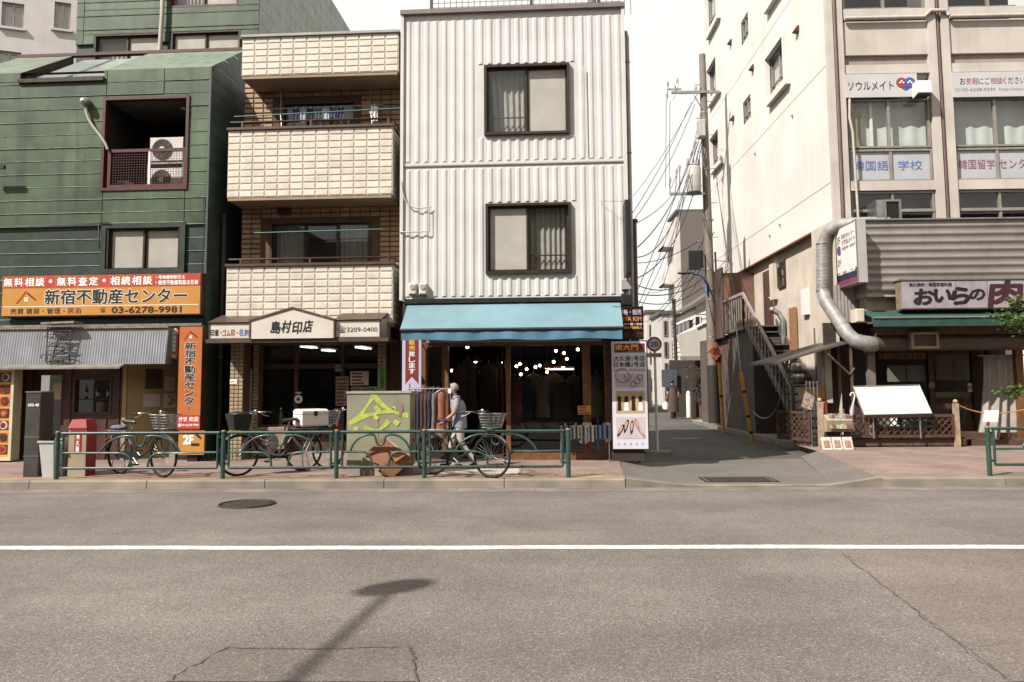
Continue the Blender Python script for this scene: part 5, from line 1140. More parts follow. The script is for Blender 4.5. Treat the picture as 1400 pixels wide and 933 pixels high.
def side_window(h, box=True):
    y0, y1, z0, z1 = h; y0 -= 19; y1 -= 19; f = .06
    fm = M('window_aluminium', '8d867c', .45, .1, 4, metal=.4)
    w = part(CB, 'side_window', G().box(XS+.02, XS+.1, y0, y0+f, z0, z1).box(XS+.02, XS+.1, y1-f, y1, z0, z1).box(XS+.02, XS+.1, y0, y1, z0, z0+f).box(XS+.02, XS+.1, y0, y1, z1-f, z1).box(XS+.03, XS+.08, (y0+y1)/2-.03, (y0+y1)/2+.03, z0, z1).box(XS+.03, XS+.08, y0, y1, z0+(z1-z0)*.3-.02, z0+(z1-z0)*.3+.02), fm)
    for a, b in ((y0, (y0+y1)/2), ((y0+y1)/2, y1)): part(w, 'pane', G().quad((XS+.06, a, z0), (XS+.06, b, z0), (XS+.06, b, z1), (XS+.06, a, z1)), GL)
    part(w, 'blind', G().quad((XS+.13, y0, z0), (XS+.13, y1, z0), (XS+.13, y1, z1), (XS+.13, y0, z1)), M('pale_blind', 'bcc2bf', .8, .1, 3))
    g = G(); o = .15 if box else .02; k = .2 if box else .04
    if box: part(w, 'surround', G().box(XS-o, XS+.02, y0-k, y0, z0-k, z1+k).box(XS-o, XS+.02, y1, y1+.06, z0-k, z1+k).box(XS-o, XS+.02, y0, y1, z0-k, z0).box(XS-o, XS+.02, y0, y1, z1, z1+k), RENDER)
    part(w, 'reveal', G().box(XS+.0, XS+.3, y0-.02, y0, z0, z1).box(XS, XS+.3, y1, y1+.02, z0, z1).box(XS, XS+.3, y0, y1, z0-.02, z0).box(XS, XS+.3, y0, y1, z1, z1+.02), BRONZE)
for h in big: side_window(h)
for h in small: side_window(h, False)
VH = M('vent_hood_red', '4a2520', .5)
for px, py in ((999.6, 58), (1029.6, 93), (1091, 41), (1003, 162)):
    y, z = sw(px, py); y -= 19; part(t, 'vent_hood', G().prism([(XS-.14, z-.05), (XS, z-.09), (XS, z+.08), (XS-.05, z+.08)], y-.1, y+.1), VH)
for px, py in ((1084, 158), (1033, 210), (1067, 307), (1053, 322)):
    y, z = sw(px, py); part(t, 'anchor_bolt', G().disc((XS-.02, y-19, z), .04, 'x', .06, 8), JT)
# corner pier with drain
yv = 19.0
cx0 = XS; cx1 = FU.at(1160, 250)[0]
part(t, 'corner_pier', G().box(XS-.01, XS+.14, -.06, .1, ZO-.2, ZT), FCON)
part(t, 'pier_drain', G().tube([(XS+.2, -.0, ZO-.4), (XS+.2, -.0, ZT)], .055, 8), DRAIN)
part(t, 'pier_side', G().box(XS+.26, cx1, -.08, .1, ZO-.4, ZT), FCON)
# front bays: pixel rows on the facade plane
zr_ = lambda py: FU.at(1290, py)[1]
bays = [(FU.at(1158, 160)[0], FU.at(1273, 160)[0]), (FU.at(1302, 160)[0], FU.at(1420, 160)[0]), (FU.at(1450, 160)[0], FU.at(1570, 160)[0])]
b0 = cx1
for bi, (x0, x1) in enumerate(bays):
    nx = bays[bi+1][0] if bi < 2 else x1+.5
    # pier between the bays: two fins with a brown drain pipe in the slot
    a = x1; w = nx-x1
    part(t, 'pier', G().box(a, a+w*.38, -.08, .12, 3.2, ZT), FCON); part(t, 'pier', G().box(a+w*.64, nx, -.08, .12, 3.2, ZT), FCON)
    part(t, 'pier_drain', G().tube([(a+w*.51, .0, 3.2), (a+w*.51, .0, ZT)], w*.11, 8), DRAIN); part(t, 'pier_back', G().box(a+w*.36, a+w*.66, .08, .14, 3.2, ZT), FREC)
    for k, dz in enumerate((0, FU.at(1290, 24)[1]-FU.at(1290, 260)[1])):
        z2 = zr_(260)+dz
        part(t, 'beam', G().box(x0, x1, -.05, .1, zr_(260)+dz, zr_(247)+dz), FCON)
    part(t, 'beam', G().box(x0, x1, -.05, .1, zr_(100), zr_(88)), FCON)
    part(t, 'spandrel', G().prismx([(.09, zr_(88)), (.09, zr_(74)), (-.02, zr_(74)), (-.02, zr_(28)), (.12, zr_(28)), (.12, zr_(88))], x0, x1), FCON)
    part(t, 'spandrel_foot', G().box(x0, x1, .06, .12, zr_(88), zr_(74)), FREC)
    def band(nm, p0, p1, panes, mat_list, y=.06, back=True):
        zb, zt_ = zr_(p1), zr_(p0)
        f = part(CB, nm, frame_bars(G(), x0+.02, x1-.02, zb, zt_, .045, y-.05, y+.06), M('window_aluminium', '8d867c'))
        n = len(panes)
        for i, m_ in enumerate(panes):
            a_, b_ = x0+.065+(x1-x0-.13)*i/n, x0+.065+(x1-x0-.13)*(i+1)/n
            if i: part(f, 'mullion', G().box(a_-.03, a_+.03, y-.04, y+.05, zb+.04, zt_-.04), M('window_aluminium', '8d867c'))
            part(f, 'pane', G().quad((a_, y, zb), (b_, y, zb), (b_, y, zt_), (a_, y, zt_)), m_)
        return f, x0, x1, zb, zt_
    FP = M('film_pane', '9c9ca0', .3, .05, 3, spec=.5)
    f, a_, b_, zb, zt_ = band('upper_window', 134, 201, (GL, GL), None)
    part(f, 'blind', curtain(G(), x0, x1, zb, zt_, .3, 30, .015, .3), M('pale_blind_cloth', 'bdbfba', .8, .08, 3)); 
    if bi == 0: part(f, 'poster', G().box(x0+.1, x0+.42, .18, .19, zb+.05, zt_-.25), M('olive_poster', '8a8256', .7, .05)); part(f, 'inner_post', G().box(x0+.62, x0+.68, .18, .22, zb, zt_), WHITE)
    f, a_, b_, zb, zt_ = band('lower_window', 203, 247, (FP, FP), None)
    txt = (('韓国語', INKB), ('学校', INKB), ('韓国留学', M('ink_magenta', '8a3f52', .6)), ('センター', M('ink_magenta', '8a3f52')))
    for i in range(2):
        if bi < 2:
            s, ink = txt[bi*2+i]; xa = x0+.065+(x1-x0-.13)*i/2; wd = (x1-x0-.13)/2; hh = zt_-zb; wt = wd*(.9 if len(s) > 2 else .62)
            letters(f, s, xa+(wd-wt)/2, xa+(wd+wt)/2, zb+hh*.36, zb+hh*.66, .052, ink, -.005)
    f, a_, b_, zb, zt_ = band('bottom_window', 261, 330, (GL, GL), None); part(f, 'rail', G().box(x0, x1, .0, .05, zr_(289), zr_(285)), M('window_aluminium', '8d867c')); part(f, 'shade', G().box(x0+.1, x1-.2, .4, .42, zt_-.35, zt_-.02), M('grey_shade', '5a524a', .7))
    part(t, 'office_room', G().box(x0-.1, x1+.1, 1.6, 1.62, zr_(330), zr_(100)).box(x0-.1, x1+.1, .1, 1.6, zr_(255), zr_(252)).box(x0-.12, x0-.1, .1, 1.6, zr_(330), zr_(100)).box(x1+.1, x1+.12, .1, 1.6, zr_(330), zr_(100)), M('office_dark', '3a322c', .85))
    # balcony openings at the top
    f, a_, b_, zb, zt_ = band('top_opening', -60, 24, (GL, GL), None); part(f, 'slat', G().box(x0+.1, x1-.3, .12, .14, zb+.12, zb+.16).box(x0+.1, x1-.3, .12, .14, zb+.3, zb+.34), STEEL); part(t, 'top_room', G().box(x0, x1, .9, .95, zb-.2, zt_+.3), M('office_dark', '3a322c'))
    part(t, 'ledge_pipe', G().tube([(x0-.0, -.12, zr_(26)), (x1-.1, -.12, zr_(26)), (x1+.05, -.14, zr_(18)), (x1+.4, -.14, zr_(18)), (x1+.5, -.12, zr_(23)), (nx, -.12, zr_(24))], .05, 8), M('pipe_lagging', 'a59a8e', .7, .1, 8))
part(t, 'wall_top', G().box(XS, XS+12, -.06, .1, zr_(-60), ZT), FCON)
x0, x1 = bays[0]; part(t, 'condensate_pipe', G().tube([(x0+.05, -.08, zr_(135)), (x0+.02, -.1, zr_(160)), (x0+.08, -.1, zr_(180)), (x0+.12, -.1, zr_(298))], .03, 8), M('pipe_lagging', 'a59a8e'))
# school signs over the windows
SGN = M('grey_sign_face', 'aaa7a6', .45, .05, 2, streak=.1, scol='857c74')
def wall_sign(px0, py0, px1, py1, label, d=.1):
    a, b, c, d_ = FU.rect(px0, py0, px1, py1, d); s = thing('school_sign', label, 'sign', FU, (a, -d, c)); part(s, 'face', G().box(a, b, -d, -.052, c, d_), SGN); return s, a, b, c, d_
s, a, b, c, d = wall_sign(1156, 101, 1254, 133, 'white sign with red and blue emblem over the left bay of windows'); w, h = b-a, d-c
letters(s, 'ソウルメイト', a+w*.03, a+w*.67, c+h*.3, c+h*.68, -.106, INK, .0)
cx, cz, r_ = a+w*.84, c+h*.53, h*.27
part(s, 'emblem_red', G().disc((cx-r_*.62, -.104, cz+r_*.25), r_*.82, 'y', .008, 20), M('emblem_red_paint', '8a2f20', .5)); part(s, 'emblem_blue', G().prism([(cx+r_*.62+r_*.82*math.cos(q), cz+r_*.25+r_*.82*math.sin(q)) for q in [2*math.pi*i/20 for i in range(20)]], -.111, -.1).prism([(cx-r_*1.3, cz-r_*.2), (cx, cz-r_*1.1), (cx+r_*1.3, cz-r_*.2), (cx, cz-r_*.2)], -.103, -.1), M('emblem_blue_paint', '3b4a8c', .5))
g = G(); [g.disc((cx+sx*r_*.62+ox*r_*.25, -.113, cz+r_*.25+oz*r_*.25), r_*.13, 'y', .006, 8) for sx in (-1, 1) for ox, oz in ((-1, 0), (1, 0), (0, 1))]; part(s, 'emblem_dots', g, INKW)
s, a, b, c, d = wall_sign(1302, 98, 1440, 132, 'wide white sign with contact lines over the right bay of windows'); w, h = b-a, d-c
for q, x_, y_, ink in (('お', .075, .13, INK), ('気軽', .137, .255, M('ink_red2', 'a04030', .5)), ('にご', .26, .375, INK), ('相談', .38, .5, M('ink_red2', 'a04030')), ('ください', .505, .72, INK)): letters(s, q, a+w*x_, a+w*y_, c+h*.5, c+h*.77, -.106, ink, -.005)
letters(s, '☎03-6228-0330  http://seoulmate.jp', a+w*.02, a+w*.9, c+h*.2, c+h*.38, -.106, M('ink_grey', '5a5650', .6), -.012)
# small lamp housing beside the sign
q = FU.rect(1254, 110, 1273, 130, .35); lp = thing('sign_floodlight', 'small white floodlight housing at the right end of the emblem sign', 'lamp', FU, (q[0], -.1, q[2])); part(lp, 'housing', G().prismx([(-.4, q[2]+.05), (-.1, q[2]), (-.1, q[3]), (-.35, q[3])], q[0], q[1]), WHITEP); part(lp, 'lens', G().box(q[0]+.03, q[1]-.03, -.36, -.12, q[2]-.01, q[2]+.02), BLACK)
# ================================================================== corrugated fascia over the restaurant
CORR = M('corrugated_fascia', '7f786f', .45, .12, 2, streak=.14, scol='6a5a4c', metal=.3)
dF = .35
x0, x1, z0, z1 = FR.rect(1184, 300, 1500, 397, dF)
t = RB = thing('restaurant', 'single storey restaurant front with corrugated metal fascia', 'building', FR, (x0+2, .5, SW))
n = 9*8; g = G(); vs = []
for j in range(n+1):
    z = z0+(z1-z0)*j/n; y = -dF-.022*max(-.3, math.sin(2*math.pi*j/8))
    vs += [(x0, y, z), (x1, y, z)]
g.add(vs, [(2*j, 2*j+1, 2*j+3, 2*j+2) for j in range(n)], True); part(t, 'corrugated_sheet', g, CORR)
part(t, 'top_cap', G().box(x0-.03, x1, -dF-.06, .4, z1, z1+.03), CORR); part(t, 'sheet_end', G().box(x0-.02, x0, -dF, .4, z0, z1), CORR)
part(t, 'fascia_base', G().box(x0, x1, -dF+.05, .4, z0-.12, z0-.0), M('fascia_cream', '9a8f80', .6, .1))
q = FR.rect(1261, 328, 1325, 364, dF+.03); part(t, 'patched_sheet', G().box(q[0], q[1], -dF-.032, -dF-.024, q[2], q[3]), M('fascia_patch', '857a6e', .5, .1, metal=.2)) if False else None
# cream side return below
q = FR.rect(1184, 403, 1232, 428, .1); part(t, 'side_return', G().box(q[0], q[1]+.6, -.1, .3, q[2]-.02, q[3]), M('fascia_cream', '9a8f80'))
# green canvas strip awning
GRA = M('green_canvas', '22483f', .7, .08, 3, streak=.1)
dG = .75; q = FR.rect(1190, 424, 1500, 434, dG); zt_ = FR.at(1290, 424, .2)[1]; zb_ = FR.at(1290, 434, dG)[1]; zv = FR.at(1290, 446, dG)[1]
aw = thing('green_awning', 'dark green canvas awning along the restaurant front', 'awning', FR, (q[0], -.2, zv))
part(aw, 'canvas', G().quad((q[0]-.1, -.22, zt_), (x1, -.22, zt_), (x1, -dG, zb_), (q[0]+.05, -dG, zb_)), GRA); g = G(); n = 60; vs = []
for z_, k in ((zb_, 0), (zv, 1)):
    for i in range(n+1): vs.append((q[0]+.05+(x1-q[0]-.05)*i/n, -dG-k*.012*math.sin(i*1.3), z_))
g.add(vs, [(i, i+1, i+n+2, i+n+1) for i in range(n)], True); part(aw, 'valance', g, M('green_valance', '173d34', .7)); part(aw, 'front_bar', G().tube([(q[0]+.05, -dG-.01, zb_), (x1, -dG-.01, zb_)], .02, 6), ALU)
part(aw, 'end_motor', G().bev(q[0]-.22, q[0]-.02, -.5, -.2, zt_-.28, zt_+.02, .02), M('motor_cream', 'b5aa94', .5))
# wooden beam and duct under it
q = FR.rect(1198, 446, 1500, 457, .3); part(t, 'wooden_beam', G().box(q[0], x1, -.3, .0, q[2], q[3]), WOODOLD)
zd = FR.at(1290, 468, .1)[1]; part(t, 'ceiling_duct', G().tube([(FR.at(1190, 468, .1)[0], -.1, zd), (x1, -.1, zd)], .2, 14), M('dark_duct', '4a3c30', .5, .15, 4))
q = FR.rect(1246, 454, 1284, 477, .42); vb = part(t, 'vent_box', frame_bars(G(), q[0], q[1], q[2], q[3], .06, -.42, -.1), M('vent_frame', '8a7458', .6)); part(vb, 'vent_mesh', G().box(q[0]+.05, q[1]-.05, -.36, -.3, q[2]+.05, q[3]-.05), M('vent_dark', '4a4036', .7))
# glazed restaurant front, set back
yG = .95
def XR(px, py=530): return FR.at(px, py, -yG)[0]
gt = FR.at(1290, 474, -yG)[1]
part(t, 'upper_wall', G().box(XR(1188), x1, yG-.05, yG+.1, gt, zd+.5), DWOOD)
part(t, 'corner_post', G().box(FR.at(1188, 530, .0)[0], FR.at(1198, 530, 0)[0], 0, .14, SW, zd), M('post_grey', '6a5e54', .7, .2, 5))
sf = part(t, 'shop_front', G().box(XR(1190), x1, yG, yG+.1, SW, .62), DWOOD)
for a, b in ((1194, 1199), (1270, 1277), (1330, 1341), (1351, 1356)): part(sf, 'post', G().box(XR(a), XR(b), yG-.03, yG+.1, SW, gt), BRONZE)
for a, b in ((1199, 1270), (1277, 1330), (1341, 1351)): part(sf, 'pane', G().quad((XR(a), yG+.04, SW), (XR(b), yG+.04, SW), (XR(b), yG+.04, gt), (XR(a), yG+.04, gt)), GLS)
CREAMIN = M('restaurant_wall', '8d7f64', .7, .1, 2)
part(t, 'restaurant_room', G().box(XR(1190), x1, 3.4, 3.45, SW, gt+.4).box(XR(1190)-.05, XR(1190), yG+.1, 3.4, SW, gt+.4).box(XR(1190), x1, yG+.1, 3.4, gt+.35, gt+.4), M('restaurant_dark', '3b2f24', .8, .2, 1.5))
def inside(px0, py0, px1, py1, dep, mat, nm):
    q = FR.rect(px0, py0, px1, py1, -yG-dep); return part(RB, nm, G().box(q[0], q[1], yG+dep, yG+dep+.05, q[2], q[3]), mat), q
o, q = inside(1214, 500, 1265, 522, .1, M('window_poster_grey', '7d776c', .7, .08), 'window_banner'); part(o, 'fold', G().box((q[0]+q[1])/2-.01, (q[0]+q[1])/2+.01, yG+.085, yG+.1, q[2], q[3]), DULL)
o, q = inside(1279, 486, 1328, 520, .5, CREAMIN, 'cabinet'); [part(o, 'cabinet_door', G().box(q[0]+.03+(q[1]-q[0])/2*i, q[0]-.03+(q[1]-q[0])/2*(i+1), yG+.48, yG+.5, q[2]+.05, q[3]-.05), CREAMIN) for i in (0, 1)]
inside(1279, 536, 1328, 544, .3, CREAMIN, 'counter_edge'); inside(1279, 545, 1328, 566, .3, M('counter_brown', '5c3c28', .6), 'counter'); inside(1344, 488, 1350, 518, .4, CREAMIN, 'side_panel'); inside(1341, 535, 1350, 545, .4, CREAMIN, 'side_shelf')
q = FR.rect(1202, 483, 1265, 491, -yG+.02); wt_ = thing('window_lettering', 'faded yellow lettering along the top of the restaurant window', 'sign', FR, (q[0], yG-.02, q[2])); part(wt_, 'strip', G().box(q[0]-.03, q[1]+.03, yG-.015, yG-.01, q[2]-.02, q[3]+.02), M('strip_dark', '3a2a14', .6)); letters(wt_, '七輪炭火ではじめました', q[0], q[1], q[2], q[3], yG-.022, M('faded_yellow', '8a6a1c', .6), .01)
q = FR.rect(1281, 553, 1330, 562, -yG+.02); wt_ = thing('door_lettering', 'pale lettering low on the restaurant glass door', 'sign', FR, (q[0], yG-.02, q[2])); letters(wt_, 'いらっしゃいませ', q[0], q[1], q[2], q[3], yG-.005, M('faded_white_ink', '8d7a6c', .6), .0, name='lettering')
q = FR.rect(1323, 524, 1329, 536, -yG+.03); ns = thing('no_smoking_card', 'small no smoking card on the restaurant door', 'notice', FR, (q[0], yG-.03, q[2])); part(ns, 'card', G().box(q[0], q[1], yG-.036, yG-.03, q[2], q[3]), PAPER); part(ns, 'ring', G().torus(((q[0]+q[1])/2, yG-.04, (q[2]+q[3])/2), .04, .008, 'y', 14, 4), INKR)
# decking and step
part(t, 'deck', G().box(FR.at(1122, 605, .4)[0], FR.at(1322, 605, .4)[0], -.4, yG+.1, SW, SW+.2), DWOOD); part(t, 'deck_edge', G().box(FR.at(1122, 605, .4)[0], FR.at(1318, 605, .4)[0], -.45, -.4, SW+.03, SW+.18), WOODOLD); part(t, 'step', G().box(FR.at(1328, 605, .2)[0], x1, -.2, yG, SW, SW+.13), M('step_wood', '4a3524', .7)); part(t, 'step', G().box(FR.at(1328, 605, -.3)[0], x1, .3, yG, SW+.13, SW+.26), M('step_wood', '4a3524'))
# restaurant sign
d = .62; q = FR.rect(1231, 382, 1460, 422, d); s = thing('restaurant_sign', 'weathered grey restaurant signboard with bold brush lettering', 'sign', FR, (q[0], -.35, q[2])); a, b, c, d_ = q; w, h = b-a, d_-c
part(s, 'box', G().box(a, b, -d+.01, -dF-.03, c, d_), M('sign_wood_edge', '7a6450', .7, .2, 8)); part(s, 'face', G().box(a+.03, b, -d, -d+.012, c+.02, d_-.03), M('weathered_sign_face', '8a8286', .6, .12, 3, streak=.45, scol='5d5048'))
part(s, 'top_strip', G().box(a-.03, b, -d-.02, -dF, d_-.01, d_+.03), ALU)
for k in (.33, .52): part(s, 'seam', G().box(a+w*k, a+w*k+.012, -d-.003, -d, c+.02, d_-.03), M('seam_grey', '6d6468', .6))
letters(s, '炭火焼肉・韓国家庭料理', a+w*.055, a+w*.31, d_-h*.23, d_-h*.1, -d-.006, INK, .02)
MAROON = M('maroon_ink', '3a1218', .6, .1)
for ch, k0, k1, z0_, z1_, ink, bo in (('お', .08, .2, .16, .68, INK, .045), ('い', .205, .30, .24, .66, INK, .05), ('ら', .305, .41, .16, .72, INK, .05), ('の', .415, .505, .3, .66, INK, .04), ('肉', .525, .73, .04, .94, MAROON, .04)): letters(s, ch, a+w*k0, a+w*k1, c+h*z0_, c+h*z1_, -d-.006, ink, bo, shear=.12)
# angled light box sign (faces the alley mouth)
xb = FR.at(1172, 345, .75)[0]; Yn = 18.6-.75
zt1 = FR.at(1172, 300, .75)[1]; zb1 = FR.at(1172, 386, .75)[1]; xr = FR.at(1185, 345, .75)[0]
t = thing('lightbox_sign', 'white projecting light box with floor directory facing the alley', 'sign', FG, (xb, Yn, zb1)); Lb = 1.3
part(t, 'box', G().box(xb+.01, xr, Yn, Yn+Lb, zb1, zt1), M('lightbox_side', '9b968f', .5, .06)); fc = part(t, 'face', G().box(xb-.004, xb+.012, Yn+.02, Yn+Lb-.02, zb1+.02, zt1-.02), M('lightbox_face', 'c4c0ba', .4, .04, emit='c4c0ba', es=.05))
part(t, 'rim', G().box(xb-.012, xb+.012, Yn, Yn+.025, zb1, zt1).box(xb-.012, xb+.012, Yn+Lb-.025, Yn+Lb, zb1, zt1).box(xb-.012, xb+.012, Yn+.025, Yn+Lb-.025, zt1-.025, zt1).box(xb-.012, xb+.012, Yn+.025, Yn+Lb-.025, zb1, zb1+.025), ALU)
part(t, 'dark_band', G().box(xb-.008, xb-.004, Yn+.03, Yn+Lb-.03, zb1+.14, zb1+.36), M('band_navy', '221c2c', .5)); part(t, 'magenta_band', G().box(xb-.008, xb-.004, Yn+.03, Yn+Lb-.03, zb1+.03, zb1+.14), M('band_magenta', '7a1f4a', .5))
lt = part(t, 'lettering_panel', G().box(0, .001, 0, .001, 0, .001), INK, local=True); lt.location = (-.012, Lb, 0); lt.rotation_euler.z = R(-90); Hb = zt1-zb1
for body, u0, u1, v0, v1, ink, bo in (('3F', .12, .28, .72, .84, INK, -.01), ('日韓交流センター', .34, .92, .79, .86, INK, 0), ('ソウルメイト', .34, .95, .68, .77, M('ink_magenta2', '8a3a6a', .6), .01), ('韓国語学校・韓国留学', .36, .94, .60, .65, INK, 0), ('2F', .12, .28, .36, .46, INK, -.01), ('ヤマ交差点すぐ火曜限定は2階へ', .06, .94, .2, .27, INKW, .03)): letters(lt, body, u0*Lb, u1*Lb, v0*Hb, v1*Hb, 0, ink, bo, local=True)
part(t, 'emblem', G().disc((xb-.008, Yn+Lb*.8, zb1+Hb*.62), .11, 'x', .006, 18), M('emblem_red_paint', '8a2f20')); part(t, 'emblem_half', G().disc((xb-.014, Yn+Lb*.8-.04, zb1+Hb*.59), .075, 'x', .006, 18), M('emblem_blue_paint', '3b4a8c'))
part(t, 'bracket', G().box(xr-.02, xr+.35, Yn+.6, Yn+.7, zb1+.2, zb1+.28), STEEL)
# exhaust duct
dd = .32; P = lambda px, py, d_=dd: (FR.at(px, py, d_)[0], -d_, FR.at(px, py, d_)[1])
DUCT = M('spiral_duct', '85827d', .6, .16, 8, metal=.2)
t = thing('exhaust_duct', 'fat galvanised exhaust duct bending around the corner of the restaurant', 'duct', FR, (P(1128, 400)[0], -dd, P(1128, 400)[2]))
path = [P(1215, 305, .0), P(1165, 306, -.1), P(1148, 308, -.3), P(1131, 317, -.55), P(1125, 334, -.62), P(1125, 398, -.62)]
part(t, 'pipe', G().tube(path, .15, 18), DUCT)
p2_ = [P(1125, 398, -.62), P(1129, 412, -.5), P(1158, 456, .1), P(1168, 466, .2), P(1184, 470), (P(1200, 470)[0], -.1, P(1200, 470)[2])]; part(t, 'pipe', G().tube(p2_, [.15, .155, .16, .175, .18, .18], 18), DUCT)
g = G(); a_, b_ = Vector(P(1125, 338, -.62)), Vector(P(1125, 398, -.62))
for i in range(14): c_ = a_.lerp(b_, i/13); g.torus(c_, .151, .005, 'z', 20, 4)
part(t, 'spiral_seam', g, STEEL)
for k in (0, 5): part(t, 'clamp', G().torus(path[5-k] if k == 0 else path[4], .158, .012, 'z', 20, 5), STEEL)
q = FR.rect(1199, 273, 1232, 299, .1); t = thing('exhaust_hood', 'square metal exhaust hood on top of the corrugated fascia', 'vent', FR, (q[0], -.1, q[2])); part(t, 'case', G().box(q[0], q[1], -.08, .5, q[2]-.05, q[3]), STEEL); part(t, 'mouth', frame_bars(G(), q[0]+.16, q[1], q[2]-.05, q[3], .05, -.12, -.08), ALU); part(t, 'dark_opening', G().box(q[0]+.21, q[1]-.05, -.09, -.082, q[2], q[3]-.05), BLACK)
# ------------------------------------------------ restaurant forecourt
dL = .5
def XL(px, py=585, d=dL): return FR.at(px, py, d)[0]
WLAT = M('lattice_wood', '4f3322', .6, .2, 6, rnd=.15)
def lattice_fence(label, fr, x0, x1, z0, z1, y, group='lattice fence panels', mid=None):
    t = thing('lattice_fence', label, 'fence', fr, (x0, y, z0), group); w = .035
    part(t, 'frame', frame_bars(G(), x0, x1, z0, z1, .06, y-.03, y+.03), WLAT)
    if mid: part(t, 'mid_post', G().box(mid-.03, mid+.03, y-.035, y+.035, z0, z1), WLAT)
    st = .15; H = z1-z0-.12; a = x0+.06; b = x1-.06
    for sgn, yy in ((1, y-.008), (-1, y+.008)):
        x = a-H
        while x < b:
            # slat from (x, bottom) to (x+H, top), clipped to the frame
            u0 = max(0, a-x); u1 = min(H, b-x)
            if u1-u0 > .06:
                za, zc = (z0+.06+u0, z0+.06+u1) if sgn > 0 else (z1-.06-u0, z1-.06-u1)
                p, q = Vector((x+u0, yy, za)), Vector((x+u1, yy, zc)); n = Vector((-(q-p).z, 0, (q-p).x)).normalized()*.013
                g = G(); v = [p-n, q-n, q+n, p+n]; g.add([(k.x, k.y-.007, k.z) for k in v]+[(k.x, k.y+.007, k.z) for k in v], [(0, 1, 2, 3), (7, 6, 5, 4), (0, 4, 5, 1), (3, 2, 6, 7), (1, 5, 6, 2), (0, 3, 7, 4)]); part(t, 'slat', g, WLAT)
            x += st
    return t
z1 = FR.at(1220, 567, dL)[1]; z0 = SW+.21
lattice_fence('dark wooden lattice fence in front of the restaurant terrace', FR, XL(1129), XL(1305), z0, z1, -dL, mid=XL(1184))
PW = M('bleached_post', '9a8265', .7, .2, 8, streak=.3, strx=14)
for px, pt, lb in ((1122, 546, 'pale wooden post at the left end of the terrace lattice'), (1308, 548, 'pale wooden post at the right end of the terrace lattice')):
    x = XL(px); zt_ = FR.at(px, pt, dL)[1]; t = thing('terrace_post', lb, 'post', FR, (x, -dL, SW), 'terrace posts'); part(t, 'shaft', G().box(x-.05, x+.05, -dL-.05, -dL+.05, SW, zt_-.06), PW); part(t, 'finial', G().ball((x, -dL, zt_-.02), .052, 10, 6), PW)
# lattice planter along the alley
Fp = Frame(XL(1112), 18.35, -62)
a0, _ = Fp.at(1063, 580); b0, _ = Fp.at(1109, 585); zt_ = Fp.at(1086, 562)[1]
lattice_fence('dark lattice fence panel beside the foot of the stairs', Fp, a0, b0, SW+.12, zt_, 0, 'lattice fence panels')
# blank white sloping board
c = [FR.at(px, py, d) for px, py, d in ((1168, 529, .45), (1258, 527, .45), (1275, 566, .75), (1183, 568, .75))]
pts = [(c[0][0], -.4, c[0][1]), (c[1][0], -.4, c[1][1]), (c[2][0], -.72, c[2][1]), (c[3][0], -.72, c[3][1])]
t = thing('white_menu_board', 'large blank white board tilted above the terrace lattice', 'board', FR, (pts[3][0], -.7, SW+.2)); th_ = Vector((0, .05, -.07))
BR = M('board_white', 'cfcac0', .35, .03, 2)
V_ = [Vector(p) for p in pts]; part(t, 'panel', G().quad(*[V_[i] for i in (3, 2, 1, 0)]), BR)
part(t, 'back', G().add(V_+[v+th_ for v in V_], [(0, 3, 7, 4), (3, 2, 6, 7), (2, 1, 5, 6), (4, 5, 1, 0), (7, 6, 5, 4)]), M('board_edge', '6b5646', .6))
g = G(); [g.tube([V_[i]+Vector((0, -.006, .006)), V_[(i+1) % 4]+Vector((0, -.006, .006))], .014, 5) for i in range(4)]; part(t, 'rim', g, ALU)
for k in (.15, .85): p = V_[3].lerp(V_[2], k)+Vector((0, .1, 0)); q = V_[0].lerp(V_[1], k); part(t, 'leg', G().tube([(p.x, p.y, SW+.2), (p.x, p.y, p.z)], .02, 6), ALU); part(t, 'leg', G().tube([(q.x, q.y+.06, SW+.2), (q.x, q.y+.06, q.z-.05)], .02, 6), ALU)
# vinyl curtain, post, rope
q = FR.rect(1342, 486, 1397, 606, -.35); t = thing('vinyl_curtain', 'pale hanging vinyl curtain at the restaurant entrance', 'curtain', FR, (q[0], .35, q[2])); g = G(); n = 60; vs = []
for j in range(7):
    f = j/6; z = q[3]+(q[2]-q[3])*f
    for i in range(n+1):
        u = i/n; x = q[0]+.1+(q[1]-q[0]-.1)*u; x -= f*f*.28*(1-u); vs.append((x, .35+.05*math.sin(u*28+f)+.03*math.sin(u*11), z+.03*math.sin(u*5)*f))
g.add(vs, [(j*(n+1)+i, (j+1)*(n+1)+i, (j+1)*(n+1)+i+1, j*(n+1)+i+1) for j in range(6) for i in range(n)], True); part(t, 'sheet', g, translucent('vinyl_sheet', 'a59e94', .35)); part(t, 'rail', G().tube([(q[0]-.05, .35, q[3]), (q[1]+1.2, .35, q[3])], .015, 6), STEEL)
p = FR.rect(1392, 470, 1402, 610, -.2); t = thing('entrance_post', 'reddish wooden post right of the vinyl curtain', 'post', FR, (p[0], .2, SW)); part(t, 'shaft', G().box(p[0], p[1], .2, .34, SW, p[3]), TIMBER); part(t, 'foot', G().box(p[0]-.02, p[1]+.02, .18, .36, SW, SW+.12), DWOOD)
ROPE = M('orange_rope', 'b06a1c', .7, .1)
a_ = Vector((XL(1308), -dL, FR.at(1308, 552, dL)[1])); b_ = Vector((FR.at(1420, 552, dL)[0], -dL, FR.at(1420, 556, dL)[1])); t = thing('barrier_rope', 'orange rope slung from the terrace post across the entrance', 'rope', FR, tuple(a_)); part(t, 'rope', G().tube(bezier(a_, a_.lerp(b_, .3)+Vector((0, 0, -.3)), a_.lerp(b_, .6)+Vector((0, 0, -.2)), b_, 14), .014, 6), ROPE)
part(t, 'knot', G().ball(a_, .03, 8, 5), ROPE)
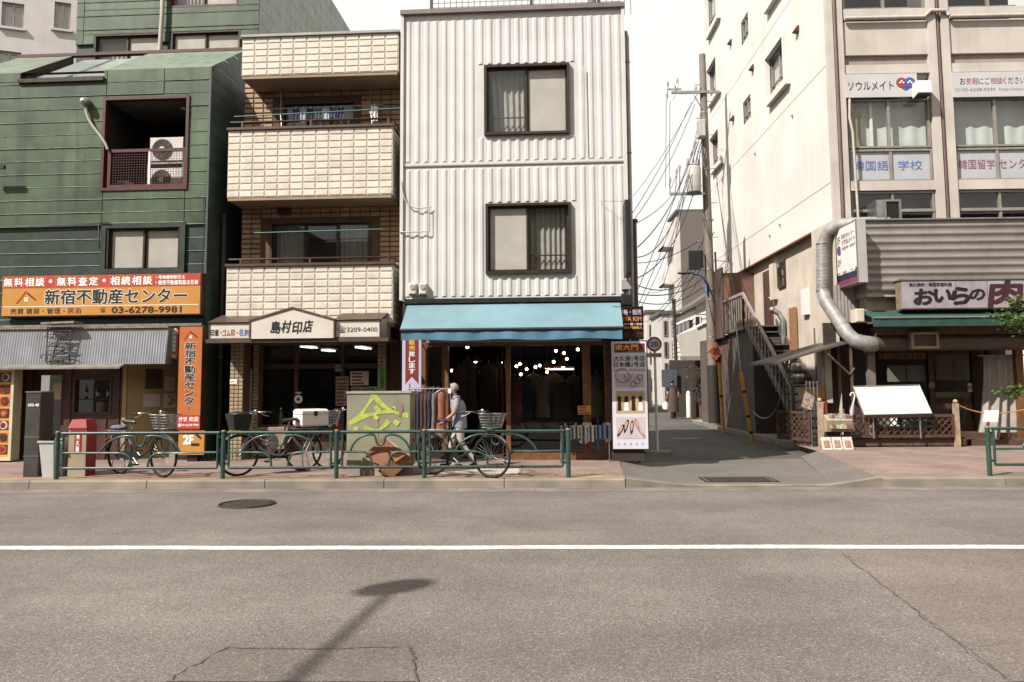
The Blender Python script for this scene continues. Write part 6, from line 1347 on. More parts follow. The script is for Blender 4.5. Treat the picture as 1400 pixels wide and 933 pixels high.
q = FR.rect(1345, 561, 1366, 577, dL+.02); t = thing('hanging_card', 'small white card hanging from the orange rope', 'sign', FR, (q[0], -dL-.02, q[2])); part(t, 'card', G().prism([(q[0]-.03, q[2]), (q[1]-.04, q[2]), (q[1], q[3]), (q[0]+.02, q[3])], -dL-.03, -dL-.022), WHITE); part(t, 'string', G().tube([((q[0]+q[1])/2, -dL-.02, q[3]), ((q[0]+q[1])/2, -dL-.02, q[3]+.08)], .006, 4), ROPE)
q = FR.rect(1374, 602, 1392, 613, .35); t = thing('ashtray_pot', 'low terracotta pot on the entrance step', 'pot', FR, (q[0], -.1, SW+.13)); x = (q[0]+q[1])/2; part(t, 'pot', G().tube([(x, -.1, SW+.13), (x, -.1, SW+.27)], [.11, .15], 14), M('terracotta', '5e3826', .8, .15)); part(t, 'soil', G().disc((x, -.1, SW+.265), .13, 'z', .01), RUBBER)
# news rack, leaflets, umbrella
q = FR.rect(1128, 567, 1162, 591, dL+.12); t = thing('magazine_basket', 'cream wall basket stuffed with magazines on the lattice end', 'rack', FR, (q[0], -dL-.05, q[2])); part(t, 'basket', G().prismx([(-dL-.05, q[2]), (-dL-.22, q[2]+.02), (-dL-.28, q[3]-.12), (-dL-.05, q[3])], q[0], q[1]), M('basket_cream', '9a8a6c', .7, .15, 12))
MG = [M('mag_%d' % i, c, .6, .35, 22) for i, c in enumerate(('8f7f70', '6a4a40', '7d8a8a', '9a8f7c'))]
for i in range(6): x = q[0]+.04+i*(q[1]-q[0]-.1)/6; part(t, 'magazine', G().add([(x, -dL-.27-.004*i, q[2]+.08), (x+.16, -dL-.27-.004*i, q[2]+.08), (x+.16, -dL-.2-.004*i, q[3]+.02-.02*(i % 3)), (x, -dL-.2-.004*i, q[3]+.03-.02*(i % 3))], [(0, 1, 2, 3)]), MG[i % 4])
for x in (q[0]+.06, q[1]-.1): part(t, 'hook', G().tube([(x, -dL-.06, q[3]-.05), (x, -dL-.06, q[3]+.12)], .012, 5), STEEL)
for i in range(3):
    px = 1125+i*14.5; q = FR.rect(px, 612, px+13.5, 627, 1.05); t = thing('leaflet', ('left', 'middle', 'right')[i]+' of three pale leaflets propped on the pavement by the lattice post', 'leaflet', FR, (q[0], -1.0, SW), 'leaflets by the lattice post'); zz0 = SW
    part(t, 'card', G().add([(q[0], -1.05, SW), (q[1], -1.05, SW), (q[1], -.95, SW+.26), (q[0], -.95, SW+.26)], [(0, 1, 2, 3)]), M('leaflet_paper', 'b9ab98', .7, .1, 12)); part(t, 'picture', G().add([(q[0]+.04, -1.045, SW+.05), (q[1]-.04, -1.045, SW+.05), (q[1]-.04, -.985, SW+.19), (q[0]+.04, -.985, SW+.19)], [(0, 1, 2, 3)]), M('leaflet_print', '8d6a5c', .7, .3, 25))
x, z = FR.at(1165, 556, dL); t = thing('umbrella', 'folded pale umbrella hooked over the lattice fence', 'umbrella', FR, (x, -dL-.05, z-.2)); part(t, 'cloth', G().tube([(x-.06, -dL-.05, z-.38), (x-.03, -dL-.05, z-.1), (x+.02, -dL-.05, z+.12)], [.012, .05, .018], 8), M('umbrella_grey', '9c989c', .5)); part(t, 'handle', G().tube([(x+.02, -dL-.05, z+.1), (x+.05, -dL-.05, z+.26), (x+.02, -dL-.05, z+.31), (x-.03, -dL-.05, z+.3), (x-.05, -dL-.05, z+.24)], .014, 6), WHITE)
q = FR.rect(1205, 568, 1235, 598, -.1); t = thing('white_chair', 'white plastic chair half hidden behind the lattice', 'chair', FR, (q[0], .2, SW+.2)); part(t, 'seat', G().box(q[0], q[1], .0, .42, .55, .58), WHITE); part(t, 'backrest', G().box(q[0], q[1], .4, .43, .58, .95), WHITE)
for x in (q[0], q[1]-.04):
    for y in (.0, .38): part(t, 'leg', G().box(x, x+.04, y, y+.04, SW+.2, .55), WHITE)
q = FR.rect(1240, 575, 1275, 600, -.1); t = thing('green_crate', 'teal plastic crate behind the lattice fence', 'crate', FR, (q[0], .2, SW+.2)); part(t, 'wall', frame_bars(G(), q[0], q[1], SW+.2, .7, .04, -.05, .3), M('teal_plastic', '3d7a66', .5)); part(t, 'floor', G().box(q[0]+.04, q[1]-.04, -.03, .28, SW+.2, SW+.24), M('teal_plastic', '3d7a66'))
for i, zz in enumerate((.4, .54)): part(t, 'slat', G().box(q[0]+.04, q[1]-.04, -.05, -.03, zz, zz+.05), M('teal_plastic', '3d7a66'))
# ================================================================== alley side: stairs, door, shed roof
XO = 6.35
tb = thing('side_stairs', 'steep grey metal staircase climbing along the alley wall', 'stairs', FG, (XO+.7, 20, .1))
STP = M('stair_steel', '544a44', .6, .15, 5)
# foot and head of the flight read from the railing
Yf, Yh, Zh = 19.4, 24.4, 3.3
ns = 16; Yr = 20.1; zr0 = .1+(Zh-.1)*(Yr-Yf)/(Yh-Yf)
for i in range(ns):
    y = Yf+(Yh-Yf)*i/ns; z = .1+(Zh-.1)*(i+1)/ns
    part(tb, 'tread', G().box(XO+.1, XS+.17, y, y+.32, z-.04, z), STP)
for x in (XO+.06, XS+.16): part(tb, 'stringer', G().add([(x-.02, Yf-.1, .1), (x+.02, Yf-.1, .1), (x+.02, Yh, Zh), (x-.02, Yh, Zh), (x-.02, Yf-.1, .32), (x+.02, Yf-.1, .32), (x+.02, Yh, Zh+.22), (x-.02, Yh, Zh+.22)], [(0, 1, 2, 3), (4, 7, 6, 5), (0, 3, 7, 4), (1, 5, 6, 2), (0, 4, 5, 1)]), STP)
part(tb, 'landing', G().box(XO+.02, XS+.19, Yh, Yh+2.4, Zh-.1, Zh), STP)
part(tb, 'under_wall', G().box(XO+.15, XO+.2, Yh-.5, YF-.5, .09, Zh-.1).box(XO+.2, XS+.18, Yh-.52, Yh-.47, .09, Zh-.3), M('under_stair_wall', '4e4036', .85, .15, 2))
HR = M('handrail_grey', '7d756c', .5, .12, 6)
part(tb, 'handrail', G().add([(XO+.0, Yr-.05, zr0+.84), (XO+.07, Yr-.05, zr0+.84), (XO+.07, Yh, Zh+.95), (XO, Yh, Zh+.95), (XO, Yr-.05, zr0+.93), (XO+.07, Yr-.05, zr0+.93), (XO+.07, Yh, Zh+1.04), (XO, Yh, Zh+1.04)], [(0, 1, 2, 3), (4, 7, 6, 5), (0, 3, 7, 4), (1, 5, 6, 2), (0, 4, 5, 1), (2, 6, 7, 3)]), HR)
for i in range(15):
    f = i/14; y = Yr+(Yh-Yr)*f; z = zr0+(Zh-zr0)*f; part(tb, 'baluster', G().box(XO+.02, XO+.05, y-.015, y+.015, z, z+.84), HR)
part(tb, 'newel', G().box(XO-.01, XO+.08, Yr-.1, Yr-.02, .1, zr0+.95), HR)
for i in range(9): y = Yh+i*.28; part(tb, 'baluster', G().box(XO+.02, XO+.05, y-.015, y+.015, Zh, Zh+.98), HR)
part(tb, 'handrail', G().box(XO, XO+.07, Yh, Yh+2.4, Zh+.96, Zh+1.05), HR)
# landing enclosure and doors on the recessed wall
BRN = M('brown_cladding', '6a4a3a', .6, .1, 3, streak=.2)
yb_ = Yh+2.4
part(CB, 'landing_screen', G().box(XO+.02, XS+.19, yb_-19, yb_-19+.06, Zh, ZO-.2), BRN)
part(CB, 'landing_screen_side', G().box(XO-.02, XO+.03, yb_-19, yb_-19+2.2, Zh-.2, ZO+.0), BROWN)
for k, (ya, yb2) in enumerate(((24.75, 25.6),)):
    dr = part(CB, 'side_door', G().box(XS+.15, XS+.21, ya-19, yb2-19, 3.3, 5.1), BROWN); part(dr, 'handle', G().ball((XS+.13, ya-19+.12, 4.2), .04), CHROME)
def side_box(nm, y0, y1, z0, z1, dep, mat, par=CB): return part(par, nm, G().box(XS+.2-dep, XS+.21, y0-19, y1-19, z0, z1), mat)
side_box('duct_casing', 24.25, 24.6, 4.1, 5.2, .14, RENDL); w_ = side_box('small_window', 23.4, 24.1, 4.4, 5.2, .06, BRONZE); part(w_, 'pane', G().box(XS+.13, XS+.135, 23.45-19, 24.05-19, 4.45, 5.15), GL)
side_box('electric_box', 21.5, 21.9, 3.4, 4.1, .1, WHITEP); side_box('wall_pipe', 21.0, 21.07, .4, 3.0, .08, DRAIN); side_box('wall_plate', 19.9, 20.15, 1.5, 1.95, .24, WHITEP)
t = thing('timber_plank', 'pale timber plank leaning upright on the stair wall', 'plank', FG, (XS+.1, 22.8, 2.3)); part(t, 'plank', G().box(XS+.12, XS+.17, 22.5, 23.05, 2.4, 3.7), M('raw_timber', '8a5c34', .7, .15, 6, streak=.3, strx=16)); part(t, 'wedge', G().box(XS+.05, XS+.18, 22.45, 23.1, 2.3, 2.4), WOODOLD)
t = thing('flue_pipe', 'short bent metal flue beside the timber plank', 'pipe', FG, (XS+.08, 23.6, 2.6)); part(t, 'pipe', G().tube([(XS+.08, 23.5, 2.7), (XS+.08, 23.5, 3.4), (XS+.0, 23.55, 3.6), (XS-.15, 23.6, 3.7)], .08, 10), STEEL); part(t, 'cap', G().ball((XS-.18, 23.6, 3.72), .1, 8, 6), STEEL)
# sloping shed roof towards the alley
t = thing('lean_to_roof', 'thin sloping corrugated lean-to roof between stairs and restaurant', 'roof', FG, (XS, 18.6, 2.2))
A, B_, C_, D_ = [Vector(p) for p in ((FR.at(1058, 497, .2)[0]+.0, 18.4, FR.at(1058, 496, .2)[1]), (FR.at(1176, 462, .2)[0], 18.4, FR.at(1176, 462, .2)[1]), (FR.at(1176, 462, .2)[0], 20.6, FR.at(1176, 462, .2)[1]+.05), (FR.at(1058, 497, .2)[0], 20.6, FR.at(1058, 497, .2)[1]+.05))]
dn = Vector((0, 0, -.05)); part(t, 'sheet', G().add([A, B_, C_, D_, A+dn, B_+dn, C_+dn, D_+dn], [(0, 1, 2, 3), (7, 6, 5, 4), (0, 4, 5, 1), (1, 5, 6, 2), (3, 7, 4, 0)]), M('shed_sheet', '463d35', .6, .2, 4))
part(t, 'brace', G().tube([(XS+.1, 18.45, 1.9), (FR.at(1160, 505, .1)[0], 18.45, 1.75), (FR.at(1130, 482, .1)[0], 18.45, FR.at(1130, 484, .1)[1])], .03, 6), WOODOLD); part(t, 'post', G().box(FR.at(1163, 530, .1)[0], FR.at(1166, 530, .1)[0], 18.45, 18.5, SW, FR.at(1163, 470, .1)[1]), WOODOLD)
part(RB, 'alley_return_wall', G().box(FR.at(1130, 540, -.6)[0], FR.at(1190, 540, -.6)[0], .6, .7, SW, 3.0), M('shed_wall', '3a2c24', .8, .2, 3)); part(RB, 'alley_side_panel', G().box(FR.at(1128, 530, -.5)[0], FR.at(1137, 530, -.5)[0], .45, .55, 1.1, 2.4), RENDL)
part(RB, 'ribbed_wall', G().box(FR.at(1140, 420, -.4)[0], FR.at(1190, 420, -.4)[0], .36, .4, 3.0, FR.at(1160, 390, -.4)[1]), M('ribbed_cream', '8d867c', .6, .1, 3))
for i in range(10): x = FR.at(1142+i*4.6, 420, -.4)[0]; part(RB, 'wall_rib', G().box(x, x+.03, .345, .36, 3.0, FR.at(1160, 390, -.4)[1]), M('ribbed_cream', '8d867c'))
# clutter by the stairs: kegs, yellow crate, wire rack
for i, (px, py, lb) in enumerate(((1088, 503, 'upper steel beer keg beside the stairs'), (1088, 514, 'lower steel beer keg beside the stairs'))):
    c_ = ground(1088, 600, .1); x, y = XS-.12, 21.65; z = 1.83-.3*i; t = thing('beer_keg', lb, 'keg', FG, (x, y, z), 'beer kegs'); part(t, 'body', G().tube([(x, y, z), (x, y, z+.03), (x, y, z+.13), (x, y, z+.23), (x, y, z+.27)], [.16, .19, .2, .19, .16], 16), CHROME); part(t, 'band', G().torus((x, y, z+.08), .2, .008, 'z', 20, 4).torus((x, y, z+.18), .2, .008, 'z', 20, 4), STEEL)
c_ = (6.58, 19.25); t = thing('yellow_crate', 'yellow plastic crate on the shelf at the foot of the stairs', 'crate', FG, (c_[0], c_[1], 1.16)); part(t, 'wall', G().box(c_[0]-.25, c_[0]+.25, c_[1]-.2, c_[1]-.17, 1.18, 1.46).box(c_[0]-.25, c_[0]+.25, c_[1]+.17, c_[1]+.2, 1.18, 1.46).box(c_[0]-.25, c_[0]-.22, c_[1]-.17, c_[1]+.17, 1.18, 1.46).box(c_[0]+.22, c_[0]+.25, c_[1]-.17, c_[1]+.17, 1.18, 1.46), M('yellow_plastic', 'a8780c', .5)); part(t, 'rim', G().box(c_[0]-.26, c_[0]+.26, c_[1]-.215, c_[1]-.2, 1.42, 1.48), M('yellow_plastic2', 'a8760c', .5)); part(t, 'floor', G().box(c_[0]-.22, c_[0]+.22, c_[1]-.17, c_[1]+.17, 1.16, 1.19), M('yellow_plastic2', 'a8760c'))
part(RB, 'crate_shelf', G().box(c_[0]-.27, c_[0]+.27, c_[1]-18.6-.25, c_[1]-18.6+.25, 1.1, 1.16).box(c_[0]-.26, c_[0]-.21, c_[1]-18.8, c_[1]-18.7, SW, 1.1).box(c_[0]+.21, c_[0]+.26, c_[1]-18.8, c_[1]-18.7, SW, 1.1), STP)
q = FR.rect(1108, 521, 1118, 618, .25); t = thing('wire_rack', 'tall narrow wire rack by the left terrace post', 'rack', FR, (q[0], -.25, SW)); g = G()
for x in (q[0], q[1]):
    for y in (-.3, -.05): part(t, 'upright', G().tube([(x, y, SW), (x, y, q[3])], .014, 5), STEEL)
for i in range(12): z = SW+.1+(q[3]-SW-.15)*i/11; g.box(q[0], q[1], -.3, -.29, z, z+.012).box(q[0], q[1], -.06, -.05, z, z+.012)
part(t, 'wire_shelf', g, STEEL); part(t, 'papers', G().add([(q[0]-.22, -.32, 1.05), (q[0]+.0, -.34, .95), (q[0]+.08, -.34, 1.25), (q[0]-.12, -.32, 1.4)], [(0, 1, 2, 3)]), M('papers_mixed', '8d7a6c', .7, .4, 20))
x, y = XS-.45, 18.9; t = thing('red_extinguisher', 'red fire extinguisher beside the wire rack', 'extinguisher', FG, (x, y, SW+.6)); part(t, 'bottle', G().tube([(x, y, .72), (x, y, .75), (x, y, 1.08), (x, y, 1.14)], [.05, .07, .07, .03], 12), INKR); part(t, 'valve', G().box(x-.05, x+.03, y-.01, y+.01, 1.14, 1.19), BLACK)
# ================================================================== alley: houses at the back
SID = M('white_siding', 'b3aca2', .6, .06, 2, streak=.12)
SIDL = M('siding_lap', 'bdb6ac', .6, .05, 2, rnd=.05)
FH = Frame(0, 41, 0)
hx = FH.at(953, 450)[0]; hx1 = FH.at(1010, 450)[0]; hz = FH.at(960, 418)[1]; hb = FH.at(960, 489)[1]
t = thing('siding_house', 'white clapboard house with dark windows at the end of the alley', 'house', FH, (hx+1, 3, 0))
hzr = FH.at(1000, 380)[1]
part(t, 'wall', G().add([(hx, 0, 0), (hx1, 0, 0), (hx1, 0, hzr), (hx, 0, hz)], [(0, 1, 2, 3)]).quad((hx, 0, 0), (hx, 7, 0), (hx, 7, hz), (hx, 0, hz)), SID)
n = 24
for i in range(n):
    z = .2+(hz-.2)*i/n; hh = (hz-.2)/n; part(t, 'clapboard', G().prismx([(-.05, z), (-.01, z+hh), (.0, z+hh), (.0, z)], hx-.02, hx1), SIDL)
for i in range(12):
    z = hz-3.2+3.1*i/12; part(t, 'clapboard', G().add([(hx-.05, 0, z), (hx-.05, 7, z), (hx-.005, 7, z+.25), (hx-.005, 0, z+.25)], [(0, 1, 2, 3)]), SIDL)
ROOFG = M('roof_grey', '4f4a46', .7, .12, 3)
part(t, 'roof', G().add([(hx-.3, -.3, hz-.1), (hx1, -.3, hzr), (hx1, 7, hzr), (hx-.3, 7, hz-.1), (hx-.3, -.3, hz-.0), (hx1, -.3, hzr+.12), (hx1, 7, hzr+.12), (hx-.3, 7, hz)], [(0, 1, 5, 4), (4, 5, 6, 7), (0, 3, 2, 1), (0, 4, 7, 3)]), ROOFG)
a = FH.at(949, 432)[0]; q = FH.rect(949, 432, 958, 455); w = part(t, 'window', frame_bars(G(), q[0], q[1], q[2], q[3], .06, -.1, -.04), WHITEP); part(w, 'pane', G().box(q[0]+.05, q[1]-.05, -.07, -.06, q[2]+.05, q[3]-.05), M('dark_pane', '2a2622', .2)); part(w, 'sill', G().box(q[0]-.05, q[1]+.05, -.14, -.05, q[2]-.06, q[2]), WHITEP)
wz0, wz1 = FH.at(940, 462)[1], FH.at(940, 436)[1]; w = part(t, 'bay_window', G().box(hx-.25, hx-.05, .8, 4.6, wz0-.15, wz0).box(hx-.25, hx-.05, .8, 4.6, wz1, wz1+.1), WHITEP); part(w, 'pane', G().box(hx-.2, hx-.06, .9, 4.5, wz0, wz1), M('dark_pane', '2a2622')); [part(w, 'mullion', G().box(hx-.22, hx-.19, .9+k*1.2, .96+k*1.2, wz0, wz1), BRONZE) for k in range(4)]
# white wall with canopy, lower wing of the house
FW = Frame(0, 34.5, 0)
q = FW.rect(953, 441, 1003, 483); t = thing('white_canopy_wing', 'low white rendered wing with open carport beneath in the alley', 'house', FW, (q[0]+1, 1, 0))
part(t, 'wall', G().prism([(q[0]+.25, q[2]-.1), (q[1]+.4, q[2]+.4), (q[1]+.4, q[3]+.7), (q[0], q[3]-.25)], 0, 5), M('wing_render', 'b0a89c', .8, .06, 2, streak=.15)); part(t, 'wing_cap', G().box(q[0]-.06, q[1]+.4, -.05, 5, q[3]+.68, q[3]+.78) if 0 else G().tube([(q[0], -.02, q[3]-.24), (q[1]+.4, -.02, q[3]+.71)], .05, 6), ALU)
part(t, 'carport_beam', G().box(q[0]-.7, q[1]+.4, .1, .3, q[2]-.3, q[2]-.12), M('beam_grey', '7d756c', .6)); part(t, 'carport_back', G().box(q[0]-.7, q[1]+.6, 3.0, 3.1, 0, q[2]-.2), M('carport_dark', '3a322b', .8, .2))
for px in (947, 962): x = FW.at(px, 540)[0]; part(t, 'carport_post', G().box(x, x+.14, .1, .24, 0, q[2]-.3), M('post_brown', '3a2820', .7))
x = FW.at(945, 540)[0]; part(t, 'planter_wall', G().box(x+.3, x+2.0, -.4, -.1, 0, .62), M('brick_wall', '5a3c30', .8, .15, 4, bump=.4, bsc=18)); part(t, 'gate_sign', G().box(x-.8, x-.1, 2.8, 2.82, 1.4, 2.2), M('notice_blue', '434a52', .6, .2, 9))
# the same wall's shrub
def bush(name, label, c, r, n, col='leaf_green', cat='shrub', seed=1, group=None):
    b = thing(name, label, cat, FG, (c[0], c[1], 0), group); random.seed(seed); g = G()
    for i in range(n):
        v = Vector((random.gauss(0, .45), random.gauss(0, .45), random.gauss(0, .42))); p = Vector((c[0]+v.x*r[0], c[1]+v.y*r[1], max(.1, c[2]+v.z*r[2])))
        e = Vector((random.uniform(-1, 1), random.uniform(-1, 1), random.uniform(-.6, .8))).normalized()*.11; f = e.cross(Vector((random.uniform(-1, 1), .4, random.uniform(-1, 1)))).normalized()*.045
        g.quad(p, p+e*.5+f, p+e, p+e*.5-f)
    part(b, 'foliage', g, MATS[col]); part(b, 'stem', G().tube([(c[0], c[1], 0), (c[0]+.05, c[1], c[2])], [.05, .02], 6), WOODOLD)
DLEAF = M('dark_leaf', '2d3f1e', .55, .3, 15); YLEAF = M('yellow_leaf', '77802c', .55, .3, 12)
c_ = FW.at(955, 520)[0]+.35; bush('shrub', 'dark shrub behind the low brick planter in the alley', (c_, 34.9, 1.5), (.6, .4, 1.1), 700, 'dark_leaf', seed=4)
c_ = ground(903, 553); bush('hedge', 'sunlit yellow green hedge at the far left of the alley', (c_.x+.2, 47, 2.6), (.7, 2.5, 2.4), 1500, 'yellow_leaf', seed=6)
# alley left: pale fence wall, far houses
t = thing('pale_boundary_wall', 'pale panelled wall along the left bend of the alley', 'wall', FG, (5.2, 41, 0)); q0, q1 = Vector((5.1, 40, 0)), Vector((7.6, 52, 0))
part(t, 'panel', G().quad((5.75, 43, 0), (7.9, 55, 0), (7.9, 55, 2.6), (5.75, 43, 2.6)), M('pale_fence', 'a59f95', .7, .08, 3)); [part(t, 'pilaster', G().box(5.7+.18*i*1.0, 5.85+.18*i, 43+i-.08, 43+i+.08, 0, 2.7), M('pale_fence', 'a59f95')) for i in range(12)]
p_ = lambda px, py, Y: (Frame(0, Y, 0).at(px, py))
def far_house(name, label, px0, px1, pyt, Y, dep, mat, rows=2, cols=2, pyb=560):
    f = Frame(0, Y, 0); x0, z1 = f.at(px0, pyt); x1, _ = f.at(px1, pyt); t = thing(name, label, 'building', f, ((x0+x1)/2, dep/2, 0))
    part(t, 'wall', G().box(x0, x1, 0, dep, 0, z1), mat); part(t, 'parapet', G().box(x0-.15, x1+.15, -.15, dep, z1, z1+.25), ROOFG)
    for i in range(cols):
        for j in range(rows):
            wx = x0+(x1-x0)*(i+.5)/cols; wz = z1*(j+.6)/(rows+.3); ww = (x1-x0)/cols*.25; w = part(t, 'window', frame_bars(G(), wx-ww, wx+ww, wz-.5, wz+.6, .07, -.06, .02), ALU); part(w, 'pane', G().box(wx-ww+.06, wx+ww-.06, -.03, -.02, wz-.44, wz+.54), M('dark_pane', '2a2622'))
    return t, x0, x1, z1
GREYB = M('grey_block_render', '5f564f', .85, .06, 2, bump=.3, bsc=20)
f = Frame(0, 62, 0); x0, z1 = f.at(929, 290); x1, _ = f.at(1003, 290); xl = x0-1.6; t = thing('grey_block', 'tall windowless grey block beyond the alley houses', 'building', f, (x0+2, 3, 0))
part(t, 'front_wall', G().quad((x0, 0, 0), (x1, 0, 0), (x1, 0, z1), (x0, 0, z1)), GREYB); part(t, 'white_side', G().quad((x0, 0, 0), (x0-.0, 4, 0), (x0, 4, z1), (x0, 0, z1)).box(x0-.35, x0, .02, 4, 0, z1-.4), SID); part(t, 'roof', G().box(x0-.3, x1, 0, 4, z1, z1+.2), ROOFG); [part(t, 'balcony', G().box(x0-1.2, x0-.35, 1, 3.5, z1-2.6-3*i, z1-2.5-3*i).box(x0-1.2, x0-1.12, 1, 3.5, z1-2.6-3*i, z1-1.7-3*i), SID) for i in range(3)]
far_house('far_white_house', 'narrow white house furthest back on the left of the alley', 884, 906, 428, 70, 8, SID, 3, 2); far_house('far_brown_block', 'brownish low block behind the speed limit sign', 872, 896, 446, 90, 8, M('brown_block', '7d6a5c', .8, .1), 3, 3)
far_house('far_grey_house', 'small pale grey house left of the clapboard house', 904, 926, 430, 56, 5, M('pale_house', 'a8a097', .8, .08, 2), 4, 2)
# white metal bollard guard
c_ = ground(942, 571); t = thing('white_bollard', 'stout white bollard beside the planter in the alley', 'bollard', FG, (c_.x, c_.y, 0)); part(t, 'post', G().tube([(c_.x, c_.y, 0), (c_.x, c_.y, 1.1), (c_.x, c_.y, 1.16)], [.11, .11, .08], 14), WHITEP); part(t, 'cap', G().ball((c_.x, c_.y, 1.14), .085, 12, 6), WHITEP)
# ================================================================== utility pole with transformer
PX, PY = 6.26, 28.2; FPo = Frame(0, PY, 0)
def PZ(px, py): return FPo.at(px, py)
POLE = M('concrete_pole', '6f655b', .8, .12, 3, streak=.25, scol='4a4038', strx=12)
tx, tz = PZ(960, 75); t = UP = thing('utility_pole', 'tall concrete utility pole with grey transformer in the alley', 'pole', FG, (PX, PY, 0))
bx = PZ(977, 586)[0]
def pole_x(z): return bx+(tx-bx)*z/tz
part(t, 'shaft', G().tube([(bx, PY, 0), (tx, PY, tz)], [.19, .12], 14), POLE)
part(t, 'base_wrap', G().tube([(pole_x(.2), PY, .2), (pole_x(2.2), PY, 2.2)], [.2, .196], 14), M('black_wrap', '26201b', .7))
def arm(px0, px1, py, r=.045, nm='crossarm'):
    a, z = PZ(px0, py); b, _ = PZ(px1, py); part(UP, nm, G().box(a, b, PY-.2, PY-.11, z-r, z+r), STEEL); return a, b, z
arm(917, 982, 129); arm(915, 962, 267)
INS = M('insulator', '8f8880', .3, .05)
def insul(px, py, hh=.22): x, z = PZ(px, py); part(UP, 'insulator', G().tube([(x, PY-.16, z), (x, PY-.16, z+hh*.5), (x, PY-.16, z+hh)], [.025, .05, .025], 8), INS)
for px, py in ((922, 127), (911, 137), (925, 117), (912, 121), (950, 127), (924, 240), (915, 252), (928, 235)): insul(px, py)
for a_, b_ in (((911, 140), (912, 118)), ((925, 130), (925, 113)), ((915, 268), (915, 248)), ((928, 267), (928, 232)), ((922, 267), (924, 236)), ((950, 129), (950, 122))): part(t, 'insulator_pin', G().tube([(PZ(*a_)[0], PY-.16, PZ(*a_)[1]), (PZ(*b_)[0], PY-.16, PZ(*b_)[1])], .022, 5), STEEL)
part(t, 'arm_bar', G().box(PZ(909, 0)[0], PZ(927, 0)[0], PY-.18, PY-.13, PZ(0, 140)[1]-.03, PZ(0, 140)[1]+.02), STEEL)
part(t, 'arm_strut', G().tube([(PZ(919, 138)[0], PY-.16, PZ(919, 138)[1]), (PZ(926, 116)[0], PY-.16, PZ(926, 116)[1])], .03, 6).tube([(PZ(948, 133)[0], PY-.16, PZ(948, 133)[1]), (PZ(958, 150)[0], PY-.14, PZ(958, 150)[1])], .02, 6).tube([(PZ(916, 258)[0], PY-.16, PZ(916, 258)[1]), (PZ(922, 243)[0], PY-.16, PZ(922, 243)[1])], .03, 6), STEEL)
x, z0 = PZ(947, 266); z1 = PZ(947, 229)[1]; rr = PZ(957, 250)[0]-PZ(937, 250)[0]; rr /= 2
TRM = M('transformer_grey', 'a39e94', .5, .08, 3, streak=.2)
part(t, 'transformer', G().tube([(x, PY-.25, z0), (x, PY-.25, z0+.05), (x, PY-.25, z1-.1), (x, PY-.25, z1)], [rr*.9, rr, rr, rr*.8], 18), TRM); part(t, 'transformer_lid', G().tube([(x, PY-.25, z1), (x, PY-.25, z1+.06)], [rr*.95, rr*.6], 18), TRM); part(t, 'transformer_base', G().disc((x, PY-.25, z0-.02), rr*.95, 'z', .06, 18), BLACK)
g = G(); [g.tube([(x+dx, PY-.25, z1+.05), (x+dx, PY-.25, z1+.25)], [.05, .03], 8) for dx in (-.2, 0, .2)]; part(t, 'bushing', g, INS)
q = FPo.rect(952, 169, 961, 192); part(t, 'switch_box', G().bev(q[0], q[1], PY-.5, PY-.1, q[2], q[3], .03), TRM)
q = FPo.rect(952, 344, 960, 370); part(t, 'junction_box', G().box(q[0]-.3, q[1], PY-.2, PY-.05, q[2], q[3]), BLACK)
g = G()
for i in range(17):
    z = 2.4+i*.62; xx = pole_x(z); part(t, 'step_bolt', G().tube([(xx-.02, PY-.02, z), (xx+(.34 if i % 2 else -.32), PY-.08, z)], .014, 5), STEEL)
g = G(); [g.torus((pole_x(z), PY, z), .185-.005*z+.0, .018, 'z', 16, 4) for z in (3.2, 4.5, 5.6, 7.4, 8.3, 9.2, 10.6, 11.3)]; part(t, 'clamp_band', g, STEEL)
part(t, 'riser_cable', G().tube([(pole_x(2)+.2, PY-.1, 2), (pole_x(5)+.22, PY-.1, 5), (pole_x(6)+.2, PY-.1, 6.2)], .035, 6), CAB)
for k, (a, b) in enumerate((((955, 190), (945, 228)), ((957, 195), (950, 230)), ((959, 195), (953, 232)))): pa, pb = PZ(*a), PZ(*b); part(t, 'jumper', G().tube(bezier((pa[0], PY-.35, pa[1]), (pa[0]-.1, PY-.4, pa[1]-.3), (pb[0], PY-.4, pb[1]+.4), (pb[0], PY-.28, pb[1]), 6), .014, 5), CAB)
# street lamp bracket on the pole (blue arm)
pa = PZ(964, 398); pb = PZ(924, 377); t = thing('pole_street_lamp', 'street lamp on a curved blue arm fixed to the utility pole', 'lamp', FG, (pa[0], PY-.2, pa[1]))
part(t, 'arm', G().tube([(pa[0], PY-.2, pa[1]-.1), (pa[0], PY-.2, pa[1]+.25)]+bezier((pa[0], PY-.2, pa[1]+.25), (pa[0]-.05, PY-.25, pa[1]+.55), (pa[0]-.35, PY-.3, pb[1]), (PZ(945, 378)[0], PY-.35, pb[1]), 6), .035, 8), BLUEPL); xh = PZ(945, 378)[0]
part(t, 'head', G().loft([[(x, PY-.35+r_*math.cos(q), pb[1]+.04+r_*.45*math.sin(q)) for q in [2*math.pi*i/10 for i in range(10)]] for x, r_ in ((xh+.02, .05), (xh-.12, .1), (xh-.35, .13), (pb[0]+.05, .1), (pb[0], .04))]), M('lamp_head', '4a3a30', .5))
part(t, 'clamp', G().torus((pole_x(pa[1]), PY, pa[1]), .17, .02, 'z', 14, 4), BLUEPL)
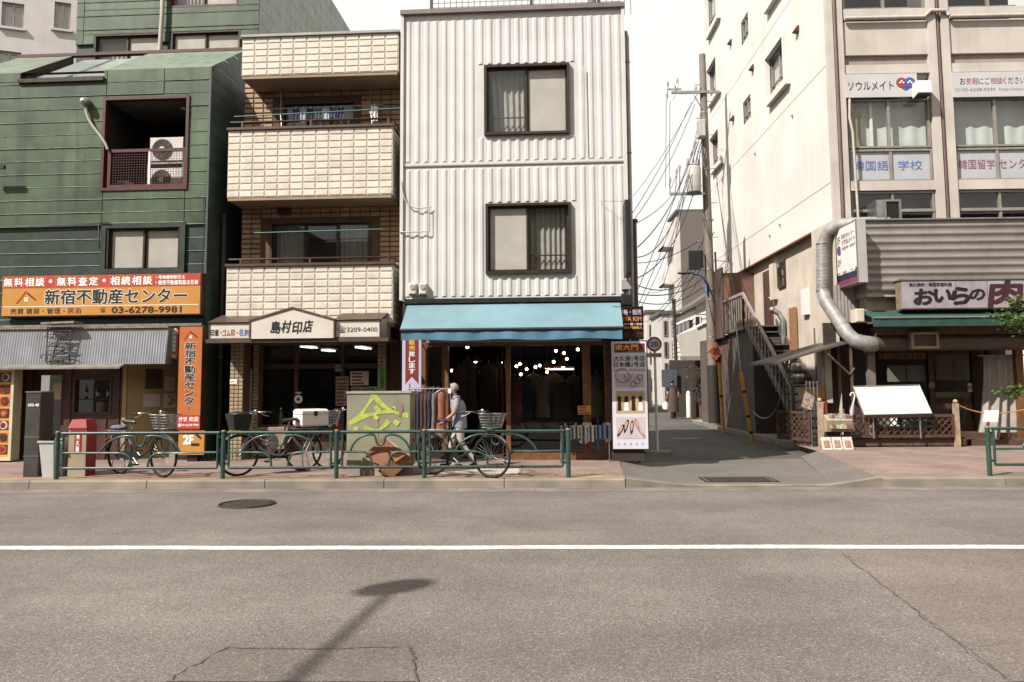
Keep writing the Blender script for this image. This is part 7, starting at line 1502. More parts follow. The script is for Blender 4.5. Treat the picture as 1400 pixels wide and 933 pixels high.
# wires (each span its own thing)
def wire(label, a, b, sag=.4, r=.012, n=14, grp='overhead wires'):
    a, b = Vector(a), Vector(b); t = thing('overhead_wire', label, 'wire', FG, tuple(a), grp)
    part(t, 'strand', G().tube([a.lerp(b, i/n)+Vector((0, 0, -4*sag*(i/n)*(1-i/n))) for i in range(n+1)], r, 5), CAB); part(t, 'clamp', G().ball(a, r*2, 6, 4), STEEL)
def pp(px, py, Y): x, z = Frame(0, Y, 0).at(px, py); return (x, Y, z)
wl_ = [('wire from the upper crossarm sloping down behind the white building', (945, 140, 28), (866, 290, 24), .3), ('second wire from the upper crossarm sloping down behind the white building', (950, 143, 28), (866, 302, 22), .5), ('thick cable from the switch box sagging to the white building', (952, 195, 28), (872, 338, 20), .8), ('wire looping from the transformer arm to the white building corner', (918, 268, 28), (869, 306, 17.5), .15), ('cable sagging low from the transformer toward the shop corner', (947, 268, 28), (872, 380, 20), .9),
       ('long cable crossing the pale sky gap', (955, 330, 28), (870, 360, 30), .3), ('cable sagging from the pole to the far houses', (958, 345, 28.1), (880, 440, 50), 1.0), ('thin upper cable from the pole to the far houses', (957, 352, 28.1), (884, 400, 60), .8), ('cable crossing in front of the grey block', (975, 300, 28.1), (900, 425, 45), .6), ('second cable crossing in front of the grey block', (976, 318, 28.1), (900, 440, 45), .8), ('wire dropping from the pole to the clapboard house', (968, 360, 28.1), (921, 420, 42), .5),
       ('low bundle of cable between the pole and the white shop', (962, 380, 28.1), (872, 402, 18), .4), ('thin drop wire by the alley wall', (980, 250, 28.1), (1006, 415, 25.5), .1), ('second thin drop wire by the alley wall', (978, 230, 28.1), (1002, 410, 26), .1)]
wl_ += [('upper of the taut wires fanning left from the switch box', (953, 188, 28), (862, 420, 19), .2), ('second of the taut wires fanning left from the switch box', (955, 194, 28), (866, 432, 21), .5), ('third of the taut wires fanning left from the switch box', (957, 198, 28), (874, 424, 26), .9), ('drooping black cable left of the transformer', (945, 230, 28), (872, 352, 23), 1.3), ('cable loop hanging under the transformer arm', (935, 270, 28), (905, 395, 40), .4), ('long sagging cable low over the alley', (960, 368, 28), (866, 388, 22), .7), ('lowest sagging cable over the alley', (962, 392, 28), (870, 412, 24), .5), ('taut wire rising from the grey block to the pole top', (958, 155, 28.1), (905, 385, 58), .3), ('taut wire from the pole to the clapboard house roof', (965, 300, 28.1), (950, 395, 43), .2), ('faint wire crossing the sky high up', (958, 120, 28.1), (866, 268, 34), .4)]
for lb, a, b, sg in wl_: wire(lb, pp(*a), pp(*b), sg*.6, .015 if 'thick' in lb or 'cable' in lb else .01)
for i in range(2): wire(('left', 'right')[i]+' of two thin vertical jumper wires beside the pole', pp(911+i*5, 138, 28.04), pp(910+i*5, 256, 28.04), .0, .009, 4)
# far wooden pole in the alley
a = pp(922, 470, 40); t = thing('alley_pole', 'slim dark brown pole before the clapboard house', 'pole', FG, (a[0], 40, 0)); xt, zt_ = Frame(0, 40, 0).at(921, 410); part(t, 'shaft', G().tube([(a[0]+.1, 40, 0), (xt, 40, zt_)], .09, 8), M('dark_pole', '33241d', .7)); part(t, 'cap', G().disc((xt, 40, zt_), .12, 'z', .08), ROOFG)
# second pole, behind the white building (its shadow falls across the alley wall)
o = copy_tree(UP); o.name = 'utility_pole'; o['label'] = 'second utility pole standing hidden behind the white ribbed building'; o.location = (1.85, 22.6, 0)
# ================================================================== signs and guards in the alley
c_ = ground(899, 621); t = thing('speed_limit_sign', 'round red bordered 20 speed limit sign on a white post', 'sign', FG, (c_.x, c_.y, 0)); fr_ = Frame(0, c_.y, 0); x0, z0 = fr_.at(894, 471); rr = (fr_.at(904, 471)[0]-fr_.at(883.5, 471)[0])/2
xm = fr_.at(897.5, 560)[0]; yq = c_.y-.06; part(t, 'post', G().tube([(c_.x, c_.y, 0), (fr_.at(895, 480)[0], c_.y, z0+rr)], .03, 10), WHITEP)
part(t, 'disc', G().disc((x0, yq, z0), rr, 'y', .012, 32), M('sign_red', '8c1a1c', .4)); part(t, 'white_field', G().disc((x0, yq-.007, z0), rr*.74, 'y', .006, 32), M('sign_whitef', 'a9a9b0', .4)); letters(t, '20', x0-rr*.48, x0+rr*.48, z0-rr*.34, z0+rr*.34, yq-.012, M('sign_blue', '2b3a70', .5), .035)
q = fr_.rect(884, 483, 904, 489); part(t, 'arrow_plate', G().box(q[0], q[1], yq-.005, yq+.005, q[2], q[3]), M('plate_pale', '9d928c', .5)); zc = (q[2]+q[3])/2; part(t, 'arrow', G().box(q[0]+.03, q[1]-.03, yq-.009, yq-.005, zc-.012, zc+.012).prism([(q[1]-.05, zc-.025), (q[1]-.01, zc), (q[1]-.05, zc+.025)], yq-.009, yq-.005), INKR); part(t, 'base', G().box(c_.x-.28, c_.x+.3, c_.y-.14, c_.y+.14, 0, .07), CONC)
# orange diamond sign on the pole
x, z = PZ(976, 481); y = PY-.3; r_ = .27; t = thing('orange_diamond_sign', 'orange diamond warning sign fixed to the utility pole', 'sign', FG, (x, y, z-r_)); part(t, 'plate', G().prism([(x, z-r_*1.15), (x+r_*.98, z), (x, z+r_*1.15), (x-r_*.98, z)], y-.01, y), M('sign_orange', 'a84a10', .5)); part(t, 'border', G().prism([(x, z-r_), (x+r_*.85, z), (x, z+r_), (x-r_*.85, z)], y-.013, y-.009), M('sign_orange2', '8a3a0c', .5)); letters(t, '坂', x-.11, x+.11, z-.13, z+.13, y-.017, INK, .03)
part(t, 'strap', G().torus((pole_x(z), PY, z), .2, .015, 'z', 14, 4), STEEL)
for i, (b, tp, lb) in enumerate((((989.5, 592), (984, 496), 'upright yellow guard tube beside the utility pole'), ((1029, 605), (1014, 509), 'leaning yellow guard tube with black bands by the stairs'), ((1012, 590), (1018, 552), 'short yellow guard leaning behind the long one'), ((1044, 596), (1045, 552), 'short upright yellow post at the foot of the stairs'))):
    c_ = ground(*b); f = Frame(0, c_.y, 0); xt, zt_ = f.at(*tp); t = thing('guy_wire_guard', lb, 'guard', FG, (c_.x, c_.y, 0), 'yellow guards by the pole'); A = Vector((c_.x, c_.y, 0)); B_ = Vector((xt, c_.y+.1, zt_)); part(t, 'tube', G().tube([A, B_], .055, 10), YELLOW)
    for k in ((.12, .35, .7) if i == 1 else (.5,)): part(t, 'black_band', G().tube([A.lerp(B_, k), A.lerp(B_, k+.035)], .057, 10), BLACK)
    if i == 1: u = (B_-A).normalized(); C_ = pp(1006, 440, c_.y+.4); part(t, 'guy_wire', G().tube([B_, Vector(C_)], .014, 5), STEEL)
a, b = pp(1030, 563, 23.2), pp(1069, 535, 20.1); t = thing('slack_rope', 'slack pale rope hanging from the stair rail to the yellow posts', 'rope', FG, a); part(t, 'rope', G().tube(bezier(a, Vector(a)+Vector((.1, -.5, -.3)), Vector(b)+Vector((0, .6, -.8)), b, 12), .02, 6), M('rope_pale', '8d8478', .8)); part(t, 'knot', G().ball(b, .045, 8, 5), M('rope_pale', '8d8478'))

# ================================================================== unseen buildings behind the viewpoint, added to darken the shop window reflections
for i, (x0, x1, h, col, lb) in enumerate(((-34, -16, 11, '6a625a', 'grey brown shop block across the street, furthest left'), (-15.8, -6, 9, '7a7068', 'buff three storey shop block across the street'), (-5.8, 5, 12, '58524c', 'dark grey office block directly across the street'), (5.2, 15, 8.5, '756a60', 'low tan shop block across the street'), (15.2, 34, 11, '665f58', 'grey apartment block across the street, furthest right'))):
    t = thing('unseen_opposite_building', lb, 'building', FG, ((x0+x1)/2, -12, 0), 'buildings across the street'); part(t, 'wall', G().box(x0, x1, -18, -7, 0, h), M('opp_'+col, col, .8, .12, 1.5)); part(t, 'awning', G().box(x0+.5, x1-.5, -7, -6, 2.8, 3.0), M('opp_awning_%d' % i, ('4a3a30', '5a2f28', '2f4038', '3a4450', '4a4436')[i], .7))
    for k in range(int((x1-x0)/2.6)):
        for j in range(1, int(h/3)+1):
            xx = x0+1+k*2.6; zz = j*2.9+.6
            if zz+1.4 < h: w = part(t, 'window', frame_bars(G(), xx, xx+1.5, zz, zz+1.3, .06, -7, -6.94), ALU); part(w, 'pane', G().box(xx+.06, xx+1.44, -6.99, -6.98, zz+.06, zz+1.24), M('dark_pane', '2a2622'))
    part(t, 'shop_glass', G().box(x0+.6, x1-.6, -7, -6.97, .4, 2.6), M('dark_pane', '2a2622'))
# ================================================================== green guard rails
def guard_rail(label, px0, px1, last=False):
    """post at px0, panel up to px1; pixels along the kerb at the rail line"""
    Y = 12.62; fr = Frame(0, Y, 0); x0 = fr.at(px0, 625)[0]; x1 = fr.at(px1, 625)[0]; zt = .86; zb = SW+.17; zm = zb+.24
    t = thing('guard_rail', label, 'guard rail', FG, (x0, Y, SW), 'green pedestrian guard rails'); L = x1-x0
    for x in ([x0, x1] if last else [x0]):
        p = part(t, 'post', G().tube([(x, Y, SW), (x, Y, zt+.015)], .036, 12), GREENRAIL); part(p, 'post_cap', G().tube([(x, Y, zt+.015), (x, Y, zt+.03), (x, Y, zt+.04)], [.037, .037, .02], 12), M('brass_cap', '7a5a20', .5))
    a, b = x0+.09, x1-.09
    part(t, 'frame', G().tube([(a-.03, Y, zt), (b+.03, Y, zt)], .024, 8).tube([(a, Y, zt), (a, Y, zb)], .02, 8).tube([(b, Y, zt), (b, Y, zb)], .02, 8).tube([(a, Y, zb), (b, Y, zb)], .022, 8), GREENRAIL)
    g = G(); m = (a+b)/2; c = .13; k = min(.42, (b-a)*.24); r = .018
    for s in (1, -1):
        g.tube([(m+s*((b-a)/2), Y, zm), (m+s*(c+k*.6), Y, zm)]+bezier((m+s*(c+k*.6), Y, zm), (m+s*(c+.06), Y, zm), (m+s*(c+.0), Y, zm-.08), (m+s*c, Y, zb), 6), r, 7)
        g.tube(bezier((m+s*(c*.9+k*1.25), Y, zm), (m+s*(c+k*1.0), Y, zm+.22), (m+s*(c+k*.4), Y, zt-.02), (m+s*c*.9, Y, zt-.05), 8)+bezier((m+s*c*.9, Y, zt-.05), (m+s*c*.4, Y, zt-.05), (m+s*c*.75, Y, zt-.2), (m, Y, zt-.21), 7)[1:], r, 7)
    part(t, 'arch_bars', g, GREENRAIL)
    for x in (a-.05, b+.05):
        for z in (zt-.06, zb+.06): part(t, 'bracket', G().box(x-.05, x+.05, Y-.012, Y+.012, z-.015, z+.015), M('bracket_dark', '1c241f', .5))
    return t
for i, (a, b, lb, last) in enumerate(((78, 305, 'guard rail section in front of the dark bicycle, leftmost', False), (305, 460, 'guard rail section in front of the silver bicycle with white box', False), (460, 580, 'short guard rail section in front of the graffiti cabinet', False), (580, 777, 'guard rail section in front of the clothes shop', True), (1352, 1560, 'guard rail section at the right edge by the restaurant', True))): guard_rail(lb, a, b, last)
# ================================================================== graffiti cabinet and cardboard
Yc = 12.95; fr = Frame(0, Yc, 0); x0 = fr.at(474, 590)[0]; x1 = fr.at(561, 590)[0]; z1 = fr.at(517, 537)[1]
CABM = M('cabinet_paint', '7d7a62', .55, .12, 2.5, streak=.25, scol='5a523f'); t = thing('utility_cabinet', 'khaki street utility cabinet with yellow green graffiti', 'cabinet', FG, ((x0+x1)/2, Yc, SW))
part(t, 'body', G().bev(x0, x1, Yc, Yc+.5, SW+.14, z1, .01), CABM); part(t, 'plinth', G().box(x0+.02, x1-.02, Yc+.02, Yc+.48, SW, SW+.14), CONC); part(t, 'lid', G().box(x0-.015, x1+.015, Yc-.015, Yc+.515, z1-.012, z1+.02), M('cabinet_lid', '8f8b74', .5, .1)); part(t, 'door_seam', G().box((x0+x1)/2-.004, (x0+x1)/2+.004, Yc-.003, Yc+.002, SW+.2, z1-.05), M('seam_olive', '5a5746', .6))
part(t, 'handle', G().box(x1-.0, x1+.02, Yc+.2, Yc+.25, .9, 1.1), STEEL)
GRAF = M('graffiti_paint', '9aa81a', .6, .15, 9)
SN = [0]
def stroke(pts, w=.03):
    SN[0] += 1; yy_ = .002+.001*SN[0]
    P_ = [fr.at(p[0], p[1]) for p in pts]; g = G(); n = len(P_)
    c = []; 
    for i in range(n-1):
        for k in range(6): u = k/6; c.append((P_[i][0]*(1-u)+P_[i+1][0]*u, P_[i][1]*(1-u)+P_[i+1][1]*u))
    c.append(P_[-1]); c = [((c[max(0, i-2)][0]+c[i][0]+c[min(len(c)-1, i+2)][0])/3, (c[max(0, i-2)][1]+c[i][1]+c[min(len(c)-1, i+2)][1])/3) for i in range(len(c))]
    vs = []
    for i in range(len(c)):
        dx = c[min(i+1, len(c)-1)][0]-c[max(i-1, 0)][0]; dz = c[min(i+1, len(c)-1)][1]-c[max(i-1, 0)][1]; l = math.hypot(dx, dz) or 1; ww = w*(.8+.3*math.sin(i*.35))
        vs += [(c[i][0]-dz/l*ww, Yc-yy_, c[i][1]+dx/l*ww), (c[i][0]+dz/l*ww, Yc-yy_, c[i][1]-dx/l*ww)]
    g.add(vs, [(2*i, 2*i+1, 2*i+3, 2*i+2) for i in range(len(c)-1)]); return g
for s_, w_ in (([(476, 582), (490, 572), (500, 558), (509, 545), (511, 539)], .032), ([(511, 539), (520, 552), (532, 560), (545, 566), (560, 569)], .03), ([(476, 580), (495, 570), (512, 566), (528, 563), (540, 560), (536, 556)], .032), ([(512, 555), (518, 562), (521, 566)], .03), ([(497, 583), (505, 589), (515, 590), (526, 583), (532, 574)], .034), ([(488, 583), (485, 590)], .03), ([(538, 575), (546, 581)], .03), ([(510, 568), (518, 574)], .024)): part(t, 'graffiti', stroke(s_, w_*1.25), GRAF)
part(t, 'faded_tag', stroke([(547, 550), (549, 560), (546, 570)], .03), M('faded_pink_tag', '8a6a62', .6, .2))
# cardboard: flattened box leaning between rail and cabinet
CARD = M('cardboard', '7a4a26', .75, .12, 5); CARD2 = M('cardboard_edge', '8c5c30', .75, .1, 6); fc = Frame(0, 12.8, 0)
def cq(*px): return [(fc.at(p[0], p[1])[0], 12.8+(p[2] if len(p) > 2 else 0), fc.at(p[0], p[1])[1]) for p in px]
t = thing('cardboard_box', 'crushed brown cardboard box leaning on the guard rail', 'box', FG, (fc.at(530, 652)[0], 12.8, SW))
part(t, 'side', G().quad(*cq((499, 622, -.02), (524, 597, .04), (547, 616, .0), (522, 640, -.07))), CARD); part(t, 'side', G().quad(*cq((522, 640, -.07), (547, 616, 0), (563, 629, .08), (536, 654, -.02))), CARD2); part(t, 'flap', G().quad(*cq((524, 597, .05), (534, 602, .02), (547, 614, .01), (540, 617, .0))), M('cardboard_pale', 'a09a8e', .7, .06)); part(t, 'flap', G().quad(*cq((499, 622, -.02), (502, 627, -.06), (526, 645, -.1), (522, 640, -.07))), CARD2)
part(t, 'flap', G().quad(*cq((522, 640, -.08), (518, 643, -.1), (531, 655, -.06), (538, 653, -.03))), CARD); part(t, 'flap', G().quad(*cq((535, 620, -.06), (548, 613, -.05), (555, 622, .02), (541, 632, -.08))), M('cardboard_orange', '94602c', .7, .1)); part(t, 'back', G().quad(*cq((524, 597, .06), (563, 629, .1), (536, 654, .04), (500, 622, .06))), CARD)
# ================================================================== left pavement furniture
fr = Frame(0, 12.95, 0); x0, x1 = fr.at(33, 600)[0], fr.at(54, 600)[0]; z1 = fr.at(43, 537)[1]; BOXM = M('dark_kiosk_paint', '383432', .5, .12, 3, streak=.2)
t = thing('dark_post_cabinet', 'tall dark grey street cabinet numbered 430-48', 'cabinet', FG, ((x0+x1)/2, 12.95, SW)); part(t, 'body', G().bev(x0, x1, 12.95, 13.3, SW, z1, .012), BOXM); part(t, 'lid', G().box(x0-.008, x1+.008, 12.94, 13.31, z1, z1+.02), M('kiosk_lid', '6a625c', .5)); letters(t, '430-48', x0+.04, x1-.03, fr.at(43, 556)[1], fr.at(43, 552)[1], 12.943, INKW, .015)
for py in (598, 624): z = fr.at(43, py)[1]; part(t, 'seam', G().box(x0+.0, x1, 12.944, 12.95, z-.008, z+.008), M('seam_light', '5a5450', .5))
for k in (0, 1): part(t, 'hinge', G().box(x0-.02, x0, 13.0, 13.05, .9+k*.5, .98+k*.5), STEEL)
fr = Frame(0, 13.0, 0); x0, x1 = fr.at(94, 600)[0], fr.at(118, 600)[0]; z1 = fr.at(106, 574)[1]
t = thing('fire_extinguisher_box', 'beige post box with red sloped top and red side for a fire extinguisher', 'box', FG, ((x0+x1)/2, 13, SW)); FEB = M('beige_post_paint', '8f8264', .5, .1, 3, streak=.15); FER = M('fire_red', '8c1c16', .45, .1, 4)
part(t, 'body', G().box(x0, x1, 13, 13.3, SW, z1-.14), FEB); part(t, 'red_cap', G().add([(x0-.01, 12.98, z1-.14), (x1+.01, 12.98, z1-.14), (x1+.01, 13.31, z1-.14), (x0-.01, 13.31, z1-.14), (x0+.03, 13.02, z1), (x1-.03, 13.02, z1), (x1-.03, 13.28, z1), (x0+.03, 13.28, z1)], [(0, 1, 5, 4), (1, 2, 6, 5), (2, 3, 7, 6), (3, 0, 4, 7), (4, 5, 6, 7)]), FER); part(t, 'red_side', G().box(x1, x1+.012, 13.01, 13.29, SW, z1-.14), FER); part(t, 'front_plate', G().box(x0+.1, x1-.08, 12.992, 13, z1-.55, z1-.2).box(x0+.03, x1-.02, 12.993, 13, z1-.2, z1-.16), FER); letters(t, '消火器', x0+.125, x1-.105, z1-.53, z1-.22, 12.989, INKW, .02, vertical=True)
fr = Frame(0, 12.85, 0); BIN = M('clear_plastic_bin', 'a8a8a4', .3, .05, 4, spec=.5)
for i, (pa, pb, pt, lb) in enumerate(((52, 72, 603, 'left of two translucent white plastic bins by the first rail post'), (70, 78, 600, 'right of two translucent white bins, tucked behind the first rail post'))):
    x0, x1 = fr.at(pa, 625)[0], fr.at(pb, 625)[0]; z1 = fr.at(60, pt)[1]; y0 = 12.85+.12*i; t = thing('plastic_bin', lb, 'bin', FG, ((x0+x1)/2, y0+.15, SW), 'white plastic bins')
    part(t, 'wall', G().loft([[(x0+.06, y0+.04, SW), (x1-.0, y0+.04, SW), (x1-.0, y0+.3, SW), (x0+.06, y0+.3, SW)], [(x0, y0, z1), (x1, y0, z1), (x1, y0+.34, z1), (x0, y0+.34, z1)]], False), BIN); part(t, 'rim', G().box(x0-.015, x1+.015, y0-.015, y0+.355, z1-.03, z1), BIN)
# ================================================================== bicycles
def bicycle(label, rear, front, frame_mat, basket='wire', box=False, rear_bag=False, lean=0., hb=1.02):
    """rear, front: pavement contact points; the rest in the bicycle's own axes (x forward)"""
    a, b = Vector(rear), Vector(front); d = b-a; rz = math.atan2(d.y, d.x); L = 1.13; r = .332
    t = thing('bicycle', label, 'bicycle', FG, (a.x, a.y, SW), 'parked city bicycles'); t.rotation_euler = (lean, 0, rz)
    OFF[t.name] = (0, 0, 0); hubs = (0., L); MUD = M('mudguard', '8f8a80', .3, .1, 8, metal=.7)
    for i, hx_ in enumerate(hubs):
        w = part(t, 'wheel', G().torus((hx_, 0, r), r-.025, .009, 'y', 36, 5), CHROME); part(w, 'tyre', G().torus((hx_, 0, r), r-.014, .021, 'y', 36, 6), RUBBER)
        g = G(); [g.tube([(hx_, .02*(-1)**k, r), (hx_+(r-.03)*math.cos(k*math.pi/14), 0, r+(r-.03)*math.sin(k*math.pi/14))], .0022, 3, False) for k in range(28)]; part(w, 'spokes', g, CHROME); part(w, 'hub', G().disc((hx_, 0, r), .025, 'y', .09, 10), STEEL)
        a0, a1 = (.5, 3.3) if i == 0 else (.7, 2.9); n = 12; g = G()
        vs = []
        for k in range(n+1):
            q = a0+(a1-a0)*k/n
            for yy, rr_ in ((-.028, r+.01), (0, r+.022), (.028, r+.01)): vs.append((hx_+rr_*math.cos(q), yy, r+rr_*math.sin(q)))
        g.add(vs, [(3*k+j, 3*k+j+1, 3*k+j+4, 3*k+j+3) for k in range(n) for j in range(2)], True); part(t, 'mudguard', g, MUD)
    bb = (.46, 0, .29); st = (.30, 0, .74); ht = (.93, 0, .86); hl = (.97, 0, .70)
    g = G().tube(bezier(hl, (.9, 0, .5), (.7, 0, .33), bb, 10), .019, 8).tube(bezier((.945, 0, .79), (.85, 0, .6), (.62, 0, .45), (.405, 0, .46), 10), .016, 8).tube([bb, st], .018, 8).tube([ht, hl], .022, 8)
    for s in (-1, 1): g.tube([(bb[0], s*.03, bb[2]), (0, s*.06, r)], .011, 6).tube([(st[0], s*.02, st[2]-.06), (0, s*.06, r)], .010, 6)
    part(t, 'frame', g, frame_mat)
    g = G().tube([hl, (.985, 0, .66)], .02, 8)
    for s in (-1, 1): g.tube(bezier((.985, s*.045, .66), (1.0, s*.05, .55), (1.05, s*.05, .42), (L, s*.05, r), 6), .011, 6)
    part(t, 'fork', g, frame_mat); part(t, 'seat_post', G().tube([st, (.275, 0, .84)], .013, 8), CHROME)
    sd_ = []; 
    for x_, w_, z_ in ((.12, .05, .86), (.15, .1, .885), (.22, .105, .885), (.29, .06, .875), (.36, .03, .87), (.39, .015, .86)): sd_.append([(x_, w_*math.cos(q), z_+.028*math.sin(q)) for q in [2*math.pi*i/10 for i in range(10)]])
    part(t, 'saddle', G().loft(sd_), M('saddle_vinyl', '2a1f1a', .4, .1, coat=.2))
    g = G().tube([ht, (.905, 0, hb-.04)], .013, 8)
    for s in (-1, 1): g.tube(bezier((.905, 0, hb-.04), (.93, s*.1, hb), (.93, s*.22, hb+.02), (.72, s*.27, hb-.0), 10), .011, 7)
    hbp = part(t, 'handlebar', g, CHROME)
    for s in (-1, 1): part(hbp, 'grip', G().tube([(.80, s*.262, hb+.01), (.70, s*.275, hb-.002)], .016, 8), BLACK); part(hbp, 'brake_lever', G().tube([(.88, s*.23, hb), (.8, s*.25, hb-.05), (.74, s*.26, hb-.06)], .006, 5), CHROME)
    part(t, 'brake_cable', G().tube(bezier((.86, .22, hb), (1.1, .1, hb+.08), (1.06, .02, .85), (1.0, .02, .7), 8), .005, 4).tube(bezier((.86, -.22, hb), (1.08, -.1, hb+.06), (.98, -.03, .8), (.7, -.02, .44), 8), .005, 4), BLACK); part(hbp, 'bell', G().ball((.9, .1, hb+.02), .028, 8, 6), CHROME)
    part(t, 'crank', G().torus((bb[0], -.05, bb[2]), .085, .006, 'y', 22, 4).tube([(bb[0], -.07, bb[2]), (bb[0]+.13, -.075, bb[2]-.1)], .009, 6).tube([(bb[0], .07, bb[2]), (bb[0]-.13, .075, bb[2]+.1)], .009, 6), CHROME)
    for s, (dx, dz) in ((-1, (.13, -.1)), (1, (-.13, .1))): part(t, 'pedal', G().box(bb[0]+dx-.045, bb[0]+dx+.045, s*.08, s*.16, bb[2]+dz-.012, bb[2]+dz+.012), BLACK)
    part(t, 'chain_guard', G().prism([(bb[0]+.1, bb[2]-.06), (bb[0]+.12, bb[2]+.03), (bb[0]+.03, bb[2]+.1), (.0, r+.05), (-.05, r), (.0, r-.05)], -.066, -.06), M('chain_guard_black', '1c1a18', .4))
    g = G().tube([(-.18, 0, r), (-.14, .12, .72)], .001, 3)
    g = G(); [g.tube([(.24, s*.06, .72), (-.3, s*.07, .72)], .008, 6).tube([(-.2, s*.07, .72), (0, s*.07, r)], .007, 6) for s in (-1, 1)]; [g.tube([(.2-k*.15, -.07, .72), (.2-k*.15, .07, .72)], .006, 5) for k in range(4)]; part(t, 'rear_rack', g, STEEL)
    part(t, 'kickstand', G().tube([(0, -.09, r), (-.05, -.13, .02)], .009, 6).tube([(0, .09, r), (-.05, .13, .02)], .009, 6).tube([(-.05, -.13, .02), (-.05, .13, .02)], .009, 6), STEEL); part(t, 'head_lamp', G().tube([(1.06, 0, .76), (1.12, 0, .76)], [.025, .04], 10), CHROME); part(t, 'tail_reflector', G().disc((-.36, 0, .55), .03, 'x', .02), INKR)
    # front basket
    x0, x1, w0, w1, z0, z1 = 1.0, 1.3, .13, .19, .78, 1.0
    if basket == 'wire':
        g = G(); 
        for k in range(6):
            f = k/5; xa, xb, ww = x0+.02*(1-f), x1-.06*(1-f), w0+(w1-w0)*f; z = z0+(z1-z0)*f; c = [(xa, -ww, z), (xb, -ww, z), (xb, ww, z), (xa, ww, z)]
            g.tube(c, .006 if k in (0, 5) else .0035, 4, closed=True)
        for k in range(9):
            u = k/8
            for s in (-1, 1): g.tube([(x0+.02+(x1-x0-.08)*u, s*w0, z0), (x0+(x1-x0)*u, s*w1, z1)], .003, 3)
            for xx0, xx1 in ((x0+.02, x0), (x1-.06, x1)): g.tube([(xx0, -w0+2*w0*u, z0), (xx1, -w1+2*w1*u, z1)], .003, 3)
            g.tube([(x0+.02+(x1-x0-.08)*u, -w0, z0), (x0+.02+(x1-x0-.08)*u, w0, z0)], .003, 3)
        part(t, 'basket', g, STEEL)
    else:
        part(t, 'basket', G().loft([[(x0+.03, -w0, z0-.04), (x1-.05, -w0, z0-.04), (x1-.05, w0, z0-.04), (x0+.03, w0, z0-.04)], [(x0-.02, -w1, z1), (x1, -w1, z1), (x1, w1, z1), (x0-.02, w1, z1)]], False), M('basket_black', '1a1815', .6, .2, 20)); part(t, 'basket_cover', G().ball(((x0+x1)/2, 0, z1), .2, 14, 8, (.85, .98, .22)), M('cover_black', '15130f', .45, .2, 8))
    if box:
        bx0, bx1, bz0, bz1 = -.36, .12, .76, 1.05; BX = M('delivery_box_white', 'c9c4b8', .4, .04, 3)
        bxp = part(t, 'carrier_box', G().loft([[(bx0+.02, -.17, bz0), (bx1-.02, -.17, bz0), (bx1-.02, .17, bz0), (bx0+.02, .17, bz0)], [(bx0, -.19, bz0+.03), (bx1, -.19, bz0+.03), (bx1, .19, bz0+.03), (bx0, .19, bz0+.03)], [(bx0, -.19, bz1-.03), (bx1, -.19, bz1-.03), (bx1, .19, bz1-.03), (bx0, .19, bz1-.03)], [(bx0+.03, -.16, bz1), (bx1-.03, -.16, bz1), (bx1-.03, .16, bz1), (bx0+.03, .16, bz1)]], False), BX)
        for s in (-1, 1): part(bxp, 'latch', G().box(-.15, -.09, s*.19-.012, s*.19+.012, bz1-.11, bz1-.03), BLACK)
        part(bxp, 'lid_seam', G().box(bx0-.004, bx1+.004, -.194, .194, bz1-.085, bz1-.078), M('seam_dk', '5a564e', .6))
    if rear_bag: part(t, 'rear_bundle', G().ball((-.05, 0, .77), .13, 12, 7, (1.5, .8, .35)), M('blue_bundle', '55596a', .8, .35, 15))
    return t
BK = M('black_bike_paint', '1c1a18', .35, .1, 5, coat=.4); SV = M('silver_bike_paint', '8a857c', .35, .1, 5, metal=.5); PK = M('pink_bike_paint', '7a3a40', .4, .1)
def gp(px, py): v = ground(px, py, SW); return (v.x, v.y, SW)
bicycle('dark bicycle with wire basket in front of the wooden bar, facing right', gp(163, 648), gp(237, 654), BK, rear_bag=True)
bicycle('silver bicycle with white carrier box and black basket, facing left', gp(415, 644), gp(326, 651), SV, basket='black', box=True)
bicycle('dark bicycle with chrome basket beside the walking man, facing right', gp(591, 649), gp(674, 654), BK)
v = ground(470, 640, SW); bicycle('pink framed bicycle mostly hidden behind the graffiti cabinet', (v.x+.5, v.y+.75, SW), (v.x-.12, v.y+.05, SW), PK)
# lid in pavement near third bicycle
c_ = ground(652, 645, SW); t = thing('pavement_hatch', 'square concrete hatch set in the pavement beneath the third bicycle', 'hatch', FG, (c_.x, c_.y, SW)); part(t, 'lid', G().box(c_.x-.75, c_.x+.7, c_.y-.45, c_.y+.4, SW-.02, SW+.006), CONCP); part(t, 'rim', G().box(c_.x+.7, c_.x+.74, c_.y-.45, c_.y+.4, SW-.02, SW+.012).box(c_.x-.79, c_.x-.75, c_.y-.45, c_.y+.4, SW-.02, SW+.012), M('edge_pavers', '92754f'))
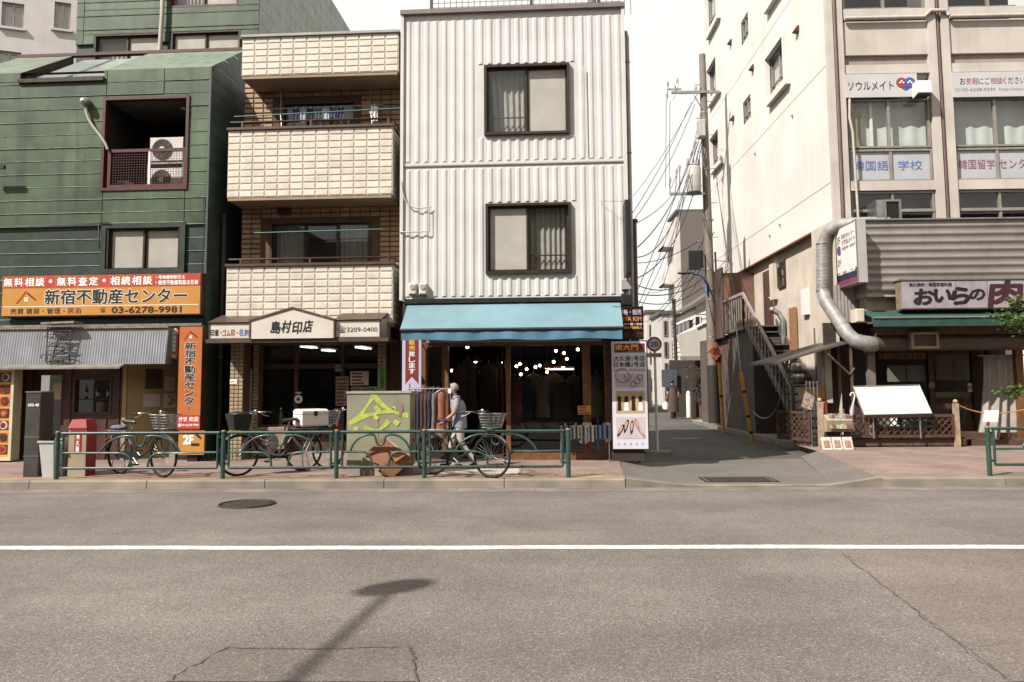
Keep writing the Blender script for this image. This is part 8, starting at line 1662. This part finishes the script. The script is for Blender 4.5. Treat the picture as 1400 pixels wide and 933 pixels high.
# ================================================================== street tree at the right edge
def spray(g, p0, p1, n, r=.16, size=.05):
    for i in range(n):
        f = random.random()**.8; p = Vector(p0).lerp(Vector(p1), f)+Vector((random.gauss(0, r*.5), random.gauss(0, r*.5), random.gauss(0, r*.32)))
        e = Vector((random.uniform(-1, .6), random.uniform(-1, 1), random.uniform(-.7, .5))).normalized()*size*random.uniform(.7, 1.4); f_ = e.cross(Vector((random.uniform(-.4, .4), random.uniform(-.4, .4), 1))).normalized()*size*.42
        g.add([p, p+e*.45+f_, p+e, p+e*.45-f_], [(0, 1, 2, 3)])
TLEAF = translucent('tree_leaf', '4e681f', .35)
random.seed(31); tx_, ty_ = 10.2, 13.3
t = thing('street_tree', 'street tree whose leafy branches reach in at the right edge', 'tree', FG, (tx_, ty_, SW))
lims = [((tx_, ty_, 1.9), pp(1362, 432, 13.0)), ((tx_, ty_, 2.2), pp(1385, 412, 13.3)), ((tx_, ty_, 1.3), pp(1372, 534, 13.1)), ((tx_, ty_, 1.6), pp(1385, 440, 12.8)), ((tx_, ty_, 2.6), (11.6, 13.6, 3.6)), ((tx_, ty_, 2.6), (10.0, 14.2, 3.9)), ((tx_, ty_, 2.4), (11.3, 12.6, 3.3)), ((tx_, ty_, 2.6), (10.3, 13.0, 4.2))]
part(t, 'trunk', G().tube([(tx_, ty_, SW), (tx_+.03, ty_, 1.4), (tx_, ty_, 2.8)], [.09, .075, .04], 10), M('bark', '4a3c30', .9, .25, 14, bump=.5, bsc=30))
g = G(); [g.tube(bezier(a, Vector(a).lerp(Vector(b), .35)+Vector((0, 0, .2)), Vector(a).lerp(Vector(b), .7)+Vector((0, 0, .12)), b, 6), [.03, .026, .02, .016, .012, .008, .005], 6) for a, b in lims]; part(t, 'branches', g, MATS['bark'])
g = G()
for i, (a, b) in enumerate(lims):
    a = Vector(a).lerp(Vector(b), .45); spray(g, a, b, 210 if i < 4 else 420, .22 if i < 4 else .55, .065)
    spray(g, Vector(b)+Vector((.3, 0, 0)), Vector(b), 110, .12, .06) if i < 4 else None
part(t, 'crown', g, TLEAF)
# street lamp on the near pavement (only its shadow reaches the picture)
sh = ground(540, 803); sa = ground(400, 933); hL = 8.0; off = Vector((-math.sin(AZ), -math.cos(AZ), 0))*(hL/math.tan(EL))
hd = Vector((sh.x, sh.y, 0))+off+Vector((0, 0, hL)); ar = Vector((sa.x, sa.y, 0))+off+Vector((0, 0, hL)); u = (ar-hd).normalized(); ba = ar+u*1.6
t = thing('street_lamp', 'tall street lamp on the near pavement behind the viewpoint', 'lamp', FG, (ba.x, ba.y, 0)); part(t, 'pole', G().tube([(ba.x, ba.y, 0), (ba.x, ba.y, hL-1.2)], [.1, .07], 12), STEEL); part(t, 'arm', G().tube(bezier((ba.x, ba.y, hL-1.2), (ba.x, ba.y, hL-.3), tuple(ar+Vector((-.1, -.6, -.1))), tuple(ar), 8)+[hd], .036, 8), STEEL); part(t, 'head', G().ball(hd, .2, 14, 8, (1.0, 1, 1.5)), M('lamp_grey', '77726c', .5))
# ================================================================== people
def figure(name, label, loc, rz, scale, J, E_, mats, extra=None, sub=2):
    """J: joint -> (x,y,z,radius x, radius y); E_: (a, b, material index). One skinned continuous body"""
    keys = list(J); me = bpy.data.meshes.new('body'); me.from_pydata([J[k][:3] for k in keys], [(keys.index(a), keys.index(b)) for a, b, _ in E_], [])
    ob = bpy.data.objects.new('body', me); COL.objects.link(ob)
    sk_ = ob.modifiers.new('s', 'SKIN'); sk_.use_smooth_shade = True; ob.modifiers.new('u', 'SUBSURF').levels = sub
    for i, k in enumerate(keys):
        v = me.skin_vertices[0].data[i]; v.radius = J[k][3:5]; v.use_root = (k == 'pelvis')
    bpy.context.view_layer.update()
    m2 = bpy.data.meshes.new_from_object(ob.evaluated_get(bpy.context.evaluated_depsgraph_get())); bpy.data.objects.remove(ob)
    m2.materials.clear(); [m2.materials.append(m) for m in mats]; m2.name = 'body'
    seg = [(Vector(J[a][:3]), Vector(J[b][:3]), mi, (J[a][3]+J[b][3])/2) for a, b, mi in E_]
    for p in m2.polygons:
        c = p.center; best = 1e9
        for a, b, mi, rr in seg:
            d = b-a; tt = max(0, min(1, (c-a).dot(d)/max(1e-9, d.length_squared))); q = (c-(a+d*tt)).length-rr*.6
            if q < best: best = q; p.material_index = mi
        p.use_smooth = True
    t = thing(name, label, 'person', FG, loc); t.rotation_euler.z = rz; t.scale = (scale,)*3; OFF[t.name] = (0, 0, 0)
    o = bpy.data.objects.new('body', m2); COL.objects.link(o); o.parent = t
    return t
SKIN = M('skin', '9a6a4e', .55, .08, 20); SHIRT = M('grey_checked_shirt', '7c7c86', .85, .14, 25); TROU = M('beige_trousers', '9a8f80', .85, .12, 8); SHOE = M('dark_shoe', '231d1a', .6); GREYH = M('grey_hair', '87827a', .8, .25, 60); BLKH = M('black_hair', '17130f', .6, .2, 40)
def hand(J, E_, w, d, side, mi):
    """palm, four unequal fingers and a thumb leaving the side of the palm, slightly curled"""
    w = Vector(w); d = Vector(d).normalized(); pl = w+d*.05; s = Vector((0, side, 0)); fwd_ = Vector((1, 0, 0)); n = f'h{side}'
    J[n+'p'] = (*pl, .026, .016); E_.append(('wr%d' % side, n+'p', mi))
    for i, (o, ln) in enumerate(((.024, .066), (.008, .075), (-.008, .07), (-.024, .055))):
        k = pl+fwd_*o+d*.035; tip = k+d*ln*.6+Vector((.004, -side*.012, 0)); tip2 = tip+d*ln*.4+Vector((0, -side*.018, 0)); J[n+f'k{i}'] = (*k, .0095, .0095); J[n+f't{i}'] = (*tip, .0085, .0085); J[n+f'e{i}'] = (*tip2, .007, .007); E_ += [(n+'p', n+f'k{i}', mi), (n+f'k{i}', n+f't{i}', mi), (n+f't{i}', n+f'e{i}', mi)]
    th_ = pl+fwd_*.04-d*.01; J[n+'th'] = (*th_, .0105, .0105); J[n+'tt'] = (*(th_+fwd_*.012+d*.035), .0085, .0085); E_ += [(n+'p', n+'th', mi), (n+'th', n+'tt', mi)]
def walker_skeleton(mi):
    sk, sh, tr, so = mi
    J = {'pelvis': (0, 0, .93, .15, .125), 'waist': (.015, 0, 1.08, .145, .115), 'chest': (.05, 0, 1.28, .165, .125), 'neckb': (.085, 0, 1.43, .075, .07), 'neck': (.11, 0, 1.5, .052, .052), 'jaw': (.145, 0, 1.565, .072, .068), 'head': (.135, 0, 1.64, .088, .08), 'crown': (.125, 0, 1.70, .066, .06),
         'sh1': (.05, .17, 1.385, .065, .065), 'sh-1': (.05, -.17, 1.385, .065, .065), 'el1': (.1, .24, 1.13, .046, .046), 'el-1': (-.04, -.245, 1.13, .046, .046), 'sl1': (.08, .225, 1.2, .062, .062), 'sl-1': (-.02, -.23, 1.2, .062, .062), 'wr1': (.3, .2, .98, .03, .028), 'wr-1': (.02, -.25, .9, .03, .028),
         'hip1': (.0, .085, .88, .105, .105), 'hip-1': (.0, -.085, .88, .105, .105), 'kn1': (-.03, .09, .5, .075, .075), 'kn-1': (.17, -.09, .51, .078, .078), 'an1': (-.3, .09, .16, .062, .062), 'an-1': (.26, -.09, .12, .066, .066), 'he1': (-.32, .09, .1, .04, .04), 'to1': (-.2, .1, .04, .042, .035), 'he-1': (.25, -.09, .05, .043, .04), 'to-1': (.44, -.1, .045, .042, .035)}
    E_ = [('pelvis', 'waist', tr), ('waist', 'chest', sh), ('chest', 'neckb', sh), ('neckb', 'neck', sk), ('neck', 'jaw', sk), ('jaw', 'head', sk), ('head', 'crown', sk)]
    for s in (1, -1):
        q = str(s); E_ += [('chest', 'sh'+q, sh), ('sh'+q, 'sl'+q, sh), ('sl'+q, 'el'+q, sk), ('el'+q, 'wr'+q, sk), ('pelvis', 'hip'+q, tr), ('hip'+q, 'kn'+q, tr), ('kn'+q, 'an'+q, tr), ('an'+q, 'he'+q, so), ('he'+q, 'to'+q, so)]
    hand(J, E_, J['wr1'][:3], (.75, -.1, -.65), 1, sk); hand(J, E_, J['wr-1'][:3], (.12, 0, -1), -1, sk)
    return J, E_
def head_bits(t, J, hair, mask=None, long=False):
    hx_, _, hz_ = J['head'][:3]; g = G()
    vs = []
    # hair cap: covers crown, back and sides, leaves the face open
    nu, nv = 18, 10
    for j in range(nv+1):
        ph_ = (math.pi*.64 if not long else math.pi*.78)*j/nv
        for i in range(nu):
            a = 2*math.pi*i/nu; lim = ph_*(1-.66*max(0, math.cos(a))) if not long else ph_*(1-.45*max(0, math.cos(a)))
            rr_ = .098+.003*math.sin(i*3.1+j*2); vs.append((hx_-.008+rr_*math.sin(lim)*math.cos(a)*1.02, rr_*.88*math.sin(lim)*math.sin(a), hz_+.015+rr_*math.cos(lim)))
    g.add(vs, [(j*nu+i, (j+1)*nu+i, (j+1)*nu+(i+1) % nu, j*nu+(i+1) % nu) for j in range(nv) for i in range(nu)], True); part(t, 'hair', g, hair, local=True)
    for s in (-1, 1): part(t, 'ear', G().ball((hx_-.005, s*.09, hz_-.02), .024, 8, 6, (.7, .4, 1.2)), SKIN, local=True); part(t, 'eye', G().ball((hx_+.086, s*.034, hz_+.0), .011, 8, 6), BLACK, local=True)
    part(t, 'nose', G().tube([(hx_+.088, 0, hz_+.0), (hx_+.108, 0, hz_-.035), (hx_+.088, 0, hz_-.045)], [.01, .016, .012], 8), SKIN, local=True); part(t, 'mouth', G().box(hx_+.078, hx_+.086, -.022, .022, hz_-.073, hz_-.066), M('lips', '7a453a', .6), local=True)
    if mask:
        vs = []
        for j in range(6):
            z = hz_-.1+.095*j/5
            for i in range(9): a = -1.25+2.5*i/8; bul = 1+.12*math.cos(a)*math.sin(math.pi*j/5); vs.append((hx_+.01+.1*math.cos(a)*bul, .092*math.sin(a)*bul, z))
        part(t, 'face_mask', G().add(vs, [(j*9+i, j*9+i+1, (j+1)*9+i+1, (j+1)*9+i) for j in range(5) for i in range(8)], True), mask, local=True)
        for s in (-1, 1): part(t, 'mask_loop', G().tube([(hx_+.04, s*.088, hz_-.02), (hx_-.015, s*.095, hz_+.0), (hx_-.02, s*.094, hz_-.04), (hx_+.04, s*.087, hz_-.07)], .003, 4), mask, local=True)
v = ground(629, 640, SW); J, E_ = walker_skeleton((0, 1, 2, 3))
for k in ('chest', 'waist', 'pelvis'): J[k] = (*J[k][:3], J[k][3]*1.04, J[k][4]*1.04)
t = figure('person', 'grey haired man in face mask, grey shirt and beige trousers walking left', (v.x, v.y, SW), R(180), 1.47/1.74, J, E_, [SKIN, SHIRT, TROU, SHOE])
head_bits(t, J, GREYH, M('mask_white', 'c9c6c0', .8))
# loose shirt tail and collar as clothing
rg = []
for z, ax, ay, cx in ((.83, .185, .15, 0.0), (.95, .185, .155, .01), (1.1, .178, .15, .02), (1.28, .185, .16, .045), (1.4, .13, .13, .07)): rg.append([(cx+ay*math.cos(q)*(1+.03*math.sin(3*q+z*9)), ax*math.sin(q)*(1+.03*math.sin(4*q)), z+.015*math.sin(2*q)) for q in [2*math.pi*i/18 for i in range(18)]])
part(t, 'shirt', G().loft(rg, caps=False), SHIRT, local=True); part(t, 'collar', G().tube([(.085+.07*math.cos(q), .075*math.sin(q), 1.455-.02*math.cos(q)) for q in [2*math.pi*i/12 for i in range(12)]], .018, 6, closed=True), SHIRT, local=True)
# woman seen from behind in the alley
BRD = M('brown_dress', '4a382e', .85, .1, 6); BLS = M('black_shirt', '1e1b1a', .85)
v = ground(921, 573); J, E_ = walker_skeleton((0, 1, 2, 3)); J['wr1'] = (.05, .26, .88, .03, .028); J['el1'] = (-.02, .25, 1.13, .046, .046)
J['an1'] = (-.12, .09, .13, .055, .055); J['he1'] = (-.13, .09, .06, .04, .04); J['to1'] = (.0, .1, .04, .042, .035); J['kn1'] = (.0, .09, .5, .07, .07); J['an-1'] = (.1, -.09, .12, .055, .055); J['kn-1'] = (.1, -.09, .51, .07, .07); J['he-1'] = (.09, -.09, .05, .04, .04); J['to-1'] = (.24, -.1, .045, .042, .035)
t = figure('person', 'person seen from behind in long brown sleeveless dress walking up the alley', (v.x, v.y, 0), R(97), 1.0, J, E_, [SKIN, BLS, BLS, SHOE])
head_bits(t, J, BLKH, long=True)
rg = []
for z, ax, ay, cx in ((.3, .25, .2, .02), (.5, .235, .19, .02), (.75, .215, .175, .01), (.95, .2, .16, .01), (1.1, .165, .14, .02), (1.28, .175, .145, .045), (1.4, .13, .12, .06)): rg.append([(cx+ay*math.cos(q), ax*math.sin(q)*(1+.03*math.sin(5*q)), z) for q in [2*math.pi*i/18 for i in range(18)]])
part(t, 'dress', G().loft(rg, caps=False), BRD, local=True)
b = thing('carrier_bag', 'pale carrier bag in the left hand of the alley walker', 'bag', FG, (v.x-.33, v.y, .4)); x, y = v.x-.33, v.y+.05; part(b, 'pouch', G().loft([[(x+rx*math.cos(q), y+.07*math.sin(q), zz) for q in [2*math.pi*i/10 for i in range(10)]] for zz, rx in ((.42, .1), (.5, .15), (.68, .12), (.74, .05))]), WHITE); part(b, 'strap', G().tube([(x-.03, y, .73), (x, y, .8), (x+.03, y, .73)], .008, 5), WHITE)
